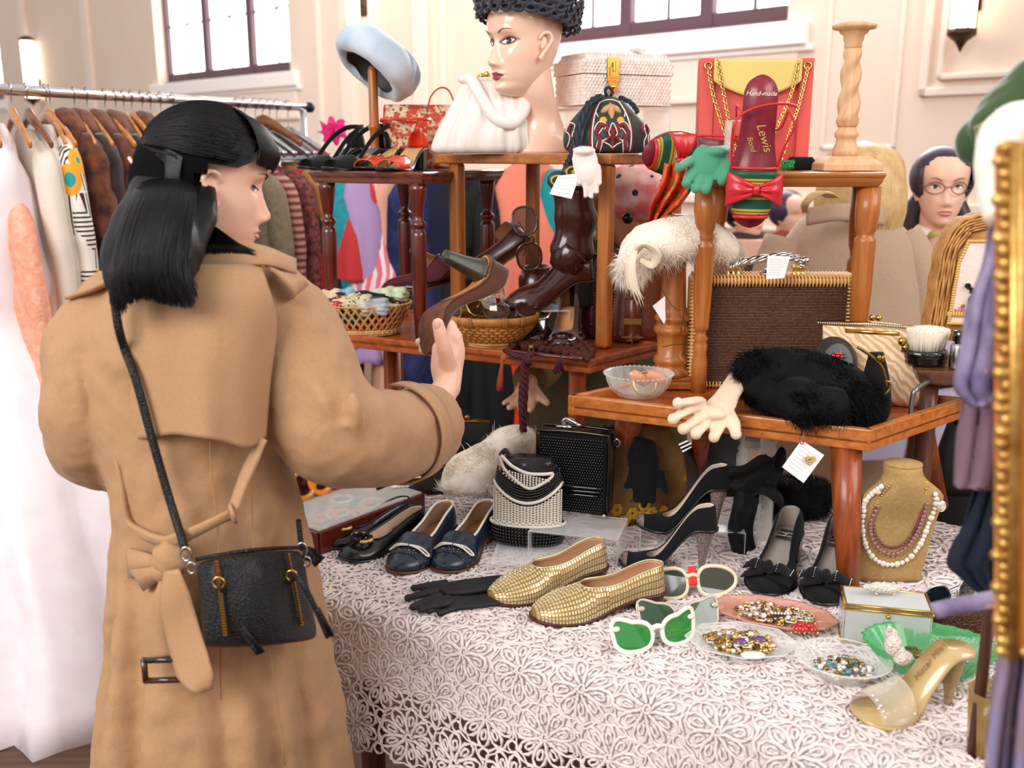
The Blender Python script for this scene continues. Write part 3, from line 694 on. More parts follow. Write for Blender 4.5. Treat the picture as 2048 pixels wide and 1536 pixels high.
# ================================================================ heads, hands, people
skin = mat('skin_fair', '#f3c9b1', .45, sss=.15, n=(9, '#f0bda3', .3))
skin2 = mat('skin_warm', '#e9b79b', .5, sss=.1)
m_lip = mat('lip_colour', '#c9746a', .4); m_lipr = mat('lip_painted', '#a63a40', .3, coat=.5)
m_eye = mat('eye_white', '#f3eeec', .2); m_iris = mat('iris_brown', '#3a2419', .15, coat=1); m_pup = mat('lash_black', '#120d0e', .5)
m_hair = mat('black_hair', '#0b080b', .42, spec=.35, n=(40, '#171114', .2)); m_blond = mat('blonde_hair', '#e3c48f', .45, n=(30, '#caa062', .2))
m_hair2 = mat('dark_brown_hair', '#3a3040', .4)
m_mann = mat('mannequin_paint', '#f5cfb6', .25, coat=.4, n=(7, '#f2c1a6', .3))
TF = [(-.118, .035), (-.112, .062), (-.1, .077), (-.086, .0745), (-.074, .078), (-.06, .079), (-.04, .078), (-.015, .0765), (.008, .076), (.025, .083), (.05, .084), (.075, .074), (.095, .052), (.108, .028), (.115, .002)]
TB = [(-.118, .01), (-.1, .018), (-.08, .04), (-.05, .066), (-.02, .083), (.02, .098), (.05, .099), (.075, .086), (.095, .06), (.108, .032), (.115, .002)]
TWd = [(-.118, .014), (-.108, .026), (-.095, .037), (-.075, .049), (-.05, .058), (-.02, .066), (.02, .071), (.05, .0735), (.075, .066), (.095, .049), (.108, .028), (.115, .002)]
NZ = [(-.060, 0), (-.054, .006), (-.047, .02), (-.04, .0235), (-.03, .018), (-.012, .01), (.004, .005), (.018, .002), (.03, 0)]
def feat(y, z):
    g = lambda a, b: math.exp(-(a/b)**2)
    sg = lerp([(-.06, .014), (-.046, .0135), (-.03, .009), (.0, .0065), (.02, .008)], z)
    x = (lerp(NZ, z) if -.06 < z < .03 else 0)*g(y, sg)
    x += .006*g(abs(y)-.0135, .006)*g(z+.047, .007)
    x -= .009*g(abs(y)-.031, .015)*g(z-.004, .012)
    x += .004*g(abs(y)-.03, .018)*g(z-.024, .008)
    x += .0065*g(y, .019)*g(z+.0675, .0048)+.0075*g(y, .017)*g(z+.0775, .0052)-.004*g(y, .022)*g(z+.0725, .002)
    x += .004*g(y, .015)*g(z+.1, .012)
    x += .004*g(abs(y)-.042, .018)*g(z+.03, .02)
    return x
def face_pt(y, z, o=0):
    W = slerp(TWd, z); s = min(1, (abs(y)/W)**(1/.88)); c = sqrt(max(0, 1-s*s)); return V((c*slerp(TF, z)+feat(y, z)+o, y, z))
def head_mb(nz=80, na=72):
    mb = MB(); rings = []
    for i in range(nz+1):
        t = i/nz; z = -.118+.233*(.5-.5*cos(pi*t))*.5+.233*t*.5; ring = []
        F, B, W = slerp(TF, z), slerp(TB, z), slerp(TWd, z)
        for j in range(na):
            # denser at the face
            u = j/na; a = 2*pi*u-.55*sin(2*pi*u)
            c, s = cos(a), sin(a); y = W*(abs(s)**.88)*(1 if s > 0 else -1)
            x = F*c if c > 0 else B*c
            if c > 0: x += feat(y, z)*min(1, c*3)
            ring.append(V((x, y, z)))
        rings.append(ring)
    mb.loft(rings)
    for sg in (-1, 1):
        ear = MB(); pts = [(.012, 0, -.03), (.006, .004, -.018), (-.006, .011, 0), (-.012, .014, .014), (-.004, .013, .026), (.01, .008, .024), (.016, .003, .012)]
        ear.tube([V((x, sg*(y+.069), z)) for x, y, z in pts], [.0055, .0052, .0048, .0045, .0045, .0045, .003], 8, sub=4)
        ear.ball((-.0, sg*.071, .002), (.012, .004, .022), 10, 8); ear.ball((.009, sg*.0735, -.004), (.004, .005, .006), 8, 6); ear.ball((.009, sg*.071, -.027), (.0065, .004, .009), 8, 6)
        mb.join(ear, Matrix.Translation((-.008, 0, -.008)))
    return mb
def patch(fn, nu, nv, off): 
    mb = MB(); mb.grid(lambda a, b: face_pt(*fn(a, b), off), nu, nv); return mb
def face_parts(root, M, lip=m_lip, big=1.0, brow='#3b2420', makeup=False, skinm=None, open_=1.0):
    def put(name, mb, m, **k): mb2 = MB().join(mb, M); build(name, mb2, m, root, **k)
    L = MB()
    def lipup(a, b): y = (a*2-1)*.0225; e = 1-(abs(y)/.0225)**1.8; zt = -.0715+.0085*e*(1-.22*math.exp(-(y/.004)**2)); return y, -.0722+(zt+.0722)*b
    def liplo(a, b): y = (a*2-1)*.0215; e = (1-(y/.0215)**2); return y, -.0726-.0105*e*b
    L.join(patch(lipup, 20, 5, .0009)); L.join(patch(liplo, 20, 5, .0009)); put('lips', L, lip)
    bm_ = mat('brow_'+brow[1:], brow, .7)
    for sg in (-1, 1):
        def alm(a, b, g=1.0, dz=0): y = (a*2-1); e = (1-abs(y)**2.2); yy = sg*(.0315+y*.0145*big*g); zc = .002+.0025*y; return yy, zc+dz+(b-.5)*2*.0058*big*g*e*(open_ if b > .5 else .85)
        put('eye', patch(lambda a, b: alm(a, b), 14, 6, .0018), m_eye)
        ir = MB(); n = 20; c = face_pt(sg*.031, .0024, .0027); ring = [face_pt(sg*.031+.0057*big*cos(2*pi*k/n), .0024+.0053*big*open_*sin(2*pi*k/n), .0027) for k in range(n)]; ir.add([c]+ring, [(0, k+1, (k+1) % n+1) for k in range(n)])
        put('iris', ir, m_iris)
        la = MB(); pts = []
        for k in range(13):
            a = k/12; y, z = alm(a, 1.0, 1.08); pts.append(face_pt(y, z, .003))
        la.tube(pts, [.0005]+[.0011]*10+[.0013, .0006], 6); put('eyelashes', la, m_pup)
        if makeup:
            sh = patch(lambda a, b: alm(a, b, 1.5, .001), 14, 6, .0012); put('eye_shadow', sh, mat('eye_shadow', '#b98078', .5))
            lo = MB(); lo.tube([face_pt(*alm(k/12, 0, 1.03), .0025) for k in range(13)], .0006, 5); put('eyeliner', lo, m_pup)
        br = MB(); n = 10
        for k in range(n): pass
        br.tube([face_pt(sg*(.016+.032*t), .019+.009*sin(t*2.3), .0015) for t in [k/9 for k in range(10)]], [.0014, .0019, .002, .002, .0019, .0018, .0016, .0013, .001, .0005], 6, flat=.5); put('eyebrow', br, bm_)
def headM(p, face, up=(0, 0, 1), s=1.0):
    f = V(face).normalized(); u = V(up); l = u.cross(f).normalized(); u = f.cross(l)
    M = Matrix((( f.x, l.x, u.x, p.x), (f.y, l.y, u.y, p.y), (f.z, l.z, u.z, p.z), (0, 0, 0, 1))); return M @ Matrix.Scale(s, 4)
def hand_mb(spec, s=1):
    """spec: palm ellipsoids and finger chains as world point lists with radii"""
    mb = MB()
    for pts, r in spec: 
        mb.tube(pts, r, 10, sub=4)
        mb.ball(pts[-1], r[-1]*1.0 if isinstance(r, list) else r, 10, 8); mb.ball(pts[0], r[0] if isinstance(r, list) else r, 10, 8)
    return mb
# ---------------------------------------------------------------- the woman in the trench coat
m_coat = mat('trench_cotton', '#b98f69', .75, sheen=.15, n=(220, '#b0865f', .25), bump=(1200, .25))
m_coatd = mat('coat_stitching', '#a97f55', .8)
WY = 1.48
W = thing('person', 'woman with long black half-tied hair in a tan trench coat holding up a brown heel', 'person', P(430, 1536, WY)*1, world=True); W.location.z = 0
body = MB(); HM = headM(P(424, 366, 1.5), (.92, .34, -.17), (.10, .05, 1), .90)
def wp(x, y, z): return HM @ V((x, y, z))
body.join(head_mb(), HM)
nb = wp(-.025, 0, -.06); ns = P(395, 560, 1.52)
body.tube([nb, wp(-.03, 0, -.11), ns], [.052, .052, .06], 20, sub=4)
tz = lambda z: z
def ell(c, rx, ry, n=24): return [c+V((rx*cos(2*pi*k/n), ry*sin(2*pi*k/n), 0)) for k in range(n)]
cx = P(395, 600, WY).x
body.loft([ell(V((cx, WY, z)), rx, ry) for z, rx, ry in ((.82, .08, .07), (.95, .09, .08), (1.1, .08, .07), (1.28, .1, .07), (1.34, .1, .06), (1.38, .06, .05))])
for sg in (-1, 1):
    body.tube([V((cx+sg*.05, WY, .9)), V((cx+sg*.09, WY-.01, .5)), V((cx+sg*.1, WY+.01, .1))], [.06, .05, .04], 16, sub=3)
    body.tube([V((cx+sg*.1, WY-.04, .06)), V((cx+sg*.11, WY+.14, .03))], [.04, .032], 12)
sh_r = P(575, 640, 1.5); body.tube([sh_r, P(700, 870, 1.47), P(840, 838, 1.64), P(893, 775, 1.735)], [.05, .042, .034, .0245], 14, sub=5)
# right hand, four fingers behind the shoe and the thumb in front
hand = [([P(896, 775, 1.737), P(898, 745, 1.748), P(899, 712, 1.756)], [.0235, .025, .024]),
        ([P(890, 770, 1.74), P(887, 735, 1.748), P(886, 700, 1.752)], [.02, .024, .021]),
        ([P(906, 742, 1.76), P(908, 705, 1.765), P(906, 675, 1.768)], [.018, .021, .018]),
        ([P(898, 735, 1.74), P(889, 700, 1.712), P(882, 672, 1.700), P(876, 648, 1.696)], [.0165, .0145, .0125, .0105]),
        ([P(905, 682, 1.765), P(903, 655, 1.775), P(888, 643, 1.795), P(866, 645, 1.803)], [.0125, .0115, .010, .0085]),
        ([P(909, 700, 1.77), P(904, 672, 1.79), P(880, 662, 1.81), P(852, 664, 1.808)], [.0125, .0115, .010, .0085]),
        ([P(907, 718, 1.77), P(900, 690, 1.795), P(872, 680, 1.81), P(838, 684, 1.797)], [.012, .011, .0095, .008]),
        ([P(902, 735, 1.765), P(893, 710, 1.79), P(868, 700, 1.8), P(844, 700, 1.79)], [.011, .0095, .0085, .007])]
body.join(hand_mb(hand))
build('body', body, skin, W, remesh=.0028, msm=1)
face_parts(W, HM, open_=.75, big=.9)
nail = MB().ball(P(874.5, 648, 1.6862), (.0058, .002, .008), 10, 8, M=Matrix.Rotation(.25, 3, 'Y')); build('thumbnail', nail, mat('nail', '#f0b9a8', .2, coat=.5), W)
# torso of the coat
ROWS = [(505, 330, 470, .05), (535, 270, 545, .1), (570, 220, 575, .125), (620, 196, 585, .14), (700, 188, 575, .15), (800, 192, 570, .15), (900, 212, 566, .148), (1000, 228, 590, .152), (1100, 226, 612, .165), (1200, 220, 632, .18), (1300, 212, 655, .19), (1400, 202, 676, .2), (1536, 188, 700, .21), (1640, 176, 716, .215)]
def trow(py):
    return (slerp([(r[0], r[1]) for r in ROWS], py), slerp([(r[0], r[2]) for r in ROWS], py), slerp([(r[0], r[3]) for r in ROWS], py))
def pleat(a, py):
    k = max(0, min(1, (py-900)/380)); g = lambda c, w_: math.exp(-((a-c)/w_)**2)
    # a: angle, -pi/2 faces the camera
    return 1-k*(.20*g(-2.62, .15)+.12*g(-2.02, .09)+.11*g(-1.25, .12)+.13*g(-.85, .10)+.10*g(-.5, .09)-.035*g(-2.3, .2)-.03*g(-1.6, .2)-.03*g(-1.05, .1)+.02*sin(a*13+py*.002))
tor = MB(); rings = []; py = 505
while py <= 1640:
    xl, xr, d = trow(py); c = P((xl+xr)/2, py, WY); hw = (P(xr, py, WY)-P(xl, py, WY)).x/2
    rings.append([V((c.x+hw*cos(a)*(1 if True else 1)*pleat(a, py), WY+d*sin(a)*pleat(a, py), c.z)) for a in [2*pi*j/120-pi for j in range(120)]])
    py += 22
tor.loft(rings)
def sl(pts, r, mb=None): mb.tube([P(*p) for p in pts], r, 26, sub=5); mb.ball(P(*pts[0]), r[0], 18, 12)
sl([(515, 625, 1.5), (556, 668, 1.495), (592, 735, 1.48), (630, 812, 1.46), (682, 870, 1.46), (755, 880, 1.53), (815, 862, 1.62), (858, 846, 1.69)], [.088, .09, .088, .086, .084, .078, .074, .072], tor)
sl([(240, 625, 1.5), (213, 680, 1.48), (198, 745, 1.47), (192, 815, 1.46), (200, 885, 1.49), (235, 915, 1.6), (290, 905, 1.72)], [.07, .08, .082, .08, .074, .064, .05], tor)
# raised folds in the cloth
def fold(pts, r=.008, mb=tor): mb.tube([P(*p) for p in pts], [r*.3]+[r]*(len(pts)-2)+[r*.3], 8, sub=4)
fold([(700, 780, 1.39), (712, 820, 1.385), (716, 880, 1.388)], .011); fold([(690, 850, 1.375), (735, 900, 1.41), (745, 930, 1.45)], .012)
fold([(560, 760, 1.42), (600, 850, 1.38), (640, 900, 1.375)], .01); fold([(590, 700, 1.42), (640, 790, 1.385), (665, 850, 1.375)], .009)
fold([(645, 930, 1.39), (700, 945, 1.4), (760, 930, 1.47)], .01); fold([(740, 800, 1.47), (752, 850, 1.455), (750, 900, 1.47)], .01)
fold([(150, 700, 1.41), (160, 790, 1.385), (180, 860, 1.39)], .01); fold([(120, 860, 1.42), (160, 900, 1.41), (215, 915, 1.43)], .011); fold([(130, 920, 1.43), (180, 945, 1.43), (225, 940, 1.46)], .01)
build('coat', tor, m_coat, W, remesh=.0062, msm=3, disp=[(.16, .026), (.055, .010)])
def bk(px, py, o=.012):                  # point on the back of the coat
    xl, xr, d = trow(py); t = ((px-(xl+xr)/2)/((xr-xl)/2)); t = max(-.98, min(.98, t)); return P(px, py, WY-d*sqrt(1-t*t)-o)
def yk(a, b):
    xl = slerp([(0, 262), (.25, 214), (.6, 186), (1, 214)], b); xr = slerp([(0, 520), (.3, 548), (.7, 536), (1, 528)], b)
    px = xl+(xr-xl)*a; hem = slerp([(0, 886), (.3, 874), (.42, 868), (.55, 872), (.75, 884), (.9, 895), (1, 872)], a); py = 533+(hem-533)*b
    q = bk(px, py, .014+.014*b*b+.006*sin(a*9+b*2)*b+.003*sin(a*23)*b); return q
b = MB(); b.grid(yk, 60, 40); flap = build('storm_flap', b, m_coat, W, solid=.004)
b = MB()
for k in range(60): 
    a0, a1 = k/60+.003, (k+1)/60-.004; b.tube([yk(a0, .975)+V((0, -.0012, 0)), yk(a1, .975)+V((0, -.0012, 0))], .0006, 4)
build('stitching', b, m_coatd, flap, kind='stuff')
b = MB(); b.tube([bk(420, 880, .006)-V((0, 0, 0)), bk(424, 960, .004), bk(436, 1060, .004), bk(440, 1200, .004), bk(442, 1400, .004)], .0012, 5, sub=4); b.tube([bk(515, 890, .004), bk(505, 1000, .004), bk(510, 1120, .004), bk(540, 1300, .004), bk(570, 1530, .004)], .001, 5, sub=4)
build('back_seam', b, m_coatd, W)
# collar
b = MB()
def colr(a, c):
    t = a*1.25-.1; px = 300+250*t; top = slerp([(0, 552), (.3, 500), (.55, 486), (.8, 498), (1, 522)], a); bot = slerp([(0, 590), (.3, 560), (.55, 540), (.8, 530), (1, 548)], a)
    y = slerp([(0, 1.46), (.3, 1.43), (.6, 1.425), (.85, 1.44), (1, 1.50)], a); return P(px, top+(bot-top)*c, y-.028*sin(c*1.6))
b.grid(colr, 40, 10); build('collar', b, m_coat, W, solid=.006)
b = MB(); pts = [P(520, 520, 1.435), P(560, 545, 1.425), P(590, 572, 1.43), P(596, 585, 1.44)]; b.ribbon(pts, .038, .005, side=(.3, .9, -.3), sub=5); build('epaulette', b, m_coat, W, bevel=.001)
b = MB(); pts = [P(232, 560, 1.43), P(190, 580, 1.44), P(150, 596, 1.46)]; b.ribbon(pts, .036, .005, side=(-.3, .9, -.3), sub=5); build('epaulette', b, m_coat, W)
# cuff strap and its buckle
def oncuff(k, ang, r=.079):
    c = P(*[(793, 871, 1.585), (835, 855, 1.655)][0]) .lerp(P(835, 855, 1.655), k); d = (P(858, 846, 1.69)-P(755, 880, 1.53)).normalized(); s = d.cross(V((0, 0, 1))).normalized(); u = s.cross(d)
    return c+s*(r*cos(ang))+u*(r*sin(ang))
b = MB(); b.grid(lambda a, c: oncuff(.05+.5*c, -2.6+4.4*a, .0815), 40, 4); cst = build('cuff_strap', b, m_coat, W, solid=.004)
b = MB(); b.ribbon([P(783, 940, 1.54), P(800, 955, 1.56), P(818, 943, 1.6), P(836, 938, 1.62)], .02, .003, side=(0, -.5, .8), sub=3); build('cuff_tab', b, m_coat, W)
m_buck = mat('tortoise_buckle', '#24110c', .2, coat=.6, n=(30, '#5a2e1c', .15))
def rect_frame(c, ux, uz, w_, h_, r, n=4):
    mb = MB(); pts = [c+ux*(sx*w_/2)+uz*(sz*h_/2) for sx, sz in ((-1, -1), (1, -1), (1, 1), (-1, 1))]
    for i in range(4): mb.tube([pts[i], pts[(i+1) % 4]], r, 8); mb.ball(pts[i], r*1.02, 8, 6)
    return mb
c = P(795, 950, 1.53); build('cuff_buckle', rect_frame(c, V((.9, .3, .3)).normalized(), V((-.2, -.3, .9)).normalized(), .075, .022, .0022), m_buck, cst)
# belt
b = MB()
for off, r in ((0, .010), (6, .008)):
    b.tube([bk(232, 905, .05), bk(246, 960+off, .05), bk(258, 1040, .042), bk(287, 1066+off, .034), bk(330, 1083, .034), bk(359, 1076+off, .032), bk(409, 1054, .026), bk(463, 1027+off, .02)], [r*.8, r, r, r*1.1, r*1.2, r*1.1, r, r*.9], 10, sub=5, flat=.55)
    b.tube([bk(463, 1027+off, .02), bk(478, 985, .018), bk(494, 945+off, .016), bk(526, 876, .03)], [r, r*1.1, r*1.2, r], 10, sub=5, flat=.5)
build('belt', b, m_coat, W, disp=(.03, .003))
b = MB(); b.ball(bk(340, 1120, .035), (.026, .016, .028), 18, 12, fn=lambda d: 1+.1*sin(d.z*9+d.x*5)); b.ball(bk(325, 1142, .04), (.017, .014, .016), 14, 10)
b.ribbon([bk(325, 1130, .04), bk(290, 1126, .045), bk(256, 1125, .035)], [(0, .018), (.6, .034), (1, .044)], .006, side=(.1, 0, 1), sub=4)
b.ribbon([bk(325, 1142, .042), bk(300, 1152, .05), bk(276, 1160, .04)], [(0, .015), (1, .036)], .006, side=(-.5, 0, 1), sub=4)
build('belt_knot', b, m_coat, W)
b = MB(); b.ribbon([bk(336, 1152, .04), bk(329, 1200, .045), bk(322, 1260, .04), bk(328, 1315, .035)], [(0, .018), (.3, .03), (1, .042)], .003, side=(1, 0, 0), sub=5); bt1 = build('belt_tail', b, m_coat, W)
b = MB()
tl = [(345, 1140, 14), (352, 1190, 30), (362, 1240, 34), (378, 1300, 36), (392, 1350, 36), (403, 1376, 22), (405, 1382, 3)]
vs = []
b.grid(lambda a, c: bk(slerp([(i/6, t[0]) for i, t in enumerate(tl)], c)+(a*2-1)*lerp([(i/6, t[2]) for i, t in enumerate(tl)], c), slerp([(i/6, t[1]) for i, t in enumerate(tl)], c)-(a*2-1)*3, .052+.006*sin(c*9+a*2)), 8, 30); bt2 = build('belt_tail', b, m_coat, W, solid=.003)
build('belt_buckle', rect_frame(bk(331, 1340, .05), V((1, 0, .03)).normalized(), V((0, 0, 1)), .058, .031, .0045), m_buck, bt1)
for px, py in ((263, 1046), (464, 1026)):
    build('belt_loop', MB().tube([bk(px-4, py-14, .02), bk(px, py, .034), bk(px+5, py+16, .02)], .003, 8, sub=3, flat=2), m_coat, W)
# ---- hair
def hp(px, py, y): return P(px, py, y)

hb = MB(); hb.ball(wp(-.008, 0, .026), (.106, .094, .098), 96, 64, M=HM.to_3x3()); inv = HM.inverted(); keep = []
for f in hb.f:
    l = inv @ (sum((hb.v[i] for i in f), V())/len(f)); hl = max(0, l.x-.0)
    low = (.032+.5*hl) if abs(l.y) > .045 else .05
    if (l.x < -.018 and not (l.x > -.035 and l.z < .01)) or l.z > low: keep.append(f)
hb.f = keep; hb.m = [0]*len(keep); m_hairb = mat('black_hair_base', '#08060a', .8, spec=.1)
hb.ball(wp(-.05, 0, -.012), (.07, .078, .085), 24, 16)
build('hair', hb, m_hairb, W)
cap = MB()
cap.tube([P(322, 335, 1.45), P(308, 375, 1.415), P(300, 430, 1.37), P(296, 500, 1.332), P(300, 560, 1.315), P(305, 580, 1.315)], [.022, .038, .056, .066, .062, .04], 22, sub=5, flat=.42, up=(0, 1, 0))
cap.tube([P(380, 385, 1.44), P(372, 440, 1.395), P(360, 510, 1.345), P(352, 575, 1.325)], [.04, .045, .034, .018], 16, sub=5, flat=.5, up=(0, 1, 0))
build('hair_fall', cap, m_hair, W, remesh=.006, msm=3)
st = MB(); rg = random.Random(11)
def strand(pts, r=.0011, mb=None, sub=4): (mb or st).tube(pts, [r*.8]+[r]*(len(pts)-2)+[r*.25], 3, sub=sub, cap=False)
for i in range(1900):                      # falling back hair
    u = rg.random(); k = (i % 5)*.0035
    xb = 224+168*u+rg.uniform(-7, 7); yb = slerp([(0, 600), (.1, 622), (.22, 600), (.45, 592), (.62, 602), (.8, 606), (.95, 608), (1, 590)], u)+rg.uniform(-22, 10)
    bl = sin(pi*u)**.5
    strand([wp(-.088+.03*u, -.02-.04*u, .002), P(268+124*u, 380, 1.40-.05*bl-k), P(236+146*u+rg.uniform(-4, 4), 455, 1.345-.045*bl-k), P(218+158*u+rg.uniform(-5, 5), 535, 1.31-.028*bl-k), P(xb, yb, 1.295-.01*bl-k)], .0012)
def skull(th, ph, o=.004):               # th: front 0 .. back pi in the vertical plane turned by ph
    d = V((cos(th)*1, sin(th)*sin(ph), sin(th)*cos(ph))); return wp(-.008+(.106+o)*d.x, (.094+o)*d.y, .026+(.098+o)*d.z)
tie = wp(-.119, -.01, .016)
for i in range(2300):                     # crown swept back to the tie
    ph = rg.uniform(-2.2, 1.9); t0 = min(2.1, .75+.35*abs(ph)+rg.uniform(0, .5)) if ph > -1.45 else 2.05+rg.uniform(0, .3)
    pts = [skull(t0+(3.0-t0)*k/5, ph*(1-.3*(k/5)**2), .002+.003*rg.random()) for k in range(6)]
    e = tie+V((rg.uniform(-.005, .008), 0, rg.uniform(-.008, .008)))
    strand(pts, .0011, sub=3)
for i in range(420):                      # side hair falling behind the ear
    u = rg.random()
    strand([skull(2.0+.3*u, -1.5+.15*u, .002), wp(-.055-.02*u, -.088, .0), wp(-.05-.025*u, -.084, -.05), P(420-30*u, 448, 1.412), P(470-60*u+rg.uniform(-5, 5), 485-4*u, 1.405), P(512-120*u+rg.uniform(-5, 5), 506-6*u+rg.uniform(-5, 8), 1.40)], .0011)
for i in range(520):                      # fringe
    u = rg.random(); q = rg.random(); y = -.075+.13*u
    c_ = sqrt(max(0, 1-(y/.094)**2))
    strand([wp(.02, y*.5, .122), wp(.07*c_, y*.9, .104), wp(.103*c_-.002, y, .066), wp(.098*c_, y*1.0, .042+.01*q), wp(.094*c_, y*1.0, .030+.012*q+.02*abs(u-.4))], .0012)
for i in range(260):                      # temple hair
    u = rg.random(); strand([skull(.9+.3*u, -.9, .003), skull(1.0+.3*u, -1.2, .004), wp(.052-.045*u, -.089+.008*(1-u), .045-.005*u), wp(.03-.045*u, -.088, .03)], .0011)
build('hair_strands', st, m_hair, W, kind='stuff')
ht = MB().tube([tie+V((-.006, -.008, .004)), tie+V((.0, -.014, -.002)), tie+V((.008, -.013, -.006))], .003, 8); build('hair_tie', ht, mat('clear_tie', '#d8c6b8', .3), W)
er = MB(); ep = wp(.002, -.083, -.042)
er.tube([ep, ep+V((.004, -.004, -.012)), ep+V((0, 0, -.02))], .0015, 8); er.ball(ep+V((0, -.002, -.012)), (.004, .003, .008), 10, 8)
e_ = build('earring', er, mat('gold', '#e0b85c', .2, 1), W); pe = MB().ball(ep+V((0, -.002, -.033)), .0088, 16, 12); build('pearl', pe, mat('pearl', '#f3ece4', .2, coat=.8), e_)
build('ear_stud', MB().ball(wp(-.022, -.083, .0), .002, 8, 6), mat('gold', '#e0b85c', .2, 1), W)
# ---- shoulder bag on her back
m_bl = mat('black_grain_leather', '#0e0e10', .45, bump=(420, .9, 1), coat=.1); m_gold = MATS['gold']; m_silv = mat('silver_metal', '#cfcfd2', .2, 1)
BG_ = thing('shoulder_bag', 'black grained leather crossbody bag with gold zips hanging on the trench coat', 'bag', bk(510, 1200, .08), world=True)
def bagpt(a, c, o):                       # a across, c down
    xl = 392+14*c; xr = 604+34*c; yl = 1120+178*c; yr = 1096+186*c; px = xl+(xr-xl)*a; py = yl+(yr-yl)*a+6*sin(pi*a)*(c*2-1); return bk(px, py, .045+o)
b = MB()
def bagsurf(a, t):                        # around
    pass
rings = []
for i in range(15):
    c = i/14; ring = []; th = .034*(sin(pi*(.12+.8*c))**.6)
    for j in range(40):
        an = 2*pi*j/40; ax = .5+.5*max(-1, min(1, cos(an)*1.0))*(1-(.06*max(0, abs(2*c-1)-.8)/.2)); sy = sin(an); e = abs(sy)**.55*(1 if sy > 0 else -1)
        ring.append(bagpt(ax, c, -e*th))
    rings.append(ring)
b.loft(rings); build('body', b, m_bl, BG_, sub=1)
def zipp(a0, c0, c1, dx, drop_to):
    z = MB(); n = 26
    for k in range(n): c = c0+(c1-c0)*k/(n-1); z.box(bagpt(a0+dx*c, c, .0335), (.006, .003, .0028))
    zo = build('zip', z, m_gold, BG_, smooth=False)
    e = MB(); 
    for s in (-1, 1): e.tube([bagpt(a0+dx*c0+s*.022, c0-.03, .032), bagpt(a0+dx*(c0+c1)/2+s*.022, (c0+c1)/2, .034), bagpt(a0+dx*c1+s*.022, c1+.02, .032)], .0012, 5, sub=3)
    build('zip_edge', e, m_bl, BG_)
    p0 = bagpt(a0+dx*.2, c0+.22, .04); pl = MB(); pl.tube([p0+V((.008*cos(t), -.002, .008*sin(t))) for t in [k*pi/5 for k in range(10)]], .0012, 6, closed=True); build('zip_ring', pl, m_gold, zo)
    t = MB(); q = [p0+V((0, -.003, -.006))]+[P(x, y, q_) for x, y, q_ in drop_to]; t.tube(q, [.003, .004, .0038, .003], 8, sub=4); t.ribbon([q[-2]+V((.003, -.002, 0)), q[-1]+V((.006, 0, .002))], .008, .002, side=(1, 0, .3)); build('zip_pull', t, m_bl, zo)
zipp(.19, .06, .84, .02, [(457, 1195, 1.235), (470, 1240, 1.23), (516, 1308, 1.235)]); zipp(.86, .06, .8, .02, [(600, 1160, 1.25), (630, 1215, 1.25), (655, 1275, 1.26)])
zt = MB().tube([bagpt(a, -.005, .0) for a in [k/12 for k in range(13)]], .003, 6); build('top_zip', zt, m_bl, BG_)
s = MB(); s.tube([P(226, 575, 1.33), P(236, 650, 1.312), bk(250, 700, .04), bk(272, 760, .04), bk(302, 870, .045), bk(335, 985, .04), bk(363, 1075, .05), bk(369, 1098, .055)], .0058, 10, sub=6, flat=.7)
s.tube([P(226, 575, 1.33), P(232, 545, 1.40), P(250, 530, 1.47)], .0055, 8, sub=4); build('strap', s, m_bl, BG_)
s = MB(); s.tube([bk(604, 1100, .05), bk(600, 1070, .04), bk(597, 1040, .03)], .004, 8, sub=4); s.ribbon([bk(606, 1105, .03), bk(624, 1110, .0), bk(640, 1125, .0)], .022, .003, side=(0, 0, 1)); build('strap', s, m_bl, BG_)
for x, y in ((372, 1108), (604, 1098)):
    r_ = MB(); c = bk(x, y, .058); r_.tube([c+V((.007*cos(t), 0, .01*sin(t))) for t in [k*pi/6 for k in range(12)]], .0016, 6, closed=True); c = c+V((.006, 0, -.02)); r_.tube([c+V((.006*cos(t), 0, .008*sin(t))) for t in [k*pi/6 for k in range(12)]], .0014, 6, closed=True); build('ring', r_, m_silv, BG_)
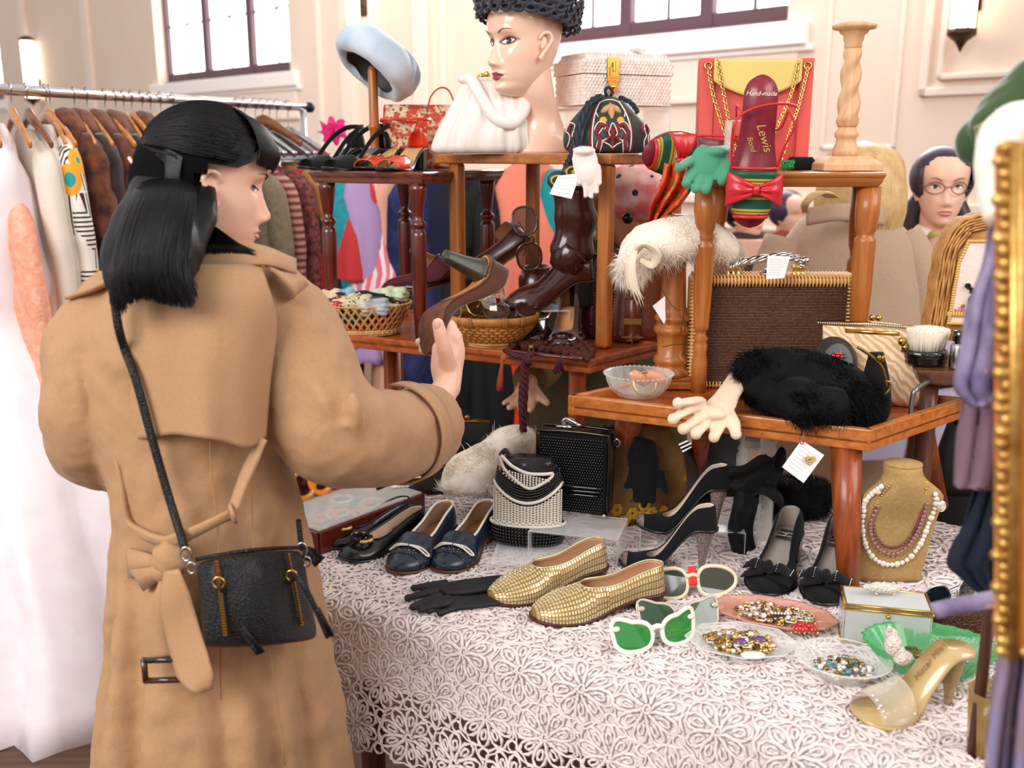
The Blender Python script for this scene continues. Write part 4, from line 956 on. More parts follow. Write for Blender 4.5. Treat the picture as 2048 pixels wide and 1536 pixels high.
# ---------------------------------------------------------------- people behind
def person(label, hx, hy, y, face, coatm, rows, yb, s=1.0, hairfn=None, sk=skin, faceon=True, legs=True, up=(0, 0, 1), neck=True):
    r = thing('person', label, 'person', P(hx, hy, y), world=True); r.location.z = 0
    M = headM(P(hx, hy, y), face, up, s); bd = MB().join(head_mb(56, 48), M)
    bd.tube([M @ V((-.02, 0, -.06)), M @ V((-.035, 0, -.13)), P((rows[0][1]+rows[0][2])/2, rows[0][0]+20, yb)], [.05*s, .05*s, .06*s], 16, sub=3)
    c0 = P((rows[1][1]+rows[1][2])/2, rows[1][0], yb)
    for sg in (-1, 1):
        bd.tube([V((c0.x+sg*.09, yb, .85)), V((c0.x+sg*.09, yb, .45)), V((c0.x+sg*.1, yb, .05))], [.08, .055, .04], 12, sub=2); bd.tube([V((c0.x+sg*.1, yb+.04, .04)), V((c0.x+sg*.1, yb-.14, .03))], [.038, .03], 10)
    bd.tube([c0, V((c0.x, yb, .85))], [.12, .13], 14)
    build('body', bd, sk, r, remesh=.006, msm=1)
    if faceon: face_parts(r, M)
    mb = MB(); rings = []
    for i in range(45):
        py = rows[0][0]+(rows[-1][0]-rows[0][0])*i/44; xl = slerp([(q[0], q[1]) for q in rows], py); xr = slerp([(q[0], q[2]) for q in rows], py); d = slerp([(q[0], q[3]) for q in rows], py)
        c = P((xl+xr)/2, py, yb); hw = (P(xr, py, yb)-P(xl, py, yb)).x/2; k = i/44
        rings.append([V((c.x+hw*cos(a)*(1+.03*k*sin(a*9+k*3)), yb+d*sin(a)*(1+.05*k*sin(a*7+k*2)), c.z)) for a in [2*pi*j/56 for j in range(56)]])
    mb.loft(rings); build('coat', mb, coatm, r, msm=2, disp=(.2, .02))
    if hairfn: hairfn(r, M)
    return r
m_beige = mat('beige_wool', '#c2a68e', .9, sheen=.2, n=(160, '#b69a80', .3)); m_olive = mat('olive_wool', '#55492f', .9, n=(40, '#463b24', .3)); m_blk = mat('black_coat', '#1d1b1c', .6)
def blond(r, M):
    h = MB(); h.ball(M @ V((-.01, 0, .02)), (.1, .105, .11), 20, 14); build('hair', h, m_blond, r, disp=(.03, .008)); s_ = MB(); rg = random.Random(5)
    for i in range(420):
        a = rg.uniform(-2.1, 2.1); d = V((-cos(a)*.105, sin(a)*.108, 0))
        s_.tube([M @ V((.0, 0, .125)), M @ (V((d.x*.8, d.y*.8, .09))), M @ (V((d.x, d.y, .02))), M @ V((d.x*1.05, d.y*1.05, -.06)), M @ V((d.x*.8, d.y*.85, -.13-.02*rg.random()))], [.002, .004, .004, .004, .0015], 4, sub=3, cap=False)
    build('hair_strands', s_, m_blond, r, kind='stuff')
bp = person('blonde person in a beige wool coat seen from behind at the right', 1722, 378, 2.95, (.25, 1, -.15), m_beige,
       [(425, 1620, 1770, .07), (450, 1590, 1800, .13), (500, 1560, 1828, .16), (600, 1540, 1848, .18), (700, 1530, 1852, .2), (800, 1530, 1850, .22), (1000, 1525, 1850, .23), (1200, 1525, 1850, .24)], 2.95, 1.1, blond, faceon=False)
# loose lock of blonde hair curling over the collar
lk = MB(); rg = random.Random(8)
for i in range(90):
    o = rg.uniform(-14, 14); lk.tube([P(1665+o, 395, 2.78), P(1640+o*.8, 385, 2.76), P(1612+o*.5, 405, 2.76), P(1610+o*.4, 425, 2.78)], [.002, .004, .003, .001], 4, sub=4, cap=False)
build('hair_lock', lk, m_blond, bp, kind='stuff')
b = MB()
for sx, pts in ((1, [(1800, 470, 2.93), (1838, 560, 2.9), (1846, 680, 2.86), (1850, 800, 2.8)]), (-1, [(1570, 480, 2.93), (1548, 580, 2.9), (1545, 700, 2.86), (1550, 800, 2.8)])): b.tube([P(*p) for p in pts], [.06, .07, .07, .06], 16, sub=4)
build('sleeve', b, m_beige, bp, disp=(.15, .02))
b = MB(); b.grid(lambda a, c: P(1615+150*a, 418+34*c-10*sin(pi*a), 2.80-.04*sin(pi*a)-.015*c), 20, 4); build('collar', b, m_beige, bp, solid=.01)
def tied(r, M):
    h = MB(); h.grid(lambda a, c: M @ V((.088*cos(1.15+3.98*a)*1.06-.004-.028*(1-c)*0, -.078*sin(1.15+3.98*a)*1.05, -.05+.0*a+.1*c)), 30, 8)
    h = MB(); h.ball(M @ V((-.012, 0, .03)), (.095, .098, .095), 24, 16); hh = MB()
    for p, in zip(h.v): pass
    inv = M.inverted(); keep = []
    for f in h.f:
        c = sum((h.v[i] for i in f), V())/len(f); l = inv @ c
        if l.x < .045+max(0, l.z-.055)*1.2 : keep.append(f)
    h.f = keep; h.m = [0]*len(keep); h.tube([M @ V((-.06, -.03, -.02)), M @ V((-.05, -.07, -.08)), M @ V((-.03, -.075, -.16)), M @ V((-.03, -.07, -.2))], [.03, .026, .022, .008], 10, sub=4)
    h.tube([M @ V((-.06, .03, -.02)), M @ V((-.05, .07, -.08)), M @ V((-.03, .075, -.16))], [.03, .026, .018], 10, sub=4); build('hair', h, m_hair2, r, solid=.004)
    g = MB()
    for sg in (-1, 1): g.tube([face_ptM(M, sg*.033+.024*cos(t), -.001+.0165*sin(t), .016-.1*abs(sg*.033+.024*cos(t))) for t in [k*2*pi/20 for k in range(20)]], .0016, 6, closed=True); g.tube([M @ V((.088, sg*.058, .004)), M @ V((0, sg*.078, .006))], .0015, 6)
    g.tube([face_ptM(M, -.009, .002, .012), face_ptM(M, .009, .002, .012)], .0015, 6); build('glasses', g, mat('tortoise_frame', '#7a4a3c', .3), r)
    c = MB().tube([M @ V((-.035+.062*cos(t), .062*sin(t), -.155+.02*cos(t))) for t in [k*2*pi/16 for k in range(16)]], .013, 8, closed=True); build('collar', c, mat('yellow_green_knit', '#c9c96a', .9), r)
def face_ptM(M, y, z, o): return M @ face_pt(y, z, o)
gp = person('smiling woman with glasses and a black coat far behind the wicker mirror', 1884, 375, 3.1, (-.22, -1, .02), m_blk,
       [(440, 1872, 1922, .045), (458, 1850, 1955, .07), (490, 1826, 1990, .12), (700, 1810, 2010, .14), (1000, 1810, 2010, .16), (1200, 1810, 2010, .17)], 3.15, 1.03, tied)
b = MB(); b.ribbon([P(1822, 530, 2.98), P(1828, 480, 3.0), P(1850, 455, 3.05)], .045, .006, side=(1, 0, 0), sub=3); build('strap', b, mat('pink_strap', '#e8c9bd', .6), gp)
def cap_(r, M):
    h = MB(); h.ball(M @ V((-.01, 0, .045)), (.115, .115, .085), 24, 14, fn=lambda d: 1+.03*sin(9*atan2(d.y, d.x))); build('hat', h, mat('pink_floral_cloth', '#f3d0c8', .7, n=(14, '#dd6a72', .12), vor=('#222a44', 22, .2)), r)
    e = MB().ball(P(1256, 436, 2.68), .016, 14, 10); build('earring', e, mat('black_bead', '#0c0c0e', .2), r)
    h = MB().tube([M @ V((-.06, -.05, 0)), M @ V((-.07, -.06, -.06)), M @ V((-.07, -.05, -.1))], [.03, .035, .02], 10, sub=3); build('hair', h, mat('auburn_hair', '#6b3a22', .5), r)
op = person('stooping shopper in an olive coat and pink floral hat behind the shelves', 1268, 415, 2.85, (.5, -.6, -.55), m_olive,
       [(440, 1190, 1310, .06), (470, 1140, 1345, .12), (520, 1120, 1350, .16), (600, 1100, 1350, .17), (760, 1060, 1360, .18), (1000, 1060, 1380, .2), (1200, 1060, 1380, .2)], 3.0, 1.0, cap_, sk=mat('skin_tan', '#b87a5c', .5), faceon=False)
b = MB(); b.ribbon([P(1120, 480, 2.80), P(1160, 462, 2.78), P(1200, 452, 2.78)], .045, .008, side=(0, -.3, 1), sub=4); build('lapel', b, mat('olive_light', '#7a6a48', .9), op)
b = MB().lathe([(.001, 0), (.012, .001), (.012, .005), (.006, .006), (.004, .004)], 14, P(1185, 466, 2.765), axis=V((0, -1, .1))); build('button', b, mat('horn_button', '#9a8a6e', .4), op)
sv = MB(); sv.tube([P(1110, 620, 2.95), P(1090, 720, 2.75), P(1058, 760, 2.56)], [.07, .06, .045], 14, sub=4); build('sleeve', sv, mat('olive_light', '#7a6a48', .9), op)
hd = [([P(1057, 765, 2.55), P(1052, 785, 2.52)], [.026, .03]), ([P(1040, 782, 2.52), P(1028, 795, 2.5), P(1008, 806, 2.47)], [.013, .01, .007]), ([P(1048, 790, 2.51), P(1036, 808, 2.48), P(1018, 815, 2.45)], [.013, .01, .008]),
      ([P(1056, 793, 2.51), P(1052, 812, 2.48), P(1040, 815, 2.44)], [.013, .01, .008]), ([P(1066, 792, 2.51), P(1064, 812, 2.48), P(1060, 820, 2.45)], [.013, .01, .008]), ([P(1070, 780, 2.53), P(1082, 795, 2.5), P(1094, 806, 2.48)], [.014, .012, .009])]
build('hand', hand_mb(hd), skin2, op, remesh=.004, msm=2)
for i, (px, py, y, m, lb) in enumerate(((1495, 430, 4.6, mat('dark_jumper', '#3a2c30', .9), 'blurred dark haired shopper far back between the table legs'), (1580, 430, 5.2, mat('red_jumper', '#a4463c', .9), 'blurred shopper in a reddish top far behind the blonde person'))):
    r = person(lb, px, py, y, (.5, -1, 0), m, [(py+28, px-14, px+16, .05), (py+45, px-46, px+46, .1), (py+200, px-55, px+60, .15), (py+450, px-55, px+60, .16)], y, 1.0, lambda r, M: build('hair', MB().ball(M @ V((-.03, 0, .03)), (.1, .1, .1), 16, 12), [m_hair, m_hair2][i], r), sk=skin2, faceon=False)
# ================================================================ shoe builder
def hwid(s, toe):
    T = {'round': [(0, 0), (.012, .2), (.05, .46), (.12, .6), (.3, .62), (.45, .68), (.6, .87), (.72, 1), (.82, .97), (.9, .82), (.95, .64), (.985, .36), (1, 0)],
         'point': [(0, 0), (.012, .2), (.05, .46), (.12, .58), (.3, .58), (.45, .64), (.6, .88), (.7, 1), (.8, .88), (.9, .58), (.96, .34), (.99, .16), (1, 0)],
         'almond': [(0, 0), (.012, .2), (.05, .46), (.12, .6), (.3, .62), (.45, .68), (.6, .88), (.71, 1), (.81, .93), (.9, .72), (.95, .52), (.985, .28), (1, 0)]}[toe]
    return slerp(T, s)
class Shoe:
    def __init__(s, L=.25, W=.082, hh=.02, toe='almond', so=.66, vamp=.036, back=.056, side=.045, heel='flat', st=.004, toez=.02):
        s.L, s.W, s.hh, s.toe, s.so, s.vamp, s.back, s.side, s.heel, s.st, s.toez = L, W, hh, toe, so, vamp, back, side, heel, st, toez
    def base(s, t):
        if t > .68: z = 0+.006*max(0, (t-.8)/.2)**2
        else: k = max(0, min(1, (.68-t)/.5)); z = s.hh*(3*k*k-2*k**3)
        return z+s.st
    def cx(s, t): return t*s.L
    def H(s, t): return slerp([(0, s.back), (.12, s.back*.97), (.35, s.side), (.55, s.vamp*1.15), (.68, s.vamp), (.85, s.vamp*.75), (.95, s.toez), (1, s.toez*.45)], t)
    def wall(s, t):    # opening edge angle
        if t >= s.so: return pi/2
        k = (s.so-t)/s.so
        return pi/2-(pi/2-.92)*min(1, sqrt(1-(1-min(1, k/.32))**2))
    def pt(s, t, f, sg, o=0):
        w_ = hwid(t, s.toe)*s.W/2+o; H = s.H(t)+o; c = cos(f)
        x = s.cx(t)
        lean = 0
        if t < .15: x -= .012*(sin(f)*(1-t/.15))*-.6
        bulge = 1+.10*sin(min(f, pi/2)*2)*(1 if t < .5 else .6)
        return V((x, sg*w_*c**.9*bulge if c > 1e-4 else 0, s.base(t)+H*sin(f)))
    def ts(s, n=44): 
        out = []
        for i in range(n+1): u = i/n; out.append((.5-.5*cos(pi*u))*.55+u*.45)
        return out
    def upper(s, nf=9, o=0, t0=0, t1=1, f0=0, sides=(1, -1)):
        mb = MB(); T = [t for t in s.ts() if t0 <= t <= t1]
        for sg in sides:
            rings = [[s.pt(t, f0+(max(s.wall(t), f0+.01)-f0)*j/nf, sg, o) for j in range(nf+1)] for t in T]
            if sg < 0: rings = [r[::-1] for r in rings]
            mb.loft(rings, cap=False, closed=False)
        return mb
    def edge(s, o=.0): 
        T = [t for t in s.ts(60) if t < s.so]+[s.so]
        return [s.pt(t, s.wall(t), 1, o) for t in T]+[s.pt(t, s.wall(t), -1, o) for t in T[::-1][1:]]
    def insole(s, z=.003):
        mb = MB(); T = [t for t in s.ts() if t < s.so+.1]
        rings = [[V((s.cx(t), hwid(t, s.toe)*s.W/2*.93*k, s.base(t)+z)) for k in (-1, -.5, 0, .5, 1)] for t in T]; mb.loft(rings, cap=False, closed=False); return mb
    def sole(s, th=None, ext=.0025, t1=1):
        mb = MB(); th = th or s.st; rings = []
        for t in s.ts():
            w_ = max(.001, hwid(t, s.toe)*s.W/2+ext); x = s.cx(t)+(ext*(2*t-1)); z = s.base(t)
            rings.append([V((x, -w_, z-th)), V((x, w_, z-th)), V((x, w_, z+.0005)), V((x, -w_, z+.0005))])
        return mb.loft(rings)
    def heelmb(s, kind=None):
        kind = kind or s.heel; mb = MB(); rings = []; n = 20
        t1 = {'flat': .27, 'block': .27, 'stiletto': .24, 'louis': .25}[kind]
        for i in range(12):
            k = i/11; ring = []
            top = 1-k
            if kind in ('flat', 'block'): sx = 1-.08*k; sy = 1-.06*k; dx = 0
            elif kind == 'louis': q = k**.5; sx = 1-.62*q; sy = 1-.55*q; dx = -.006*k+.012*q
            else: q = k**.6; sx = 1-.80*q; sy = 1-.82*q; dx = .004*q+.004*k
            for j in range(n):
                a = 2*pi*j/n; t = t1/2*(1-cos(a)); w_ = hwid(max(t, .0001), s.toe)*s.W/2
                x = s.cx(t); xc = s.cx(t1*.42)
                y = w_*(1 if sin(a) > 0 else -1)*(1 if 0.02 < t < t1-.005 else .0 if t <= .02 else abs(sin(a)))
                yy = w_*sin(a)/max(.35, abs(sin(a)))*min(1, abs(sin(a))/.35)
                ztop = s.base(t)-s.st*.5
                ring.append(V((xc+(x-xc)*sx+dx, yy*sy, ztop*top+0*k)))
            rings.append(ring)
        return mb.loft(rings[::-1])
def make_shoe(sh, name, label, cat, mats, group=None, lining=None, trim=None, trimr=.0016, extra=None, heelm=None, solem=None, insolem=None):
    r = thing(name, label, cat, group=group)
    if lining is None: lining = mat('tan_lining', '#b98a5c', .6)
    solem = solem or mat('brown_sole', '#6a3b22', .5)
    u_ = build('upper', sh.upper(), [mats, lining], r, solid=.0022, solm=1, off=-1, fix=True)
    build('insole', sh.insole(), insolem or lining, r)
    build('sole', sh.sole(), solem, r)
    if sh.hh > .004: build('heel', sh.heelmb(), heelm or solem, r)
    if trim: build('trim', MB().tube(sh.edge(.0008), trimr, 6), trim, u_)
    if extra: extra(r, sh)
    return r
def place_shoe(r, toe, heel, sh, lift=0):
    """toe, heel: ground points"""
    d = (heel-toe); rz = atan2(-d.y, -d.x); r.location = V((toe.x, toe.y, toe.z+lift))-V((cos(rz), sin(rz), 0))*sh.L; r.rotation_euler = (0, 0, rz)
s_suede = mat('brown_suede', '#5e3624', .9, sheen=.4, n=(30, '#4b2a1c', .25)); s_worn = mat('worn_leather_sole', '#8c5233', .75, n=(28, '#4e2c1f', .2)); s_arch = mat('orange_leather_arch', '#cf8a50', .5, n=(20, '#b06c38', .2))
HS = Shoe(L=.222, W=.078, hh=.086, toe='point', so=.70, vamp=.03, back=.06, side=.048, heel='louis')
def ex(r, sh):
    mb = MB(); rings = []
    for t in sh.ts():
        w_ = max(.001, hwid(t, sh.toe)*sh.W/2*.93)
        if t < .52: rings.append([V((sh.cx(t), -w_, sh.base(t)-sh.st-.0015)), V((sh.cx(t), w_, sh.base(t)-sh.st-.0015)), V((sh.cx(t), w_, sh.base(t)-.001)), V((sh.cx(t), -w_, sh.base(t)-.001))])
    mb.loft(rings); build('arch', mb, s_arch, r)
hs = make_shoe(HS, 'high_heel_shoe', 'brown suede high heel held upright in the hand of the woman', 'shoe', s_suede, extra=ex, heelm=mat('olive_heel', '#3d3a2c', .35), solem=s_worn)
X = V((-.18, -.45, -.87)).normalized(); Z = V((.80, .45, -.40)); Z = (Z-X*Z.dot(X)).normalized(); Y = Z.cross(X)
Mh = Matrix(((X.x, Y.x, Z.x, 0), (X.y, Y.y, Z.y, 0), (X.z, Y.z, Z.z, 0), (0, 0, 0, 1)))
tip = P(856, 708, 1.765); loc = tip-(Mh.to_3x3() @ V((HS.L, 0, .01))); Mh.translation = loc; hs.matrix_world = Mh
# ================================================================ shoes for sale
def seat(r, toe, heel, sh): place_shoe(r, toe, heel, sh)
m_bleather = mat('black_leather', '#141316', .3, coat=.3); m_cream = mat('cream_insole', '#e3cdb6', .55); m_ginger = mat('ginger_lining', '#9b5a33', .6, n=(30, '#7d4526', .2))
m_goldbr = mat('gold_braid', '#e2bb6a', .4, .6); m_bsuede = mat('black_suede', '#0d0e11', .95, sheen=.1); m_bvel = mat('black_velvet', '#050508', .95, sheen=.08)
FL_ = Shoe(L=.232, W=.078, hh=.012, toe='round', so=.74, vamp=.03, back=.05, side=.04)
def rosette(r, sh):
    b = MB(); c = sh.pt(.8, pi/2, 1)+V((-.002, 0, .001))
    for k in range(9):
        a = 2*pi*k/9; b.tube([c+V((.018*cos(a), .022*sin(a), .004)), c+V((.018*cos(a+.5), .022*sin(a+.5), .009)), c+V((.018*cos(a+.95), .022*sin(a+.95), .003))], .0045, 6, sub=3)
    ro = build('rosette', b, m_bsuede, r)
    b = MB()
    for k in (1, 2, 5, 6): 
        for q in range(6): a = 2*pi*(k+q/7)/9; b.ball(c+V((.021*cos(a), .0255*sin(a), .0085)), .0034, 8, 6)
    build('gold_cord', b, m_goldbr, ro)
    hp_ = MB(); T_ = [t for t in sh.ts() if t < .33]; hp_.loft([[V((sh.cx(t), hwid(t, sh.toe)*sh.W/2*.9*k, sh.base(t)+.005)) for k in (-1, 0, 1)] for t in T_], cap=False, closed=False); build('heel_pad', hp_, m_ginger, r)
for toe, heel, lb in (((645, 1098), (822, 1040), 'black leather ballet flat with gold braid rosette, the rear one of its pair'), ((688, 1126), (852, 1056), 'black leather ballet flat with gold braid rosette, the front one beside the navy loafer')):
    r = make_shoe(FL_, 'ballet_flat', lb, 'shoe', m_bleather, lining=m_cream, insolem=m_cream, extra=rosette, group='black ballet flats', solem=m_bleather, trim=m_bleather); place_shoe(r, Q(*toe, TZ+.004), Q(*heel, TZ+.004), FL_)
m_navy = mat('navy_leather', '#12202e', .33, coat=.3, n=(60, '#1a2c40', .2)); m_navydot = mat('navy_dotted', '#13212f', .4, vor=('#e8e4dc', 210, .16)); m_wpipe = mat('white_piping', '#f0e8dc', .45)
NV = Shoe(L=.242, W=.088, hh=.02, toe='almond', so=.66, vamp=.038, back=.062, side=.046)
m_lin = mat('beige_leather_lining', '#c2a184', .6, n=(18, '#ad8b70', .2)); m_ins = mat('amber_insole', '#c98a48', .5, n=(22, '#a96a30', .15))
def loafer(r, sh):
    build('dotted_side', sh.upper(o=.0011, t0=.62, t1=.86, f0=.12), m_navydot, r)
    b = MB(); rings = [[sh.pt(t, f, sg, .0025+.003*(1-(t-.6)/.16)) for sg, f in ((1, .75), (1, 1.1), (1, pi/2), (-1, 1.1), (-1, .75))] for t in (.755, .73, .7, .67)]
    c = sh.pt(.66, pi/2, 1); rings.append([V((c.x-.012, sh_.y*.95, c.z+.006-abs(sh_.y)*.1)) for sh_ in rings[-1]]); rings.append([V((c.x-.02, sh_.y*.6, c.z+.008)) for sh_ in rings[0]])
    b.loft(rings, cap=False, closed=False); build('tongue', b, m_navy, r, solid=.003, sub=1)
    b = MB()
    for sg in (1, -1): b.tube([sh.pt(.765, pi/2-.02, sg, .005), sh.pt(.755, 1.1, sg, .006), sh.pt(.745, .62, sg, .004), sh.pt(.772, .66, sg, .004), sh.pt(.775, 1.15, sg, .005), sh.pt(.768, pi/2-.02, sg, .005)], .0022, 8, sub=4, flat=.8)
    build('bow', b, m_wpipe, r)
    t = MB(); T_ = [t for t in sh.ts() if .02 < t < .62]; t.loft([[V((sh.cx(q), hwid(q, sh.toe)*sh.W/2*.78*k, sh.base(q)+.0048)) for k in (-1, 0, 1)] for q in T_], cap=False, closed=False); build('insole_pad', t, m_ins, r)
for toe, heel, lb in (((790, 1152), (905, 1062), 'navy leather loafer with white piping and bow, next to the black flats'), ((880, 1150), (985, 1062), 'navy leather loafer with white piping and bow, next to the white fringed bag')):
    r = make_shoe(NV, 'loafer', lb, 'shoe', m_navy, lining=m_lin, trim=m_wpipe, trimr=.0028, extra=loafer, group='navy loafers'); place_shoe(r, Q(*toe, TZ+.004), Q(*heel, TZ+.004), NV)
m_woven = mat('gold_leather', '#f3e2bd', .27, .6, n=(26, '#e6cf9c', .2)); m_wov2 = mat('gold_leather_gap', '#a8823f', .45, .5)
GL = Shoe(L=.255, W=.088, hh=.022, toe='almond', so=.64, vamp=.046, back=.062, side=.046, st=.005)
def weave(r, sh):
    b = MB(); nt = 46
    for i in range(nt):
        t0 = .01+i*.97/nt; t1 = t0+.97/nt
        for sg in (1, -1):
            tm = (t0+t1)/2; fw = sh.wall(tm); nf = max(3, int(round(fw/(.19 if tm < .6 else .19)*(.7+.3*hwid(tm, sh.toe)))))
            for j in range(nf):
                f0 = fw*j/nf; f1 = fw*(j+1)/nf; e = .12; q = []
                for (a, c) in ((e, e), (1-e, e), (1-e, 1-e), (e, 1-e)): q.append((t0+(t1-t0)*(a+(.5 if (j % 2) else 0)*0), f0+(f1-f0)*c))
                lo = [sh.pt(min(.999, t), f, sg, .0002) for t, f in q]; hi = [sh.pt(min(.999, t), f, sg, .0017 if (i+j) % 2 else .0011) for t, f in q]
                cc = sum(hi, V())/4; hi = [cc+(p-cc)*.82 for p in hi]; ms_ = cc+(cc-sum(lo, V())/4)*.5
                n_ = 0
                b.add(lo+hi, [(4, 5, 6, 7) if sg > 0 else (7, 6, 5, 4), (0, 1, 5, 4), (1, 2, 6, 5), (2, 3, 7, 6), (3, 0, 4, 7)])
    build('woven_strips', b, m_woven, r, smooth=False, kind='stuff', fix=True)
    t = MB(); T_ = [t for t in sh.ts() if t < .68]; t.loft([[V((sh.cx(q), hwid(q, sh.toe)*sh.W/2*.88*k, sh.base(q)+.0045)) for k in (-1, 0, 1)] for q in T_], cap=False, closed=False); build('insole_pad', t, mat('nude_insole', '#d9b08c', .5), r)
for toe, heel, lb in (((977, 1208), (1232, 1146), 'gold woven leather slip-on, the rear one of its pair beside the black gloves'), ((1062, 1242), (1310, 1205), 'gold woven leather slip-on, the front one by the cream sunglasses')):
    r = make_shoe(GL, 'loafer', lb, 'shoe', m_wov2, lining=mat('nude_lining', '#cfa27a', .5), trim=m_woven, extra=weave, solem=mat('oxblood_sole', '#4a1f17', .4), group='gold woven slip-ons'); place_shoe(r, Q(*toe, TZ+.004), Q(*heel, TZ+.004), GL)
m_glit = mat('glitter', '#8a7a76', .3, .5, vor=('#f4e6e0', 420, .3, '#b08a80', 300, .25))
PH = Shoe(L=.185, W=.074, hh=.09, toe='point', so=.73, vamp=.028, back=.058, side=.042, heel='stiletto')
def glit(r, sh):
    build('toe_cap', sh.upper(o=.001, t0=.9, t1=1), m_glit, r)
def ribbon_ankle(r, sh):
    b = MB(); pts = [V((.0, -.01, sh.hh+.055)), V((-.03, -.04, sh.hh+.05)), V((-.045, -.045, sh.hh)), V((-.035, -.05, .07)), V((-.03, -.045, .045))]
    b.ribbon(pts, [(0, .02), (.5, .045), (1, .02)], .0015, side=(1, .3, 0), sub=6)
    build('sheer_ribbon', b, mat('sheer_black', '#0c0c10', .7, alpha=.8), r)
r = make_shoe(PH, 'high_heel_shoe', 'black suede stiletto with glitter heel standing on the lace behind the gold shoes', 'shoe', m_bvel, lining=mat('ivory_lining', '#e8ddd0', .5), extra=glit, heelm=m_glit, solem=m_bleather, group='glitter heel stilettos')
place_shoe(r, Q(1240, 1128, TZ+.004), Q(1452, 1150, TZ+.004), PH)
r2_ = copytree(r); r2_['label'] = 'black suede stiletto with glitter toe raised on the clear acrylic riser'
place_shoe(r2_, Q(1272, 1052, TZ+.05), Q(1470, 1062, TZ+.05), PH)
# ribbon draped over the raised shoe
b = MB(); b.grid(lambda a, c: P(1395+165*a+8*sin(c*9), 990-75*sin(min(1, a*1.3)*1.5)+c*(34+60*a)+6*sin(a*14), 1.93-.05*sin(a*3)+.02*c+.01*sin(c*11+a*7)), 40, 14)
b.grid(lambda a, c: P(1462+50*a+6*sin(c*7), 960+150*c, 1.90-.02*sin(a*5)+.008*sin(c*13)), 12, 20)
b.grid(lambda a, c: P(1530+42*a, 905+12*sin(a*6)+60*c*(1-.4*a), 1.92+.01*sin(a*9+c*4)), 12, 8)
o = build('ribbon', b, mat('black_chiffon', '#08080a', .85, alpha=.93), solid=.001); tag(o, 'black chiffon ribbon tied in a bow over the raised stiletto heel', 'ribbon')
BV = Shoe(L=.245, W=.094, hh=.05, toe='point', so=.72, vamp=.032, back=.06, side=.045, heel='block')
def bigbow(r, sh):
    b = MB(); c = sh.pt(.80, pi/2, 1)+V((-.004, 0, .006))
    for sg in (1, -1):
        b.grid(lambda a, q: c+V((.012+(a-.5)*.042*(1-.3*q)*1.0, sg*(.004+.042*q), .004+.016*sin(pi*min(1, q*1.15))*(.4+.6*sin(pi*a)))), 8, 8)
        b.grid(lambda a, q: c+V((.012+(a-.5)*.042*(1-.3*q), sg*(.004+.042*q), .002-.018*q)), 6, 6)
    b.ball(c+V((.012, 0, .01)), (.018, .009, .012), 12, 8)
    bw = build('bow', b, m_bvel, r, solid=.002)
    g = MB()
    for sg in (1, -1):
        for q in (.35, .95):
            for k in range(11): a = k/10; g.ball(c+V((.012+(a-.5)*.042*(1-.3*q), sg*(.004+.042*q), .006+.016*sin(pi*min(1, q*1.15))*(.4+.6*sin(pi*a)))), .0011, 6, 4)
    build('silver_beads', g, MATS['silver_metal'], bw, kind='stuff')
    l = MB(); l.box((sh.L*.24, 0, sh.base(.24)+.006), (.05, .03, .001)); build('insole_label', l, m_bleather, r, smooth=False)
    for k, s_ in enumerate(('STUART WEITZMAN', 'for', 'MR. SEYMOUR')):
        text('lettering', s_, .0045, MATS['white_piping'], r, (sh.L*.24+.008-.008*k, 0, sh.base(.24)+.0068), rot=(0, 0, -pi/2))
for toe, heel, lb in (((1522, 1196), (1598, 1078), 'black velvet pump with a beaded bow, left one of the pair by the teak leg'), ((1640, 1216), (1688, 1100), 'black velvet pump with a beaded bow, right one half hidden by the teak leg')):
    r = make_shoe(BV, 'pump', lb, 'shoe', m_bvel, lining=mat('grey_insole', '#a49890', .5), extra=bigbow, solem=m_bleather, group='black velvet pumps'); place_shoe(r, Q(*toe, TZ+.004), Q(*heel, TZ+.004), BV)
# clear mule
m_clear = mat('clear_vinyl', '#efe6d2', .06, clear=.12); m_tan = mat('tan_insole', '#c9ab74', .25, coat=.8); m_luc = mat('lucite_heel', '#a88a58', .08, clear=.6)
CM = Shoe(L=.178, W=.078, hh=.088, toe='round', so=.9, vamp=.035, back=.05, side=.04, heel='stiletto')
r = thing('mule', 'clear plastic high heeled mule with tan insole at the front right corner', 'shoe')
build('insole', CM.sole(th=.007), m_tan, r); build('heel', CM.heelmb('stiletto'), m_luc, r)
v_ = MB()
for sg in (1, -1):
    rings = [[CM.pt(t, .05+(pi/2-.05)*j/8, sg, .003) for j in range(9)] for t in [.6+.3*k/9 for k in range(10)]]
    v_.loft([q if sg > 0 else q[::-1] for q in rings], cap=False, closed=False)
build('clear_vamp', v_, m_clear, r, solid=.001, fix=True)
v_ = MB()
for t, f, sg in ((.62, .3, 1), (.63, .3, -1), (.9, .9, -1), (.9, .9, 1)): v_.ball(CM.pt(t, f, sg, .004), .0022, 8, 6)
for k in range(5): v_.ball(CM.pt(.88, .5+.25*k, 1, .005), .0026, 8, 6)
build('rhinestones', v_, mat('crystal', '#f0e6dc', .05, .6), r, kind='stuff')
text('lettering', 'Mister Miami', .014, mat('gilt_print', '#a9843c', .4, .5), r, (CM.L*.34, 0, CM.base(.34)+.004), rot=(0, -R(50), pi), shear=.3)
place_shoe(r, Q(1712, 1436, TZ+.004), Q(1905, 1408, TZ+.004), CM)
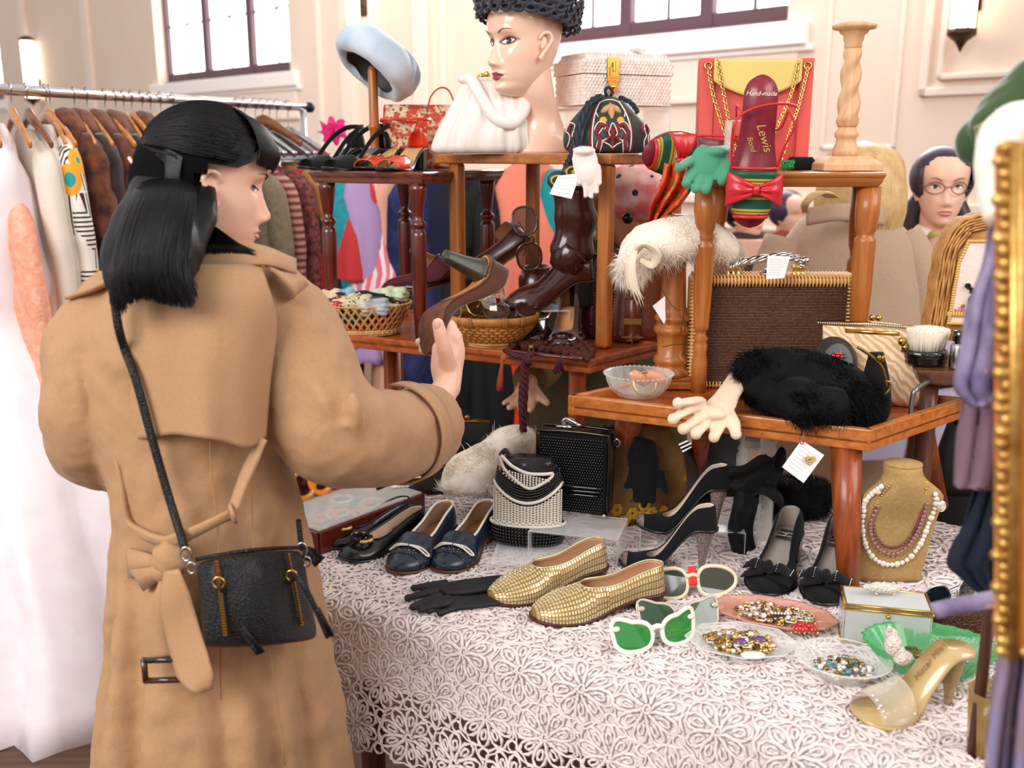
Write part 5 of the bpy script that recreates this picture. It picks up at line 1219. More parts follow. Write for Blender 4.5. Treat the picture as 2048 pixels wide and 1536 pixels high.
# ---- on the dark turned table : black suede slingbacks and red sandals
SL = Shoe(L=.225, W=.08, hh=.05, toe='round', so=.72, vamp=.036, back=.05, side=.034, heel='block')
def peep(sh, r, m, lin, t0=.66, t1=.94): build('vamp', sh.upper(t0=t0, t1=t1), [m, lin], r, solid=.003, solm=1, fix=True)
def sandal(name, lb, m, ins, toe, heel, strap, g, xtra=None, sh=SL, t0=.62, sole=m_bleather):
    r = thing(name, lb, 'shoe', group=g); peep(sh, r, m, ins, t0); build('insole', sh.insole(.002), ins, r); build('sole', sh.sole(), sole, r); build('heel', sh.heelmb('block'), m if xtra is None else sole, r)
    b = MB(); strap(b, sh); build('strap', b, m, r)
    b = MB(); hc = [[sh.pt(t, f, sg) for f in (0, .3, .6, .9, 1.1)] for sg, t in [(1, .16), (1, .1), (1, .05), (1, .01), (-1, .01), (-1, .05), (-1, .1), (-1, .16)]]; b.loft(hc, cap=False, closed=False); build('heel_counter', b, m, r, solid=.002)
    if xtra: xtra(r, sh)
    place_shoe(r, toe, heel, sh); return r
def sling(b, sh):
    for sg in (1, -1): b.ribbon([sh.pt(.62, .6, sg, .002), V((sh.L*.4, sg*.032, sh.base(.4)+.045)), V((sh.L*.15, sg*.028, sh.hh+.06)), V((-.004, 0, sh.hh+.062))], .012, .002, side=(0, 0, 1), sub=5)
for i, (px, y) in enumerate(((603, 2.66), (652, 2.56))):
    t = AT(px, y, SZ+.001); h = AT(px+112, y+.16, SZ+.001)
    sandal('slingback_shoe', ['black suede peep-toe slingback at the left end of the dark turned table', 'black suede peep-toe slingback beside the red sandals'][i], m_bsuede, mat('grey_lining', '#6b6660', .6), t, h, sling, 'black suede slingbacks')
m_reds = mat('red_patent', '#d83a20', .25, coat=.6); m_nude = mat('gold_nude_insole', '#d2a878', .35, coat=.4)
def ankle(b, sh):
    n = 22; pts = []
    for k in range(n+1): a = -2.6+5.2*k/n; pts.append(V((sh.L*.14+.042*cos(a), .036*sin(a), sh.hh+.075+.004*cos(a))))
    b.ribbon(pts, .007, .002, side=(0, 0, 1)); b.ribbon([sh.pt(.05, 1.0, 1), V((.0, .01, sh.hh+.078))], .012, .002, side=(0, 1, 0)); b.ribbon([sh.pt(.05, 1.0, -1), V((.0, -.01, sh.hh+.078))], .012, .002, side=(0, 1, 0))
def redx(r, sh):
    g = MB()
    for k in range(5): g.box(sh.pt(.66+.012*k, 1.2, 1, .002), (.008, .004, .001)); g.box(sh.pt(.66+.012*k, 1.2, -1, .002), (.008, .004, .001))
    build('woven_tabs', g, MATS['gold_braid'], r, smooth=False, kind='stuff')
    text('lettering', 'VIBI', .011, MATS['black_leather'], r, (sh.L*.2, 0, sh.base(.2)+.004), rot=(0, 0, -pi/2))
for i, (px, y) in enumerate(((722, 2.55), (768, 2.48))):
    t = AT(px, y, SZ+.001); h = AT(px+75, y+.2, SZ+.001)
    sandal('sandal', ['red open-toe sandal with ankle strap between the black slingback and its pair', 'red open-toe sandal with ankle strap next to the white pleated bag'][i], m_reds, m_nude, t, h, ankle, 'red ankle strap sandals', redx, sole=m_bleather)
# ---- hanging striped sandal
def stripe_mat():
    m = mat('striped_brocade', '#1d5a48', .5); nt = m.node_tree; b = nt.nodes['Principled BSDF']; N = nt.nodes.new; L = nt.links.new
    tc = N('ShaderNodeTexCoord'); sx = N('ShaderNodeSeparateXYZ'); L(tc.outputs['Object'], sx.inputs[0])
    mm = N('ShaderNodeMath'); mm.operation = 'MULTIPLY'; mm.inputs[1].default_value = 17; L(sx.outputs[0], mm.inputs[0]); fr = N('ShaderNodeMath'); fr.operation = 'FRACT'; L(mm.outputs[0], fr.inputs[0])
    cr = N('ShaderNodeValToRGB'); cr.color_ramp.interpolation = 'CONSTANT'; L(fr.outputs[0], cr.inputs[0]); e = cr.color_ramp.elements
    e[0].position = 0; e[0].color = lin('#17553f'); e[1].position = .24; e[1].color = lin('#c7a23a')
    for p, c in ((.32, '#3b2c18'), (.35, '#c9a644'), (.42, '#e6d59a'), (.72, '#c9a644'), (.80, '#3b2c18'), (.83, '#c7a23a'), (.92, '#17553f')): q = e.new(p); q.color = lin(c)
    vo = N('ShaderNodeTexVoronoi'); vo.inputs['Scale'].default_value = 150; L(tc.outputs['Object'], vo.inputs[0]); lt = N('ShaderNodeMath'); lt.operation = 'LESS_THAN'; lt.inputs[1].default_value = .28; L(vo.outputs[0], lt.inputs[0])
    lt2 = N('ShaderNodeMath'); lt2.operation = 'GREATER_THAN'; lt2.inputs[1].default_value = .4; L(fr.outputs[0], lt2.inputs[0]); lt3 = N('ShaderNodeMath'); lt3.operation = 'LESS_THAN'; lt3.inputs[1].default_value = .74; L(fr.outputs[0], lt3.inputs[0])
    p1 = N('ShaderNodeMath'); p1.operation = 'MULTIPLY'; L(lt2.outputs[0], p1.inputs[0]); L(lt3.outputs[0], p1.inputs[1]); p2 = N('ShaderNodeMath'); p2.operation = 'MULTIPLY'; L(p1.outputs[0], p2.inputs[0]); L(lt.outputs[0], p2.inputs[1])
    mx = N('ShaderNodeMix'); mx.data_type = 'RGBA'; L(p2.outputs[0], mx.inputs[0]); L(cr.outputs[0], mx.inputs[6]); mx.inputs[7].default_value = lin('#5a3560'); L(mx.outputs[2], b.inputs['Base Color']); return m
m_str = stripe_mat(); m_redl = mat('red_leather', '#c8202a', .4, coat=.3); m_wine = mat('wine_insole', '#8e2236', .35, coat=.3, n=(10, '#7a1a2e', .3))
HSD = Shoe(L=.285, W=.098, hh=.014, toe='almond', so=.60, vamp=.032, back=.02, side=.026, heel='flat', toez=.02)
def bow3(r, sh, c):
    b = MB()
    for sg in (1, -1): b.grid(lambda a, q: c+V(((a-.5)*(.014+.052*q), sg*(.004+.05*q), .006+.012*sin(pi*q*.9)*(.5+.5*sin(pi*a))+.003*sin(a*15)*(1-q)-.012*q*q)), 16, 10)
    b.ball(c+V((0, 0, .008)), (.012, .008, .009), 12, 8); build('bow', b, m_redl, r, solid=.003)
r = thing('sandal', 'striped brocade sandal with red bow hanging upright with its wine insole showing', 'shoe', group='striped sandals')
build('insole', HSD.sole(th=.005), m_wine, r); build('vamp', HSD.upper(t0=.60, t1=.93, nf=9), [m_str, m_redl], r, solid=.002, solm=1, fix=True)
rb_ = MB(); rb2_ = MB(); rb_.tube([HSD.pt(.93, f, 1, .001) for f in (0, .4, .8, 1.2, pi/2)]+[HSD.pt(.93, f, -1, .001) for f in (1.2, .8, .4, 0)], .004, 8); rb2_.tube([HSD.pt(.6, f, 1, .001) for f in (0, .4, .8, 1.2, pi/2)]+[HSD.pt(.6, f, -1, .001) for f in (1.2, .8, .4, 0)], .003, 8); build('trim', rb_, m_redl, r); build('trim', rb2_, m_redl, r)
bow3(r, HSD, HSD.pt(.74, pi/2, 1, .003))
b = MB(); b.tube([HSD.pt(.60, .2, 1), V((.13, .05, .03)), V((.09, .062, .045)), V((.06, .05, .04))], .0024, 8, sub=4); b.tube([HSD.pt(.60, .2, -1), V((.13, -.05, .03)), V((.09, -.05, .04)), V((.07, -.035, .035)), V((.055, .0, .035)), V((.05, .04, .04)), V((.055, .064, .045))], .0028, 8, sub=4)
b.tube([V((.06, .05, .04)), V((.09, .045, .02)), V((.1, .038, .0))], .0022, 8, sub=3); b.tube([V((.07, -.035, .035)), V((.055, -.045, .02)), V((.08, -.04, .002))], .0022, 8, sub=3)
build('ankle_strap', b, m_redl, r)
text('lettering', 'Hand-made', .0125, MATS['white_piping'], r, (.036, 0, HSD.base(.11)+.001), rot=(0, 0, pi/2), shear=.3); text('lettering', 'Lewis', .024, MATS['gold_braid'], r, (.116, .006, HSD.base(.40)+.0035), rot=(0, 0, pi/2-1.2), shear=.25); text('lettering', 'Bond', .014, MATS['gold_braid'], r, (.128, -.014, HSD.base(.42)+.0035), rot=(0, 0, pi/2-1.2), shear=.25)
X = V((-.02, .04, -1)).normalized(); Z = V((-.05, -1, -.04)); Z = (Z-X*Z.dot(X)).normalized(); Y = Z.cross(X)
Mh = Matrix(((X.x, Y.x, Z.x, 0), (X.y, Y.y, Z.y, 0), (X.z, Y.z, Z.z, 0), (0, 0, 0, 1))); tip = P(1497, 452, 2.0); Mh.translation = tip-(Mh.to_3x3() @ V((HSD.L, 0, .0))); r.matrix_world = Mh; hsd = r
r = copytree(hsd); r['label'] = 'striped brocade sandal lying on its side behind the green gloves'
X = V((-.93, -.35, .0)).normalized(); Z = V((.25, -.75, -.3)); Z = (Z-X*Z.dot(X)).normalized(); Y = Z.cross(X)
Mh = Matrix(((X.x, Y.x, Z.x, 0), (X.y, Y.y, Z.y, 0), (X.z, Y.z, Z.z, 0), (0, 0, 0, 1))); tip = P(1292, 312, 2.24); Mh.translation = tip-(Mh.to_3x3() @ V((HSD.L, 0, .02)))+V((0, 0, .0)); r.matrix_world = Mh
# ---- brown shoes on the bench
m_pat = mat('brown_patent', '#2c1210', .12, coat=.9); m_wsu = mat('wine_suede', '#5c1f2e', .9, sheen=.3); m_bs2 = mat('dark_brown_leather', '#3a1a14', .3, coat=.3)
PU = Shoe(L=.215, W=.078, hh=.07, toe='round', so=.68, vamp=.034, back=.062, side=.048, heel='louis')
def cap2(r, sh): build('toe_cap', sh.upper(o=.0012, t0=.74, t1=1), m_pat, r)
r = make_shoe(PU, 'pump', 'brown suede pump with patent toe beside the clear riser on the bench', 'shoe', s_suede, lining=mat('amber_lining', '#c98d52', .5), extra=cap2); place_shoe(r, Q(1120, 702, MZ), Q(1152, 655, MZ), PU); r.rotation_euler[1] = .0
LOF = Shoe(L=.25, W=.085, hh=.03, toe='round', so=.62, vamp=.042, back=.06, side=.046, heel='block')
def stand_shoe(sh, name, lb, m, X, Z, tippt, **k):
    r = make_shoe(sh, name, lb, 'shoe', m, **k); X = V(X).normalized(); Z = V(Z); Z = (Z-X*Z.dot(X)).normalized(); Y = Z.cross(X)
    M = Matrix(((X.x, Y.x, Z.x, 0), (X.y, Y.y, Z.y, 0), (X.z, Y.z, Z.z, 0), (0, 0, 0, 1))); M.translation = tippt-(M.to_3x3() @ V((sh.L, 0, 0))); r.matrix_world = M; return r
stand_shoe(PU, 'pump', 'wine red suede pump propped heel up behind the scarf basket', m_wsu, (-.55, .1, -.8), (.65, -.2, -.5), P(752, 605, 2.72))
stand_shoe(FL_, 'flat_shoe', 'dark wine flat shoe lying behind the right turned leg', mat('dark_wine_leather', '#35101a', .3, coat=.4), (-.95, -.2, -.1), (0, 0, 1), P(800, 582, 2.70))
stand_shoe(LOF, 'loafer', 'dark brown loafer standing toe down behind the held heel', m_bs2, (-.6, -.2, -.75), (.6, -.5, -.4), P(905, 590, 2.62))
r = make_shoe(LOF, 'brogue', 'dark brown brogue tucked under the left of the brown pump', 'shoe', m_pat); place_shoe(r, Q(1062, 690, MZ), Q(1098, 655, MZ), LOF)
m_boot = mat('brown_boot_leather', '#34130f', .22, coat=.6, n=(9, '#461c15', .3))
def boot(lb, toe, heel, shaft=.17, hh=.06, group=None, z=None):
    sh = Shoe(L=.225, W=.085, hh=hh, toe='almond', so=.42, vamp=.055, back=.07, side=.075, heel='block', toez=.024)
    r = thing('ankle_boot', lb, 'shoe', group=group); b = MB(); rings = []
    build('upper', sh.upper(), m_boot, r, solid=.002, fix=True)
    for k in range(12):
        t = k/11; z_ = sh.hh+.06+(shaft)*t; cx_ = .055+.008*sin(t*9)*.6-.004*t; rx = .052+.004*sin(t*14); ry = .036+.003*sin(t*11+1)+.004*t
        rings.append([V((cx_+rx*cos(a), ry*sin(a), z_)) for a in [2*pi*j/24 for j in range(24)]])
    b.loft(rings, cap=False); b.tube([V((.05, 0, sh.hh+.03)), V((.07, 0, sh.hh+.055)), V((.058, 0, sh.hh+.075))], [.03, .042, .045], 16, sub=3); build('shaft', b, m_boot, r, solid=.003)
    build('sole', sh.sole(), m_bs2, r); build('heel', sh.heelmb('block'), mat('black_heel', '#120d0d', .4), r)
    b = MB().tube([V((.055+.054*cos(a), .040*sin(a), sh.hh+.06+shaft)) for a in [2*pi*j/20 for j in range(20)]], .0025, 6, closed=True); build('trim', b, m_bs2, r)
    s_ = sh; L0 = s_; d = heel-toe; rz = atan2(-d.y, -d.x); r.location = toe-V((cos(rz), sin(rz), 0))*sh.L; r.rotation_euler = (0, 0, rz); return r
RIS = MZ+.075
boot('shiny dark brown ankle boot standing on the clear riser', AT(1012, 2.42, RIS+.003), AT(1118, 2.45, RIS+.003))
boot('dark brown ankle boot behind the bamboo basket with a suede cuff', AT(1058, 2.52, MZ-.006), AT(1072, 2.70, MZ-.006), shaft=.05, hh=.045)
# ================================================================ helpers for bags, gloves, glasses, dishes
m_acr = mat('clear_acrylic', '#ffffff', .03, spec=.8, clear=.0)
m_paper = mat('white_card', '#f6f1ee', .8); m_ink = mat('pencil_grey', '#8d8a94', .8); m_str_ = mat('cotton_string', '#e9dccb', .9)
def pb(mb, c, d, r=0, rz=0, m=0): return mb.box(c, d, rz, m)
def lofty(rows, n=28, pw=1.0, wob=None):
    """rows (z, x0, x1, half depth[, y]) in px units -> closed soft shape"""
    mb = MB(); rings = []
    for i, r in enumerate(rows):
        z, x0, x1, d = r[:4]; y = r[4] if len(r) > 4 else 0; ring = []
        for j in range(n):
            a = 2*pi*j/n; c, s = cos(a), sin(a); k = wob(a, i/(len(rows)-1)) if wob else 1
            ring.append(V(((x0+x1)/2+(x1-x0)/2*abs(c)**pw*(1 if c > 0 else -1), y+d*abs(s)**pw*(1 if s > 0 else -1)*k, z)))
        rings.append(ring)
    return mb.loft(rings)
def dense(rows, n):
    out = []; Z = [r[0] for r in rows]
    for i in range(n+1):
        z = Z[0]+(Z[-1]-Z[0])*i/n; out.append(tuple([z]+[slerp([(r[0], (r[k] if k < len(r) else 0)) for r in rows], z) if Z[0] < Z[-1] else 0 for k in range(1, 5)]))
    return out
def tagcard(name, label, c4, lines, parent=None, th=.0008, rg=random.Random(2)):
    """card from 4 corner points TL TR BR BL with pencil lines"""
    b = MB(); n = (c4[1]-c4[0]).cross(c4[3]-c4[0]).normalized(); b.hexa([p for p in c4], [p-n*th for p in c4])
    r = thing(name, label, 'tag', (c4[0]+c4[2])/2, world=True); build('card', b, m_paper, r, smooth=False)
    if n.dot(V((0, -1, 0))) < 0: n = -n
    w_ = MB()
    for k in range(lines):
        t = .16+.68*k/max(1, lines-1); a = c4[0].lerp(c4[3], t); e = c4[1].lerp(c4[2], t); L0 = rg.uniform(.55, .8); pts = []
        for q in range(22): s = .1+L0*q/21; pts.append(a.lerp(e, s)+n*(.0008)+(c4[0]-c4[3])*(.02*sin(q*2.3+k*4)))
        w_.tube(pts, .00028, 3)
    build('handwriting', w_, m_ink, r, kind='stuff'); return r
def glove(name, label, m, pts, cat='gloves', **k):
    """pts: list of (world point list, radii) ; flattened fingers"""
    r = thing(name, label, cat, pts[0][0][0], world=True, **k)
    mb = MB()
    for p, rr, fl in pts: mb.tube(p, rr, 12, sub=4, flat=fl, up=(0, 0, 1) if abs((p[-1]-p[0]).normalized().z) < .8 else (0, 1, 0)); q = rr[-1]*.95; vz = abs((p[-1]-p[0]).normalized().z) > .8; mb.ball(p[-1], (q,)*3 if q < .0165 else ((q, q*.42, q) if vz else (q, q, q*.45)), 12, 8)
    build('glove', mb, m, r, remesh=.003, msm=2); return r
def specs(name, label, fm, lm, root, rz, w=.135, shape='cat', folded=True, rx=0, lensh=.042, bridge=.018, extra=None, thick=.003):
    r = thing(name, label, 'sunglasses', root, rz, rot=(rx, 0, rz)); f = MB(); L = MB(); lw = (w-bridge)/2
    for sg in (-1, 1):
        pts = []; n = 28
        for k in range(n):
            a = 2*pi*k/n; c, s = cos(a), sin(a)
            x = lw/2*abs(c)**.85*(1 if c > 0 else -1); z = lensh/2*abs(s)**.85*(1 if s > 0 else -1)
            if shape == 'cat' and c > 0 and s > 0: z += .012*c*s*2; x += .006*c*s*2
            if shape == 'wrap': z *= 1-.25*c
            pts.append(V((sg*(bridge/2+lw/2+x), -.012*((abs(bridge/2+lw/2+x))/(w/2))**2*-1, z+lensh/2)))
        f.tube(pts, thick, 8, closed=True, flat=.7, up=(0, 1, 0)); cc = sum(pts, V())/n
        inn = [cc+(p-cc)*.97 for p in pts]; L.add(inn, [tuple(range(n))])
        if shape == 'cat': f.ball(V((sg*(w/2-.004), .008, lensh*.84)), (.007, .003, .0045), 10, 8)
    f.tube([V((-bridge/2-.002, 0, lensh*.68)), V((0, -.002, lensh*.76)), V((bridge/2+.002, 0, lensh*.68))], thick*1.1, 8, sub=3)
    build('frame', f, fm, r); build('lens', L, lm, r, smooth=False, solid=.0015)
    for sg in (-1, 1):
        t = MB(); e = V((sg*(w/2-.002), .014, lensh*.72))
        if folded: t.tube([e, e+V((-sg*.03, .012, -.006)), e+V((-sg*.09, .012, -.014)), e+V((-sg*.115, .014, -.026))], [.0035, .0028, .0028, .0024], 8, sub=4, flat=.6)
        else: t.tube([e, e+V((0, .05, 0)), e+V((-sg*.004, .11, -.004)), e+V((-sg*.006, .135, -.022))], [.0035, .003, .0028, .0024], 8, sub=4)
        build('temple', t, fm, r)
    if extra: extra(r, w, lensh)
    return r
def riser(label, c, w, d, h, rz=0, z0=0):
    r = thing('acrylic_riser', label, 'display riser', c, rz); b = MB(); t = .003
    b.box((0, 0, h-t/2), (w, d, t)); build('top_plate', b, m_acr, r, smooth=False, bevel=.0008)
    for sg in (-1, 1): b = MB().box((sg*(w/2-t/2), 0, (h-t)/2+.0003), (t, d, h-t)); build('side_plate', b, m_acr, r, smooth=False, bevel=.0008)
    e = MB()
    for sg in (-1, 1):
        e.box((sg*(w/2), -d/2, h/2), (.0012, .0012, h)); e.box((0, sg*d/2, h), (w, .0012, .0012))
    build('polished_edge', e, mat('acrylic_edge', '#ffffff', .2, trans=.4), r, smooth=False); return r
def chain(mb, pts, r=.0016, l=.008, sub=8):
    P_ = catmull(pts, sub); acc = 0; last = P_[0]; k = 0; out = [P_[0]]
    for p in P_[1:]:
        d = (p-last).length
        while acc+d >= l*.72:
            t = (l*.72-acc)/d if d else 0; last = last.lerp(p, t); out.append(last.copy()); d = (p-last).length; acc = 0
        acc += d; last = p
    for i in range(len(out)-1):
        a, b_ = out[i], out[i+1]; t = (b_-a).normalized(); s = t.cross(V((0, 1, 0)) if i % 2 else V((.6, .6, .5))).normalized(); c = (a+b_)/2
        mb.tube([c+t*(l/2*cos(q))+s*(l*.3*sin(q)) for q in [2*pi*j/8 for j in range(8)]], r, 4, closed=True)
    return mb
def jewels(r, c, rx, ry, n, cols, seed, z=0, hh=.012, sz=(.002, .006)):
    rg = random.Random(seed)
    for nm, m, k in cols:
        b = MB()
        for _ in range(int(n*k)):
            a = rg.random()*6.28; q = sqrt(rg.random()); p = c+V((rx*q*cos(a), ry*q*sin(a), z+rg.random()*hh*(1-q*.6))); s = rg.uniform(*sz)
            if rg.random() < .7: b.ball(p, (s, s, s*.8), 6, 4)
            else: b.tube([p+V((s*1.6*cos(t), s*1.6*sin(t), .001*sin(t*3))) for t in [j*pi/4 for j in range(8)]], s*.25, 4, closed=True)
        build(nm, b, m, r, kind='stuff')
J_gold = mat('gold_jewel', '#e8c070', .2, 1); J_cry = mat('crystal', '#f0e6dc', .05, .6); J_red = mat('ruby_glass', '#c2121f', .08, coat=1); J_amb = mat('amber_glass', '#6b2a12', .08, coat=1)
J_prl = mat('pearl', '#f3ece4', .2, coat=.8); J_vio = mat('violet_glass', '#6a3a78', .08, coat=1); J_blu = mat('teal_glass', '#3d8f98', .1, coat=1); J_ant = mat('antique_gold', '#9c7a3a', .3, .9)
m_glass = mat('clear_glass', '#f4f6f0', .03, clear=.08, spec=.9); m_glp = mat('pink_glass', '#e4a086', .03, clear=.40, spec=.9); m_glg = mat('green_glass', '#58c47a', .04, clear=.36, spec=.9)
# ================================================================ top shelves
# hat stand and pale blue hat
hs_ = P(748, 240, 2.72); r = thing('hat_stand', 'honey wooden rod stand holding up the pale blue hat', 'hat stand', (hs_.x, hs_.y, SZ+.002))
b = MB().lathe([(.001, 0), (.05, 0), (.05, .012), (.02, .02), (.012, .03), (.012, .10), (.017, .105), (.017, .112), (.013, .118), (.0125, .25), (.01, .262), (.001, .264)], 20); build('rod', b, w_oak, r)
hc = P(752, 128, 2.70); ax = V((-.60, -.30, -.74)).normalized(); r = thing('hat', 'pale blue velvet beret tilted on the wooden rod stand, grey inside', 'hat', hc, world=True)
A_ = ax.to_track_quat('Z', 'Y').to_matrix(); m_hatb = mat('pale_blue_velvet', '#d5dde6', .7, sheen=.6, n=(11, '#a9bccd', .2)); m_hatg = mat('grey_lining_felt', '#77736f', .9)
def hatsurf(prof, wobble=.05, n=48):
    b = MB(); rings = []
    for i, (q, z) in enumerate(prof): rings.append([hc+A_ @ V((q*1.42*cos(a)*(1+wobble*sin(a*5+i)*.4), q*1.25*sin(a)*(1+wobble*.4*sin(a*7+i)), z*1.5+.004*sin(a*6+i*2))) for a in [2*pi*j/n for j in range(n)]])
    return b.loft(rings)
b = hatsurf([(.058, .018), (.07, .026), (.086, .022), (.094, .008), (.094, -.008), (.086, -.024), (.068, -.036), (.04, -.042), (.012, -.044)]); del b.f[-2]; b.m = [0]*len(b.f); build('crown', b, m_hatb, r, disp=(.03, .006), sub=1)
b = hatsurf([(.059, .019), (.075, .008), (.08, -.008), (.07, -.024), (.04, -.034), (.01, -.036)]); del b.f[-2]; b.m = [0]*len(b.f); build('lining', b, m_hatg, r)
b = MB()
for k in range(9): a0 = -2.2+k*.18; b.tube([hc+A_ @ V((.132*cos(a0), .116*sin(a0), .0)), hc+A_ @ V((.12*cos(a0+.2), .104*sin(a0+.2), -.042)), hc+A_ @ V((.06*cos(a0+.5), .055*sin(a0+.4), -.064))], [.003, .006, .003], 6, sub=4)
build('pleats', b, m_hatb, r)
# floral bag
m_flor = mat('floral_canvas', '#e3cba8', .8, n=(60, '#c94a3a', .05), vor=('#4f6b3a', 70, .22, '#b5402f', 45, .2))
r = T('handbag', 'floral canvas bag with shiny red handle behind the red sandals', 'bag', 842, 322, 2.76, z=None, rz=.1); r.location.z = SZ+.001
build('body', lofty([(0, -62, 60, 22), (8, -68, 66, 28), (70, -74, 66, 26), (118, -72, 62, 18), (124, -70, 60, 14)], 32, .5), m_flor, r)
b = MB(); b.ribbon([V((15*1, -6, 116)), V((22, -8, 140)), V((40, -8, 156)), V((58, -8, 150)), V((72, -6, 116))], 11, 3, side=(0, 1, 0), sub=5); build('handle', b, m_reds, r)
# white pleated bag
m_wleath = mat('white_leather', '#f1e8e1', .5, n=(8, '#e6d8cf', .25))
r = T('handbag', 'white pleated leather handbag with thick looped strap in front of the mannequin', 'bag', 963, 307, 2.50, rz=.05); r.location.z = BZ+.001
def wb(a, t): return 1+.14*(1-abs(t-.4))*sin(a*13)+.06*sin(a*29)
b = lofty(dense([(0, -92, 92, 24), (6, -101, 100, 32), (40, -90, 96, 34), (90, -62, 84, 26), (125, -42, 66, 14), (138, -36, 58, 9)], 18), 96, .8, wb); build('body', b, m_wleath, r)
b = MB().tube([V((-38, 0, 136)), V((-20, -3, 142)), V((20, -3, 142)), V((56, 0, 136))], 6, 10, sub=4); build('frame', b, m_wleath, r)
b = MB().tube([V((-34, -4, 142)), V((-18, -14, 138)), V((-2, -24, 110)), V((22, -32, 72)), V((48, -34, 58)), V((68, -26, 62)), V((84, -14, 90)), V((76, -8, 120)), V((56, -4, 140))], [8, 12, 12, 12, 12, 12, 14, 12, 8], 14, sub=6, flat=.6, up=(0, 1, 0)); b.ball((-34, -4, 142), (12, 8, 9), 12, 8); b.ball((56, -4, 140), (11, 8, 11), 12, 8); build('strap', b, m_wleath, r)
b = MB().ball((2, -6, 148), (7, 3, 5), 10, 8); b.ball((12, -6, 151), (6, 3, 6), 10, 8); b.ball((-6, -6, 146), (4, 3, 3), 8, 6); build('clasp', b, MATS['gold'], r)
# mannequin
MM = headM(P(1046, 88, 2.50), (-.80, -.60, -.02), (0, 0, 1), 1.03)
r = thing('mannequin_head', 'female mannequin head with painted red lips wearing the navy ruffled hat', 'mannequin', P(1060, 306, 2.55), world=True)
b = MB().join(head_mb(110, 110), MM); z0 = BZ+.001
nk = [MM @ V((-.018, 0, -.05)), MM @ V((-.03, 0, -.11)), P(1082, 225, 2.57), P(1080, 262, 2.57), V((P(1072, 300, 2.56).x, 2.56, z0))]
rings = []
for i in range(26):
    t = i/25; zz = nk[0].z+(z0-nk[0].z)*t; cxx = slerp([(0, nk[0].x), (.3, nk[1].x), (.6, nk[2].x-.004), (1, nk[4].x)], t); cyy = slerp([(0, nk[0].y), (.3, nk[1].y+.0), (.6, 2.55), (1, 2.55)], t)
    rx = slerp([(0, .05), (.25, .05), (.5, .05), (.68, .063), (.82, .09), (1, .092)], t); ry = slerp([(0, .052), (.5, .052), (.7, .06), (1, .075)], t)
    rings.append([V((cxx+rx*cos(a), cyy+ry*sin(a), zz)) for a in [2*pi*j/40 for j in range(40)]])
b.loft(rings); build('body', b, m_mann, r); face_parts(r, MM, m_lipr, 1.12, '#8a6a58', makeup=True)
bl = patch(lambda a, c: (.052-.03*a, -.045+.028*c), 8, 8, .0003)
# hat
h = thing('hat', 'navy velvet hat with ruffled brim on the mannequin head', 'hat', MM @ V((0, 0, .09)), world=True); m_nvel = mat('navy_velvet', '#23222f', .6, sheen=.6, n=(40, '#3a3a4c', .2))
b = MB(); b.ball(MM @ V((-.016, 0, .07)), (.112, .108, .1), 40, 20, M=MM.to_3x3().normalized() @ Matrix.Rotation(.18, 3, 'Y')); inv = MM.inverted(); keep = []
for f in b.f:
    l = inv @ (sum((b.v[i] for i in f), V())/len(f))
    if l.z > .052+.25*l.x: keep.append(f)
b.f = keep; b.m = [0]*len(keep); build('crown', b, m_nvel, h, solid=.004, disp=(.03, .006))
b = MB(); rg = random.Random(4)
for row in range(4):
    for k in range(26):
        a = 2*pi*(k+.5*row)/26; q = 1.0+.02*row; c = MM @ V((-.016+.112*q*cos(a), .110*q*sin(a), .052+.022*cos(a)+.016*row)); n_ = (MM.to_3x3() @ V((cos(a), sin(a), .2))).normalized()
        t_ = n_.cross(V((0, 0, 1))).normalized(); b.tube([c+t_*(.013*cos(u))+V((0, 0, .009*sin(u)))+n_*(.006+.004*sin(u*2+k)) for u in [2*pi*j/9 for j in range(9)]], .0042, 6, closed=True)
build('ruffles', b, m_nvel, h)
# straw box bag
m_straw = mat('white_straw', '#f0e4dc', .7, n=(50, '#e0cfc4', .15)); rz_ = .42
r = T('box_bag', 'white woven straw box bag with brass latch on the clear riser', 'bag', 1225, 214, 2.62, rz=rz_); 
def wov(mb, W_, D_, z0, z1, nz, nx):
    for k in range(nz):
        z = z0+(z1-z0)*(k+.5)/nz; hz = (z1-z0)/nz*.5
        per = [(-W_/2, -D_/2), (W_/2, -D_/2), (W_/2, D_/2), (-W_/2, D_/2)]
        pts = []
        for s in range(4):
            x0, y0 = per[s]; x1, y1 = per[(s+1) % 4]; n = nx if s % 2 == 0 else max(2, int(nx*D_/W_)); L_ = sqrt((x1-x0)**2+(y1-y0)**2); nxn, nyn = (y1-y0)/L_, -(x1-x0)/L_
            for i in range(n*2): t = (i+.5)/(n*2); o = 1.4*sin(pi*(i+.5)+pi*k)*1.0; pts.append(V((x0+(x1-x0)*t+nxn*o, y0+(y1-y0)*t+nyn*o, z)))
        mb.tube(pts, hz*1.05, 5, closed=True, flat=.45, up=(0, 0, 1)) if 0 else mb.loft([[p+V((0, 0, hz)), p+V((0, 0, -hz)), p*.985+V((0, 0, -hz)), p*.985+V((0, 0, hz))] for p in pts+[pts[0]]], cap=False)
b = MB(); b.box((0, 0, 29), (190, 118, 56)); wov(b, 194, 122, 1, 57, 9, 26); build('body', b, m_straw, r, smooth=False)
b = MB(); b.loft([[V((sx*(w_/2), sy*(d_/2), z)) for sx, sy in ((-1, -1), (1, -1), (1, 1), (-1, 1))] for z, w_, d_ in ((60, 196, 124), (88, 186, 114), (98, 166, 94))]); wov(b, 200, 128, 59, 84, 4, 26); wov(b, 180, 108, 84, 97, 2, 24); build('lid', b, m_straw, r, smooth=False)
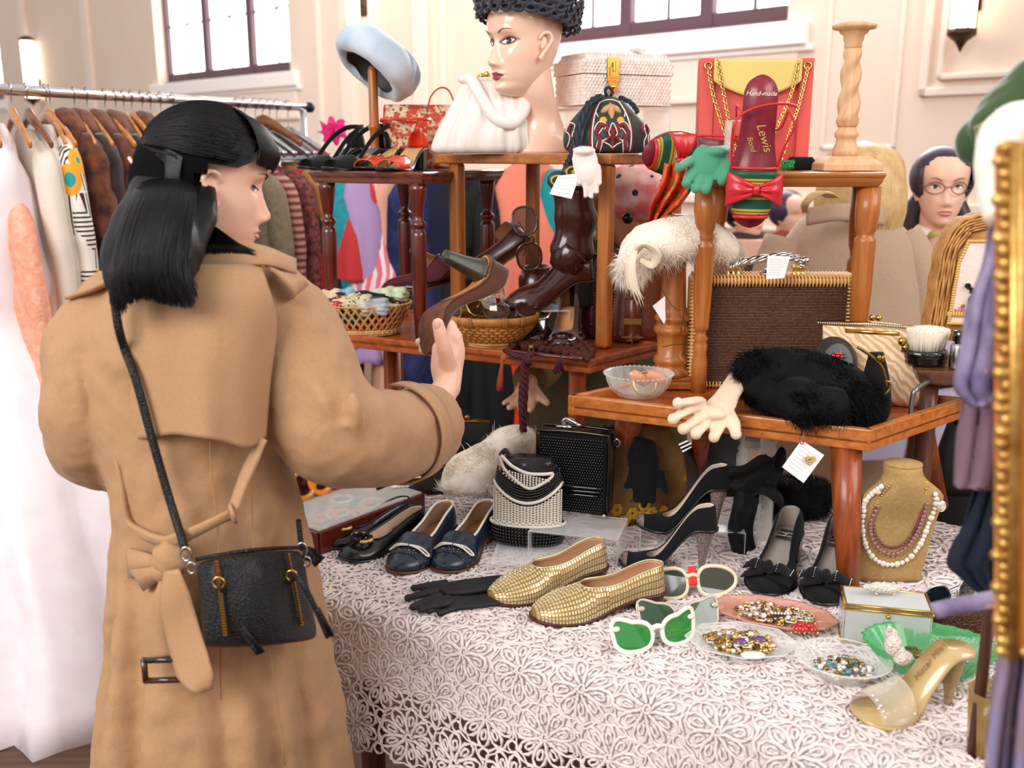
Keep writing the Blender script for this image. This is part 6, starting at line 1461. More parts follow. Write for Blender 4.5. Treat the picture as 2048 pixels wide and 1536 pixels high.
b = MB(); b.box((-38, -66, 72), (26, 3, 34)); b.box((-38, -67.5, 50), (26, 3, 12)); b.box((-38, -67, 34), (20, 3, 22)); b.tube([(-38, -70, 80), (-38, -73, 62)], 2.5, 8); b.ball((-38, -70, 34), 4, 10, 8); b.box((-38, -69, 60), (16, 3, 20)); build('latch', b, MATS['gold'], r, smooth=False, bevel=.0006)
b = MB(); rg = random.Random(9)
for k in range(40): a = rg.random()*6.28; b.tube([(50, -10, 98), (50+rg.uniform(-14, 14), -10+rg.uniform(-8, 8), 106+rg.random()*8), (50+rg.uniform(-28, 22), -14+rg.uniform(-12, 8), 100+rg.random()*10)], .6, 3, sub=3)
b.hexa([(58, -40, 99), (88, -34, 96), (84, 0, 98), (54, -6, 101)], [(58, -40, 100), (88, -34, 97), (84, 0, 99), (54, -6, 102)]); build('tassel', b, m_paper, r)
bz = r.location.z; riser('tall clear acrylic riser under the white straw box bag', (r.location.x+.012, r.location.y, BZ+.001), .235, .13, bz-BZ-.002, rz_)
# beaded pouch
m_bead = mat('beaded_black', '#2a3433', .35, vor=('#59645f', 420, .25)); m_bred = mat('beads_red', '#7d1f26', .35, bump=(500, .8, 1)); m_bwh = mat('beads_white', '#f2ece2', .3); m_byel = mat('beads_yellow', '#d9a52a', .35); m_bpch = mat('beads_peach', '#d8a073', .35, bump=(500, .8, 1)); m_cord = mat('teal_black_cord', '#1b2733', .6)
r = T('pouch', 'beaded evening pouch with red scrolls, flower and dark rope cord', 'bag', 1213, 299, 2.40, rz=.12); r.location.z = BZ+.001
pr = [(0, 62), (6, 78), (25, 84), (50, 79), (75, 60), (95, 40), (108, 24), (113, 10)]
def pouch(a, z, o=0): q = slerp(pr, z)*(1+.05*cos(a*4))+o; return V((q*cos(a), q*.62*sin(a), z))
b = MB(); b.loft([[pouch(2*pi*j/48, z) for j in range(48)] for z in [113*k/18 for k in range(19)]]); build('body', b, m_bead, r, smooth=True)
def onp(x, z, o=1.5):                    # point on the front panel by x, z
    q = slerp(pr, z)*1.03; t = max(-.97, min(.97, x/q)); a = -math.acos(t); return pouch(a, z, o)
def cs(mb, pts, rr, o=1.5): mb.tube([onp(x, z, o) for x, z in catmull2(pts)], rr, 6)
def catmull2(p): return [(q.x, q.y) for q in catmull([V((x, z, 0)) for x, z in p], 5)]
R_ = MB(); Wt = MB()
for sg in (-1, 1):
    for px_ in (0, 62*sg):
        s = .95 if px_ == 0 else .55
        pth = [(px_+sg*s*30, 6), (px_+sg*s*26, 28), (px_+sg*s*34, 40), (px_+sg*s*24, 54), (px_+sg*s*10, 50), (px_+sg*s*14, 40)]
        cs(R_, pth, 5 if px_ == 0 else 3.4, .5); cs(Wt, [(x+2*sg, z+6) for x, z in pth], 1.1, 4); cs(Wt, [(x-sg*5, z-5) for x, z in pth[:4]], 1.1, 3)
cs(R_, [(0, 50), (0, 34)], 6, .2); cs(R_, [(-16, 22), (-8, 30), (0, 34), (8, 30), (16, 22)], 4.5, .5); cs(R_, [(0, 34), (0, 6)], 4, .2); cs(Wt, [(-8, 40), (0, 58), (8, 40), (6, 32), (18, 24), (8, 18), (0, 12), (-8, 18), (-18, 24), (-6, 32), (-8, 40)], 1.1, 5)
for x in (-38, 38): cs(Wt, [(x, 4), (x*1.04, 40), (x*.85, 75), (x*.5, 100)], 1.5, 2); cs(R_, [(x*1.12, 4), (x*1.16, 30), (x*1.0, 70), (x*.62, 98)], 3, 0)
cs(Wt, [(-26, 70), (-30, 84), (-18, 98), (0, 103), (18, 98), (30, 84), (26, 70)], 1.1, 2)
build('red_scrolls', R_, m_bred, r); build('white_beading', Wt, m_bwh, r)
b = MB()
for pts in ([(0, 94), (-10, 84), (-20, 78)], [(0, 94), (10, 84), (20, 78)], [(0, 96), (0, 80), (0, 66)]): b.tube([onp(x, z, .5) for x, z in pts], [2, 7, 2.5], 8, sub=4)
build('peach_petals', b, m_bpch, r); b = MB()
for sg in (-1, 1): build('yellow_dot', MB().ball(onp(sg*17, 62, .5), (8, 3, 8), 12, 8), m_byel, r)
b = MB(); b.tube([V((-4, -8, 112)), V((-7, -10, 122)), V((0, -10, 127)), V((7, -8, 120)), V((5, -8, 112))], 3.2, 8, sub=4)
def rope(mb, pts, rr, tw=.5, n=3, sub=8):
    Q_ = catmull(pts, sub); F = frames(Q_)
    for k in range(n): mb.tube([p+F[i][0]*(rr*.5*cos(i*tw+k*2*pi/n))+F[i][1]*(rr*.5*sin(i*tw+k*2*pi/n)) for i, p in enumerate(Q_)], rr*.55, 6)
rope(b, [V((-20, -20, 108)), V((-46, -40, 92)), V((-66, -52, 50)), V((-80, -62, 0)), V((-92, -72, -22)), V((-96, -74, -40))], 8, .6, 3, 9); rope(b, [V((20, -18, 108)), V((40, -34, 96)), V((52, -40, 78))], 5, .6, 3, 8); build('rope_cord', b, m_cord, r)
b = MB(); 
for cx_, cz_, rx_, rz2 in ((-82, -34, 22, 14), (-112, -50, 20, 18), (-106, -70, 13, 14), (-70, -44, 14, 12)): b.ball((cx_, -78, cz_), (rx_, 8, rz2), 14, 10)
build('beaded_ends', b, m_bead, r); b = MB()
for cx_, cz_, q in ((-82, -34, 14), (-112, -50, 13), (-106, -70, 9), (-72, -42, 8)): b.tube([V((cx_+q*cos(t), -86, cz_+q*.7*sin(t))) for t in [k*pi/6 for k in range(12)]], 2, 6, closed=True); b.ball((cx_, -86, cz_), 4, 8, 6)
build('gold_beads', b, m_byel, r)
tagcard('price_tag', 'white handwritten price tag hanging below the beaded rope ends', [P(1116, 352, 2.27), P(1160, 346, 2.27), P(1143, 398, 2.26), P(1099, 388, 2.26)], 5)
m_wgl = mat('white_suede', '#f3e6e0', .8, sheen=.3, n=(12, '#e8d6ce', .3))
g = [([P(1168, 303, 2.283), P(1170, 322, 2.278), P(1174, 350, 2.272)], [.026, .03, .028], .3), ([P(1165, 296, 2.38), P(1168, 300, 2.30), P(1168, 303, 2.283)], [.026, .027, .025], .25)]
for k, (x0, x1, yb) in enumerate(((1160, 1157, 372), (1168, 1171, 398), (1178, 1183, 400), (1188, 1194, 390), (1196, 1200, 372))): g.append(([P(x0, 330, 2.276-.003*(k % 2)), P((x0+x1)/2, 355, 2.272-.003*(k % 2)), P(x1, yb-6, 2.27-.003*(k % 2))], [.0075, .007, .0055], .6))
glove('gloves', 'pair of white suede gloves hanging over the front of the honey shelf', m_wgl, g)
# coral bag
m_coral = mat('coral_leather', '#e2645c', .45, n=(6, '#d9544f', .3)); m_yel = mat('butter_leather', '#ecca78', .45)
r = T('shoulder_bag', 'coral leather shoulder bag with butter yellow flap and gold chains', 'bag', 1498, 318, 2.34); r.location.z = RZ+.001
build('body', lofty([(0, -100, 104, 22), (6, -106, 110, 27), (120, -108, 110, 24), (205, -109, 110, 16), (210, -108, 108, 12)], 32, .3), m_coral, r)
for sg in (-1, 1): b = MB(); b.box((sg*96+1, -26, 106), (26, 4, 208)); b.tube([(sg*84+1, -29, 4), (sg*84+1, -29, 206)], 1, 5); build('side_strip', b, m_coral, r, smooth=False, bevel=.001)
b = MB(); b.grid(lambda a, c: V((-84+170*a, -29-3*sin(pi*a)*c-1, 208-c*(slerp([(0, 40), (.08, 50), (.5, 72), (.92, 50), (1, 40)], a)))), 30, 10); build('flap', b, m_yel, r, solid=.003)
b = MB(); b.box((4, -37, 152), (34, 2, 15)); build('turn_lock', b, mat('brass_light', '#ecd9a0', .3, .8), r, smooth=False); b = MB(); b.box((4, -39, 152), (16, 2, 6)); b.ball((4, -41, 152), (3, 3, 6), 8, 6); build('lock_turn', b, J_ant, r, smooth=False)
for sg in (-1, 1):
    b = MB().tube([V((sg*96+1+7*cos(t), -30, 195+7*sin(t))) for t in [k*pi/6 for k in range(12)]], 1.8, 6, closed=True); build('eyelet', b, J_gold, r)
K = r['_k']
for p in ([(-95, -32, 192), (-84, -36, 140), (-56, -44, 60), (-36, -48, 20)], [(-78, -34, 206), (-66, -38, 150), (-48, -46, 70), (-30, -48, 24)], [(97, -32, 192), (84, -38, 130), (66, -46, 70), (50, -48, 10)], [(78, -34, 206), (68, -38, 150), (40, -46, 80), (30, -48, 60)]):
    build('chain_strap', chain(MB(), [V(q) for q in p], 1.3, 9.5, 6), J_gold, r)
r = riser('small clear acrylic riser behind the hanging striped sandal', (P(1495, 300, 2.075).x, 2.075, RZ+.001), .085, .05, .10, .05)
# green gloves
m_ggl = mat('green_suede', '#4f9a78', .9, sheen=.5)
g = [([P(1428, 303, 2.03), P(1418, 322, 2.025), P(1412, 342, 2.02)], [.03, .037, .034], .4), ([P(1448, 298, 2.13), P(1436, 301, 2.06), P(1430, 304, 2.03)], [.022, .026, .028], .35)]
for x0, y0, x1, y1 in ((1385, 318, 1358, 335), (1388, 332, 1372, 366), (1402, 340, 1391, 378), (1420, 338, 1412, 380), (1440, 330, 1444, 362), (1452, 320, 1455, 350)): g.append(([P(x0, y0, 2.03), P((x0+x1)/2, (y0+y1)/2, 2.012), P(x1, y1, 2.0)], [.0125, .0125, .010], .6))
glove('gloves', 'green suede gloves folded over the corner of the moulded table', m_ggl, g)
m_rsc = mat('red_floral_silk', '#c22a1e', .5, n=(38, '#d9622a', .07), vor=('#2f7a35', 40, .3, '#e2b43a', 75, .16))
b = MB(); b.grid(lambda a, c: P(slerp([(0, 1330), (.3, 1322), (.7, 1300), (1, 1296)], c)+(slerp([(0, 40), (.35, 66), (.7, 62), (1, 30)], c))*a, 325+c*130-18*a*c+4*sin(a*8), 2.16-.025*sin(pi*c)-.018*sin(a*14+c*3)-.02*a), 40, 24)
o = build('scarf', b, m_rsc, solid=.0015); tag(o, 'red silk scarf with green leaves hanging beside the green gloves', 'scarf')
# clutch and feathers
r = T('clutch', 'small black clutch with green feather trim lying beside the candlestick', 'bag', 1600, 343, 2.2); r.location.z = RZ+.001
build('body', lofty([(0, -22, 24, 14), (4, -25, 27, 17), (20, -25, 26, 16), (26, -22, 22, 10)], 24, .5), m_bsuede, r)
b = MB(); rg = random.Random(3)
for k in range(60): b.tube([(-24, -14, 12), (-30+rg.uniform(-12, 12), -22+rg.uniform(-4, 4), 10+rg.uniform(-8, 10)), (-36+rg.uniform(-14, 18), -24, 6+rg.uniform(-10, 12))], [1.6, 1.8, .4], 4, sub=2)
build('feathers', b, [mat('green_feather', '#2f9a5a', .7)], r)
# twisted candlestick
cs_ = P(1713, 344, 2.08); K = .00102; r = thing('candlestick', 'pale wooden barley twist candlestick on the moulded table', 'candlestick', (cs_.x, 2.16, RZ+.001))
b = MB(); b.loft([[V((sx*w_, sy*w_, z)) for sx, sy in ((-1, -1), (1, -1), (1, 1), (-1, 1))] for z, w_ in ((0, .062), (.014, .062), (.016, .06), (.03, .04))]); build('base', b, w_pine, r, smooth=False, bevel=.002, label=None)
b = MB().lathe([(.026, .03), (.027, .042), (.021, .058), (.02, .066), (.024, .07), (.0245, .078), (.019, .084), (.018, .09)], 24); build('lower_shaft', b, w_pine, r)
b = MB(); rings = []
for i in range(50):
    t = i/49; z = .09+.158*t; en = min(1, min(t, 1-t)*6); q = slerp([(0, .019), (.1, .0265), (.3, .0235), (.6, .022), (.9, .0205), (1, .016)], t)
    rings.append([V((q*cos(a)*(1-.27*en*(.5-.5*cos(2*(a-t*9)))), q*sin(a)*(1-.27*en*(.5-.5*cos(2*(a-t*9)))), z)) for a in [2*pi*j/36 for j in range(36)]])
b.loft(rings); build('twisted_shaft', b, w_pine, r)
b = MB().lathe([(.016, .246), (.018, .25), (.0175, .258), (.02, .262), (.021, .272), (.028, .277), (.03, .282), (.043, .285), (.045, .291), (.041, .295), (.038, .293), (.008, .292)], 32); build('top_dish', b, w_pine, r)
# ================================================================ on the bench
m_wick = mat('willow', '#d3a566', .5, n=(60, '#b0803f', .2)); m_bamb = mat('bamboo_strip', '#c8883f', .4, n=(50, '#a5652a', .2))
MZf = MZ-.007
def ring_pts(c, rx, ry, z, n=40): return [V((c.x+rx*cos(2*pi*k/n), c.y+ry*sin(2*pi*k/n), z)) for k in range(n)]
# lattice basket of scarves
bc_ = AT(730, 2.56, MZf); bx, by = .09, .075; tx, ty = .122, .098
r = thing('wicker_basket', 'open lattice willow basket heaped with folded scarves', 'basket', (bc_.x, bc_.y, MZf), world=True)
b = MB()
for k in range(34):
    a = 2*pi*k/34
    for sg in (1, -1):
        for o in (0, .035):
            pts = []
            for t in [q/6 for q in range(7)]:
                aa = a+o+sg*t*.42; q = t**.85; pts.append(V((bc_.x+(bx+(tx-bx)*q)*cos(aa), bc_.y+(by+(ty-by)*q)*sin(aa), MZf+.012+.066*t)))
            b.tube(pts, .0016, 5)
build('lattice', b, m_wick, r, kind='stuff')
b = MB()
for z, q in ((.004, 1), (.009, 1.02), (.014, 1.03)): b.tube(ring_pts(bc_, bx*q, by*q, MZf+z), .0032, 6, closed=True)
for k in range(40): a = 2*pi*k/40; b.ball((bc_.x+bx*1.03*cos(a), bc_.y+by*1.03*sin(a), MZf+.01), (.004, .004, .006), 6, 4)
build('base_braid', b, m_wick, r)
b = MB(); b.tube(ring_pts(bc_, tx, ty, MZf+.079), .0028, 6, closed=True)
for k in range(60): a = 2*pi*k/60; b.ball((bc_.x+tx*cos(a), bc_.y+ty*sin(a), MZf+.079), (.0036, .0036, .0045), 6, 4)
build('rim', b, m_wick, r)
b = MB().lathe([(.001, MZf+.002), (bx, MZf+.004)], 24, (bc_.x, bc_.y, 0), sy=by/bx); build('floor', b, m_wick, r)
rg = random.Random(14)
SCV = [('scarf', 'red satin scarf bundled on the right of the lattice basket', mat('red_satin', '#c81222', .4), .03, .0, .07, .05), ('scarf', 'black scarf with white flecks on top of the basket pile', mat('black_floral', '#17161c', .5, vor=('#e9e5e0', 80, .2)), -.01, -.005, .085, .085),
       ('scarf', 'crimson silk scarf folded at the left of the basket pile', mat('crimson_silk', '#b3152c', .4), -.055, -.03, .06, .078), ('scarf', 'cream and gold patterned scarf in the middle of the basket pile', mat('cream_gold', '#cbbf98', .6, vor=('#6b6440', 90, .3)), -.015, -.045, .055, .085),
       ('scarf', 'white crumpled scarf hanging at the front of the basket pile', mat('white_silk', '#e8dfda', .5, n=(20, '#9aa3a8', .15)), .03, -.055, .06, .075), ('scarf', 'beige chiffon scarf spilling over the left rim of the basket', mat('beige_silk', '#d9bfa0', .5), -.085, .0, .04, .09),
       ('scarf', 'pale blue scarf peeking out at the left of the pile', mat('pale_blue_silk', '#8fb2c4', .5), -.05, .02, .05, .09), ('scarf', 'bright red scarf filling the bottom of the basket', mat('bright_red_silk', '#d8241c', .45), .0, 0, .078, .03), ('scarf', 'deep teal scarf visible through the lattice', mat('deep_teal', '#14404a', .5), -.02, -.03, .05, .05), ('scarf', 'light green scarf at the back right of the basket pile', mat('light_green_silk', '#cfd8b4', .5), .07, .03, .05, .095)]
for i, (n_, lb, m, dx, dy, q, z) in enumerate(SCV):
    def fn(d, i=i): return 1+.16*sin(d.x*9+i)+.12*sin(d.y*11+i*2)+.1*sin(d.z*13+d.x*5)
    b = MB().ball((bc_.x+dx, bc_.y+dy, MZf+z), (q, q*.75, .02 if z > .06 else .028), 36, 18, fn=fn); o = build(n_, b, m, None, msm=1, disp=(.03, .008)); tag(o, lb, 'scarf', 'scarves in the lattice basket')
# bamboo basket
cb = AT(985, 2.36, MZf); r = thing('bamboo_basket', 'round woven bamboo basket full of sunglasses beside the raised hand', 'basket', (cb.x, cb.y, MZf), world=True)
tr_, br_ = .108, .055
b = MB(); nz = 7
def bowl(t): return br_+(tr_-br_)*(1-(1-t)**1.9), MZf+.012+.062*t
for k in range(nz):
    t = (k+.5)/nz*.86; q, z = bowl(t); rings = []; n = 112
    for j in range(n+1):
        a = 2*pi*j/n; o = .0016*(1 if ((j//2)+k) % 2 else -1); q2, z2 = bowl(t+.055); q0, z0 = bowl(t-.055)
        rings.append([V((cb.x+(q2+o)*cos(a), cb.y+(q2+o)*.82*sin(a), z2)), V((cb.x+(q0+o)*cos(a), cb.y+(q0+o)*.82*sin(a), z0)), V((cb.x+(q0+o-.0012)*cos(a), cb.y+(q0+o-.0012)*.82*sin(a), z0)), V((cb.x+(q2+o-.0012)*cos(a), cb.y+(q2+o-.0012)*.82*sin(a), z2))])
    b.loft(rings, cap=False)
build('woven_bands', b, m_bamb, r, kind='stuff')
b = MB()
for k in range(56):
    a = 2*pi*k/56; rings = []
    for t in [j/14 for j in range(15)]:
        q, z = bowl(t); q += .0006; w_ = .0026; rings.append([V((cb.x+q*cos(a+s*w_/q), cb.y+q*.82*sin(a+s*w_/q), z)) for s in (-1, 1)]+[V((cb.x+(q-.0012)*cos(a+s*w_/q), cb.y+(q-.0012)*.82*sin(a+s*w_/q), z)) for s in (1, -1)])
    b.loft(rings)
build('stakes', b, m_bamb, r, kind='stuff')
b = MB(); b.loft([[V((cb.x+q*cos(a), cb.y+q*.82*sin(a), z)) for q, z in ((tr_+.003, MZf+.064), (tr_+.005, MZf+.082), (tr_, MZf+.083), (tr_-.001, MZf+.064))] for a in [2*pi*j/64 for j in range(65)]], cap=False); build('rim', b, m_bamb, r)
for px in (935, 1010, 1060):
    p = AT(px, 2.27, MZ+.07); b = MB(); q = MB(); a = atan2((p.y-cb.y)/.82, p.x-cb.x)
    for k in (-1, 0, 1): c = V((cb.x+(tr_+.006)*cos(a+k*.03), cb.y+(tr_+.006)*.82*sin(a+k*.03), MZf+.073)); b.tube([c+V((0, 0, -.012)), c+V((.001, -.003, 0)), c+V((0, 0, .012))], .0016, 5)
    build('binding', b, m_bamb, r)
b = MB().lathe([(.001, MZf+.012), (br_+.004, MZf+.013)], 24, (cb.x, cb.y, 0)); build('floor', b, m_bamb, r)
b = MB()
for z in (.003, .009, .014): b.tube(ring_pts(cb, br_+.001, (br_+.001)*.9, MZf+z), .0034, 6, closed=True)
build('foot_ring', b, m_wick, r)
m_lensb = mat('brown_lens', '#4a2618', .05, clear=.55); m_gmet = mat('gold_frame', '#c9a35a', .2, 1); m_dkf = mat('brown_frame', '#2a120e', .15, coat=.8)
specs('sunglasses', 'brown round-lens sunglasses with gold rims at the left in the bamboo basket', m_gmet, m_lensb, AT(935, 2.37, MZ+.065), .5, .13, 'round', rx=-.8, lensh=.055, thick=.002)
specs('sunglasses', 'gold wire sunglasses standing on edge in the middle of the bamboo basket', m_gmet, m_glass, AT(998, 2.40, MZ+.085), 1.1, .12, 'round', rx=-.2, lensh=.05, thick=.0017)
specs('sunglasses', 'glossy dark brown sunglasses at the right in the bamboo basket', m_dkf, m_lensb, AT(1030, 2.34, MZ+.07), .2, .13, 'cat', rx=-1.0, lensh=.05, thick=.004)
specs('sunglasses', 'dark wrap sunglasses lying at the back of the bamboo basket', m_dkf, m_lensb, AT(975, 2.42, MZ+.08), -.2, .13, 'wrap', rx=-1.2, lensh=.045, thick=.004)
tagcard('price_tag', 'tiny white tag hanging over the front rim of the bamboo basket', [P(980, 612, 2.26), P(993, 611, 2.26), P(994, 622, 2.255), P(979, 621, 2.255)], 2)
# sunglasses leaning on the tall boot
specs('sunglasses', 'large dark sunglasses hanging from the shaft of the shiny ankle boot', m_dkf, m_lensb, P(1030, 482, 2.36), .0, .15, 'round', rx=-.12, lensh=.058, thick=.0028).rotation_euler = (0, R(82), .1)
riser('clear acrylic riser under the shiny ankle boot', AT(1080, 2.45, MZf+.001), .13, .11, RIS-MZf-.001, .1)
# dark red textured bag and satchel
m_ali = mat('oxblood_reptile', '#42121a', .2, coat=.7, bump=(70, 1.0, 1)); m_sat = mat('chestnut_leather', '#6b2a18', .35, coat=.3, n=(8, '#54200f', .3))
r = T('handbag', 'glossy oxblood reptile handbag seen through the posts of the honey shelf', 'bag', 1202, 690, 2.50, rz=.5); r.location.z = MZf+.001
build('body', lofty(dense([(0, -36, 40, 20), (10, -42, 46, 24), (90, -40, 42, 20), (150, -28, 28, 12), (165, -20, 20, 8)], 12), 28, .6), m_ali, r)
b = MB()
for sg in (-1, 1): b.tube([V((sg*38, -14, 10)), V((sg*38, -18, 90)), V((sg*24, -12, 155))], 2, 6, sub=4); 
for k in range(18): b.ball((-34+4*sin(k*.3), -24, 20+k*6), 1.6, 6, 4)
build('piping', b, m_ali, r)
r = T('satchel', 'chestnut leather satchel with strap and brass buckle behind the wooden column', 'bag', 1285, 696, 2.44, rz=-.1); r.location.z = MZf+.001
build('body', lofty(dense([(0, -62, 50, 24), (8, -68, 54, 28), (90, -60, 50, 22), (170, -36, 40, 16), (190, -24, 34, 12)], 12), 32, .5), m_sat, r)
b = MB().ribbon([V((-22, -26, 88)), V((-22, -34, 60)), V((-22, -34, 20)), V((-20, -40, 6))], 32, 4, side=(1, 0, 0), sub=4); build('strap', b, m_sat, r)
b = MB(); b.box((-22, -38, 44), (35, 3, 12)); build('brass_plate', b, J_ant, r, smooth=False, bevel=.0006); b = MB(); b.box((-22, -42, 14), (42, 3, 3)); b.tube([V((-22, -44, 20)), V((-22, -46, 2))], 1.8, 6); build('buckle', b, J_ant, r, smooth=False)
b = MB()
for k in range(26): b.tube([V((-66+k*.6, -26, 10+k*6.2)), V((-64+k*.6, -27, 13+k*6.2))], .8, 4)
for k in range(20): b.tube([V((46, -24, 10+k*7)), V((46, -25, 14+k*7))], .8, 4)
build('stitching', b, m_goldbr, r, kind='stuff')
# knitted bag with wooden handle, tassel and cord
m_knit = mat('brown_bobble_knit', '#5b2a1a', .95, n=(60, '#3f1a10', .2)); m_rope = mat('wine_cord', '#4c1620', .7); m_whan = mat('oxblood_handle', '#5a1414', .25, coat=.6)
r = thing('knitted_bag', 'brown bobble knit bag with oxblood handle lying flat at the bench edge', 'bag', P(1090, 700, 2.3), world=True)
b = MB(); rg = random.Random(6)
for k in range(240):
    px = rg.uniform(1000, 1188); y = rg.uniform(2.22, 2.40); 
    if y < 2.2+.0009*(1188-px)*.0: continue
    q = AT(px, y-.0011*(px-1095)+.02, MZ+.004+.006*rg.random()); b.ball(q, (.009, .009, .007), 8, 6)
build('knit', b, m_knit, r, kind='stuff')
b = MB().tube([AT(1008, 2.255, MZ+.006), AT(1060, 2.205, MZ+.008), AT(1165, 2.15, MZ+.007)], .006, 10, sub=3, flat=.8); build('handle', b, m_whan, r); b = MB(); c = P(1062, 705, 2.19); b.ball(c+V((0, 0, .012)), .006, 10, 8); b.tube([c+V((.007*cos(t), -.002, .011*sin(t))) for t in [k*pi/6 for k in range(12)]], .0012, 6, closed=True); build('ring', b, J_ant, r)
b = MB(); rope(b, [P(1062, 706, 2.185), P(1050, 722, 2.17), P(1046, 760, 2.165), P(1044, 810, 2.16), P(1047, 862, 2.16)], .009, .7, 3, 12); rope(b, [P(1062, 706, 2.185), P(1054, 730, 2.172), P(1052, 780, 2.165), P(1047, 862, 2.16)], .006, .7, 3, 12); rope(b, [P(1010, 700, 2.22), P(1030, 712, 2.2), P(1058, 716, 2.18)], .007, .7, 3, 10); b.ball(P(1056, 722, 2.165), .011, 12, 8, fn=lambda d: 1+.2*sin(d.x*9+d.z*7)); build('cord', b, m_rope, r)
b = MB()
for k in range(26): a = k*2.4; b.tube([P(1008, 712, 2.2), P(1004+2*cos(a), 728, 2.19+.004*sin(a)), P(999+6*cos(a), 778+5*sin(k), 2.19+.006*sin(a))], .0012, 4, sub=3)
b.ball(P(1007, 716, 2.198), .008, 10, 8); build('tassel', b, mat('rust_thread', '#b34a2a', .8), r)
b = MB()
for k in range(22): a = k*2.4; b.tube([P(1122, 712, 2.15), P(1120+4*cos(a), 722, 2.145+.003*sin(a)), P(1118+12*cos(a), 745+4*sin(k), 2.15+.004*sin(a))], .001, 4, sub=3)
build('fringe', b, m_rope, r)
# ================================================================ on the tray table
TF_ = TRZ-.017
# cut glass bowl with curlers
c = Q(1276, 792, TF_); r = thing('glass_bowl', 'cut glass bowl holding pink curlers at the left of the teak tray', 'bowl', (c.x, c.y, TF_))
b = MB().lathe([(.03, .002), (.045, .004), (.058, .018), (.066, .034), (.070, .046), (.0725, .05), (.070, .0505), (.066, .044), (.06, .032), (.05, .016), (.03, .007)], 64, fn=lambda a, z: 1+.025*sin(a*16)*(1 if z < .044 else .2)+.012*(z > .046)*sin(a*40)); build('bowl', b, m_glass, r)
b = MB()
for k in range(44): a = 2*pi*k/44; b.ball((.072*cos(a), .072*sin(a), .0495), .0026, 6, 4)
build('beaded_rim', b, m_glass, r, kind='stuff')
m_curl = mat('peach_foam', '#e5a68a', .9, n=(60, '#d08a6c', .2))
for i, (dx, dz, ry, rz) in enumerate(((.0, .046, .5, .4), (.036, .047, .25, -.3))):
    o = thing('hair_curler', ['peach foam hair roller, the larger one in the cut glass bowl', 'peach hair roller leaning on the right rim of the cut glass bowl'][i], 'hair roller', (c.x+dx, c.y-.005, TF_+dz-.006), rot=(0, ry, rz))
    b = MB().tube([(-.02, 0, 0), (-.017, 0, 0), (.017, 0, 0), (.02, 0, 0)], [.008, .0115, .0115, .008], 16); build('foam', b, m_curl, o, disp=(.006, .003)); b = MB().tube([(-.024, 0, 0), (.024, 0, 0)], .004, 8); b.ball((.024, 0, 0), .0055, 8, 6); build('core', b, mat('pink_plastic', '#f0c4b8', .3), o)
o = thing('bracelet', 'gold bangle inside the cut glass bowl', 'bracelet', (c.x+.012, c.y-.012, TF_+.03), rot=(1.2, .2, 0)); build('bangle', MB().tube([(.024*cos(t), .024*sin(t), 0) for t in [k*pi/12 for k in range(24)]], .003, 8, closed=True), J_gold, o)
# column with fur hat
cc = P(1350, 790, 2.06); r = thing('wooden_column', 'turned honey wood column lamp base carrying the white fur hat', 'stand', (cc.x, 2.13, TF_+.001))
K = 2.16*.9736/FPX*1.03
b = MB(); b.box((0, 0, .008), (.12, .10, .016)); b.box((0, 0, .02), (.1, .085, .01)); build('base', b, w_oak, r, smooth=False, bevel=.003)
b = MB().lathe([(q*K, z*K) for q, z in ((42, 22), (40, 32), (32, 38), (33, 46), (36, 50), (34, 58), (28, 64), (29, 90), (30, 104), (35, 108), (37, 114), (35, 120), (31, 123), (32, 130), (36, 134), (36, 140), (30, 146), (26, 160), (23, 230), (22, 300), (24, 325), (30, 330), (30, 336), (22, 340))], 32); build('shaft', b, w_oak, r)
TOPZ = TF_+336*K
m_wfur = mat('white_fur', '#fbf3e8', .7, n=(20, '#f0e0cc', .3), sheen=.5); m_wlea = mat('ivory_leather', '#eadbc4', .5)
h = thing('hat', 'white fur hat with leather thong bow on top of the wooden column', 'hat', P(1350, 520, 2.13), world=True)
b = MB(); hatc = [P(1262, 540, 2.08), P(1282, 500, 2.08), P(1330, 482, 2.09), P(1390, 476, 2.12), P(1440, 492, 2.15), P(1455, 510, 2.17)]
b.tube(hatc, [.028, .043, .048, .047, .036, .026], 20, sub=5, flat=1.25, up=(0, 1, 0)); b.ball(P(1260, 535, 2.08), .03, 12, 8); b.ball(P(1455, 508, 2.17), .027, 12, 8)
build('crown', b, m_wfur, h, remesh=.006, msm=4, disp=(.05, .012)); build('fur', fur(b, 14000, .024, .0009, .3, .9, dirn=(.2, -.1, -.35)), m_wfur, h, kind='stuff')
b = MB(); rg = random.Random(2)
b.tube([P(1262, 520, 2.02), P(1285, 490, 2.0), P(1312, 505, 2.0), P(1305, 530, 2.01), P(1280, 520, 2.01)], [.006, .013, .014, .009, .005], 10, sub=5, flat=.4)
for k in range(16): x = rg.uniform(-8, 8); b.tube([P(1275+x*.4, 488, 2.005), P(1262+x, 530, 1.995), P(1266+x*1.3, 575, 1.995), P(1272+x*1.4+6, 600+rg.uniform(-22, 15), 2.0)], [.0012, .0016, .0014, .0005], 5, sub=4)
build('thong_bow', b, m_wlea, h)
b = MB(); b.tube([P(1322, 575, 2.06), P(1345, 612, 2.045), P(1366, 622, 2.05), P(1376, 615, 2.07)], .0009, 4, sub=4); b.tube([P(1366, 622, 2.05), P(1366, 640, 2.045), P(1360, 668, 2.045)], .0008, 4, sub=4); b.tube([P(1366, 622, 2.05), P(1369, 640, 2.045), P(1370, 665, 2.045)], .0008, 4, sub=4); b.tube([P(1326, 694, 2.075), P(1345, 690, 2.055), P(1380, 688, 2.09)], .0008, 4, sub=4)
o = build('string', b, mat('dark_string', '#3a2a20', .8)); tag(o, 'dark knotted string tied around the wooden column', 'string')
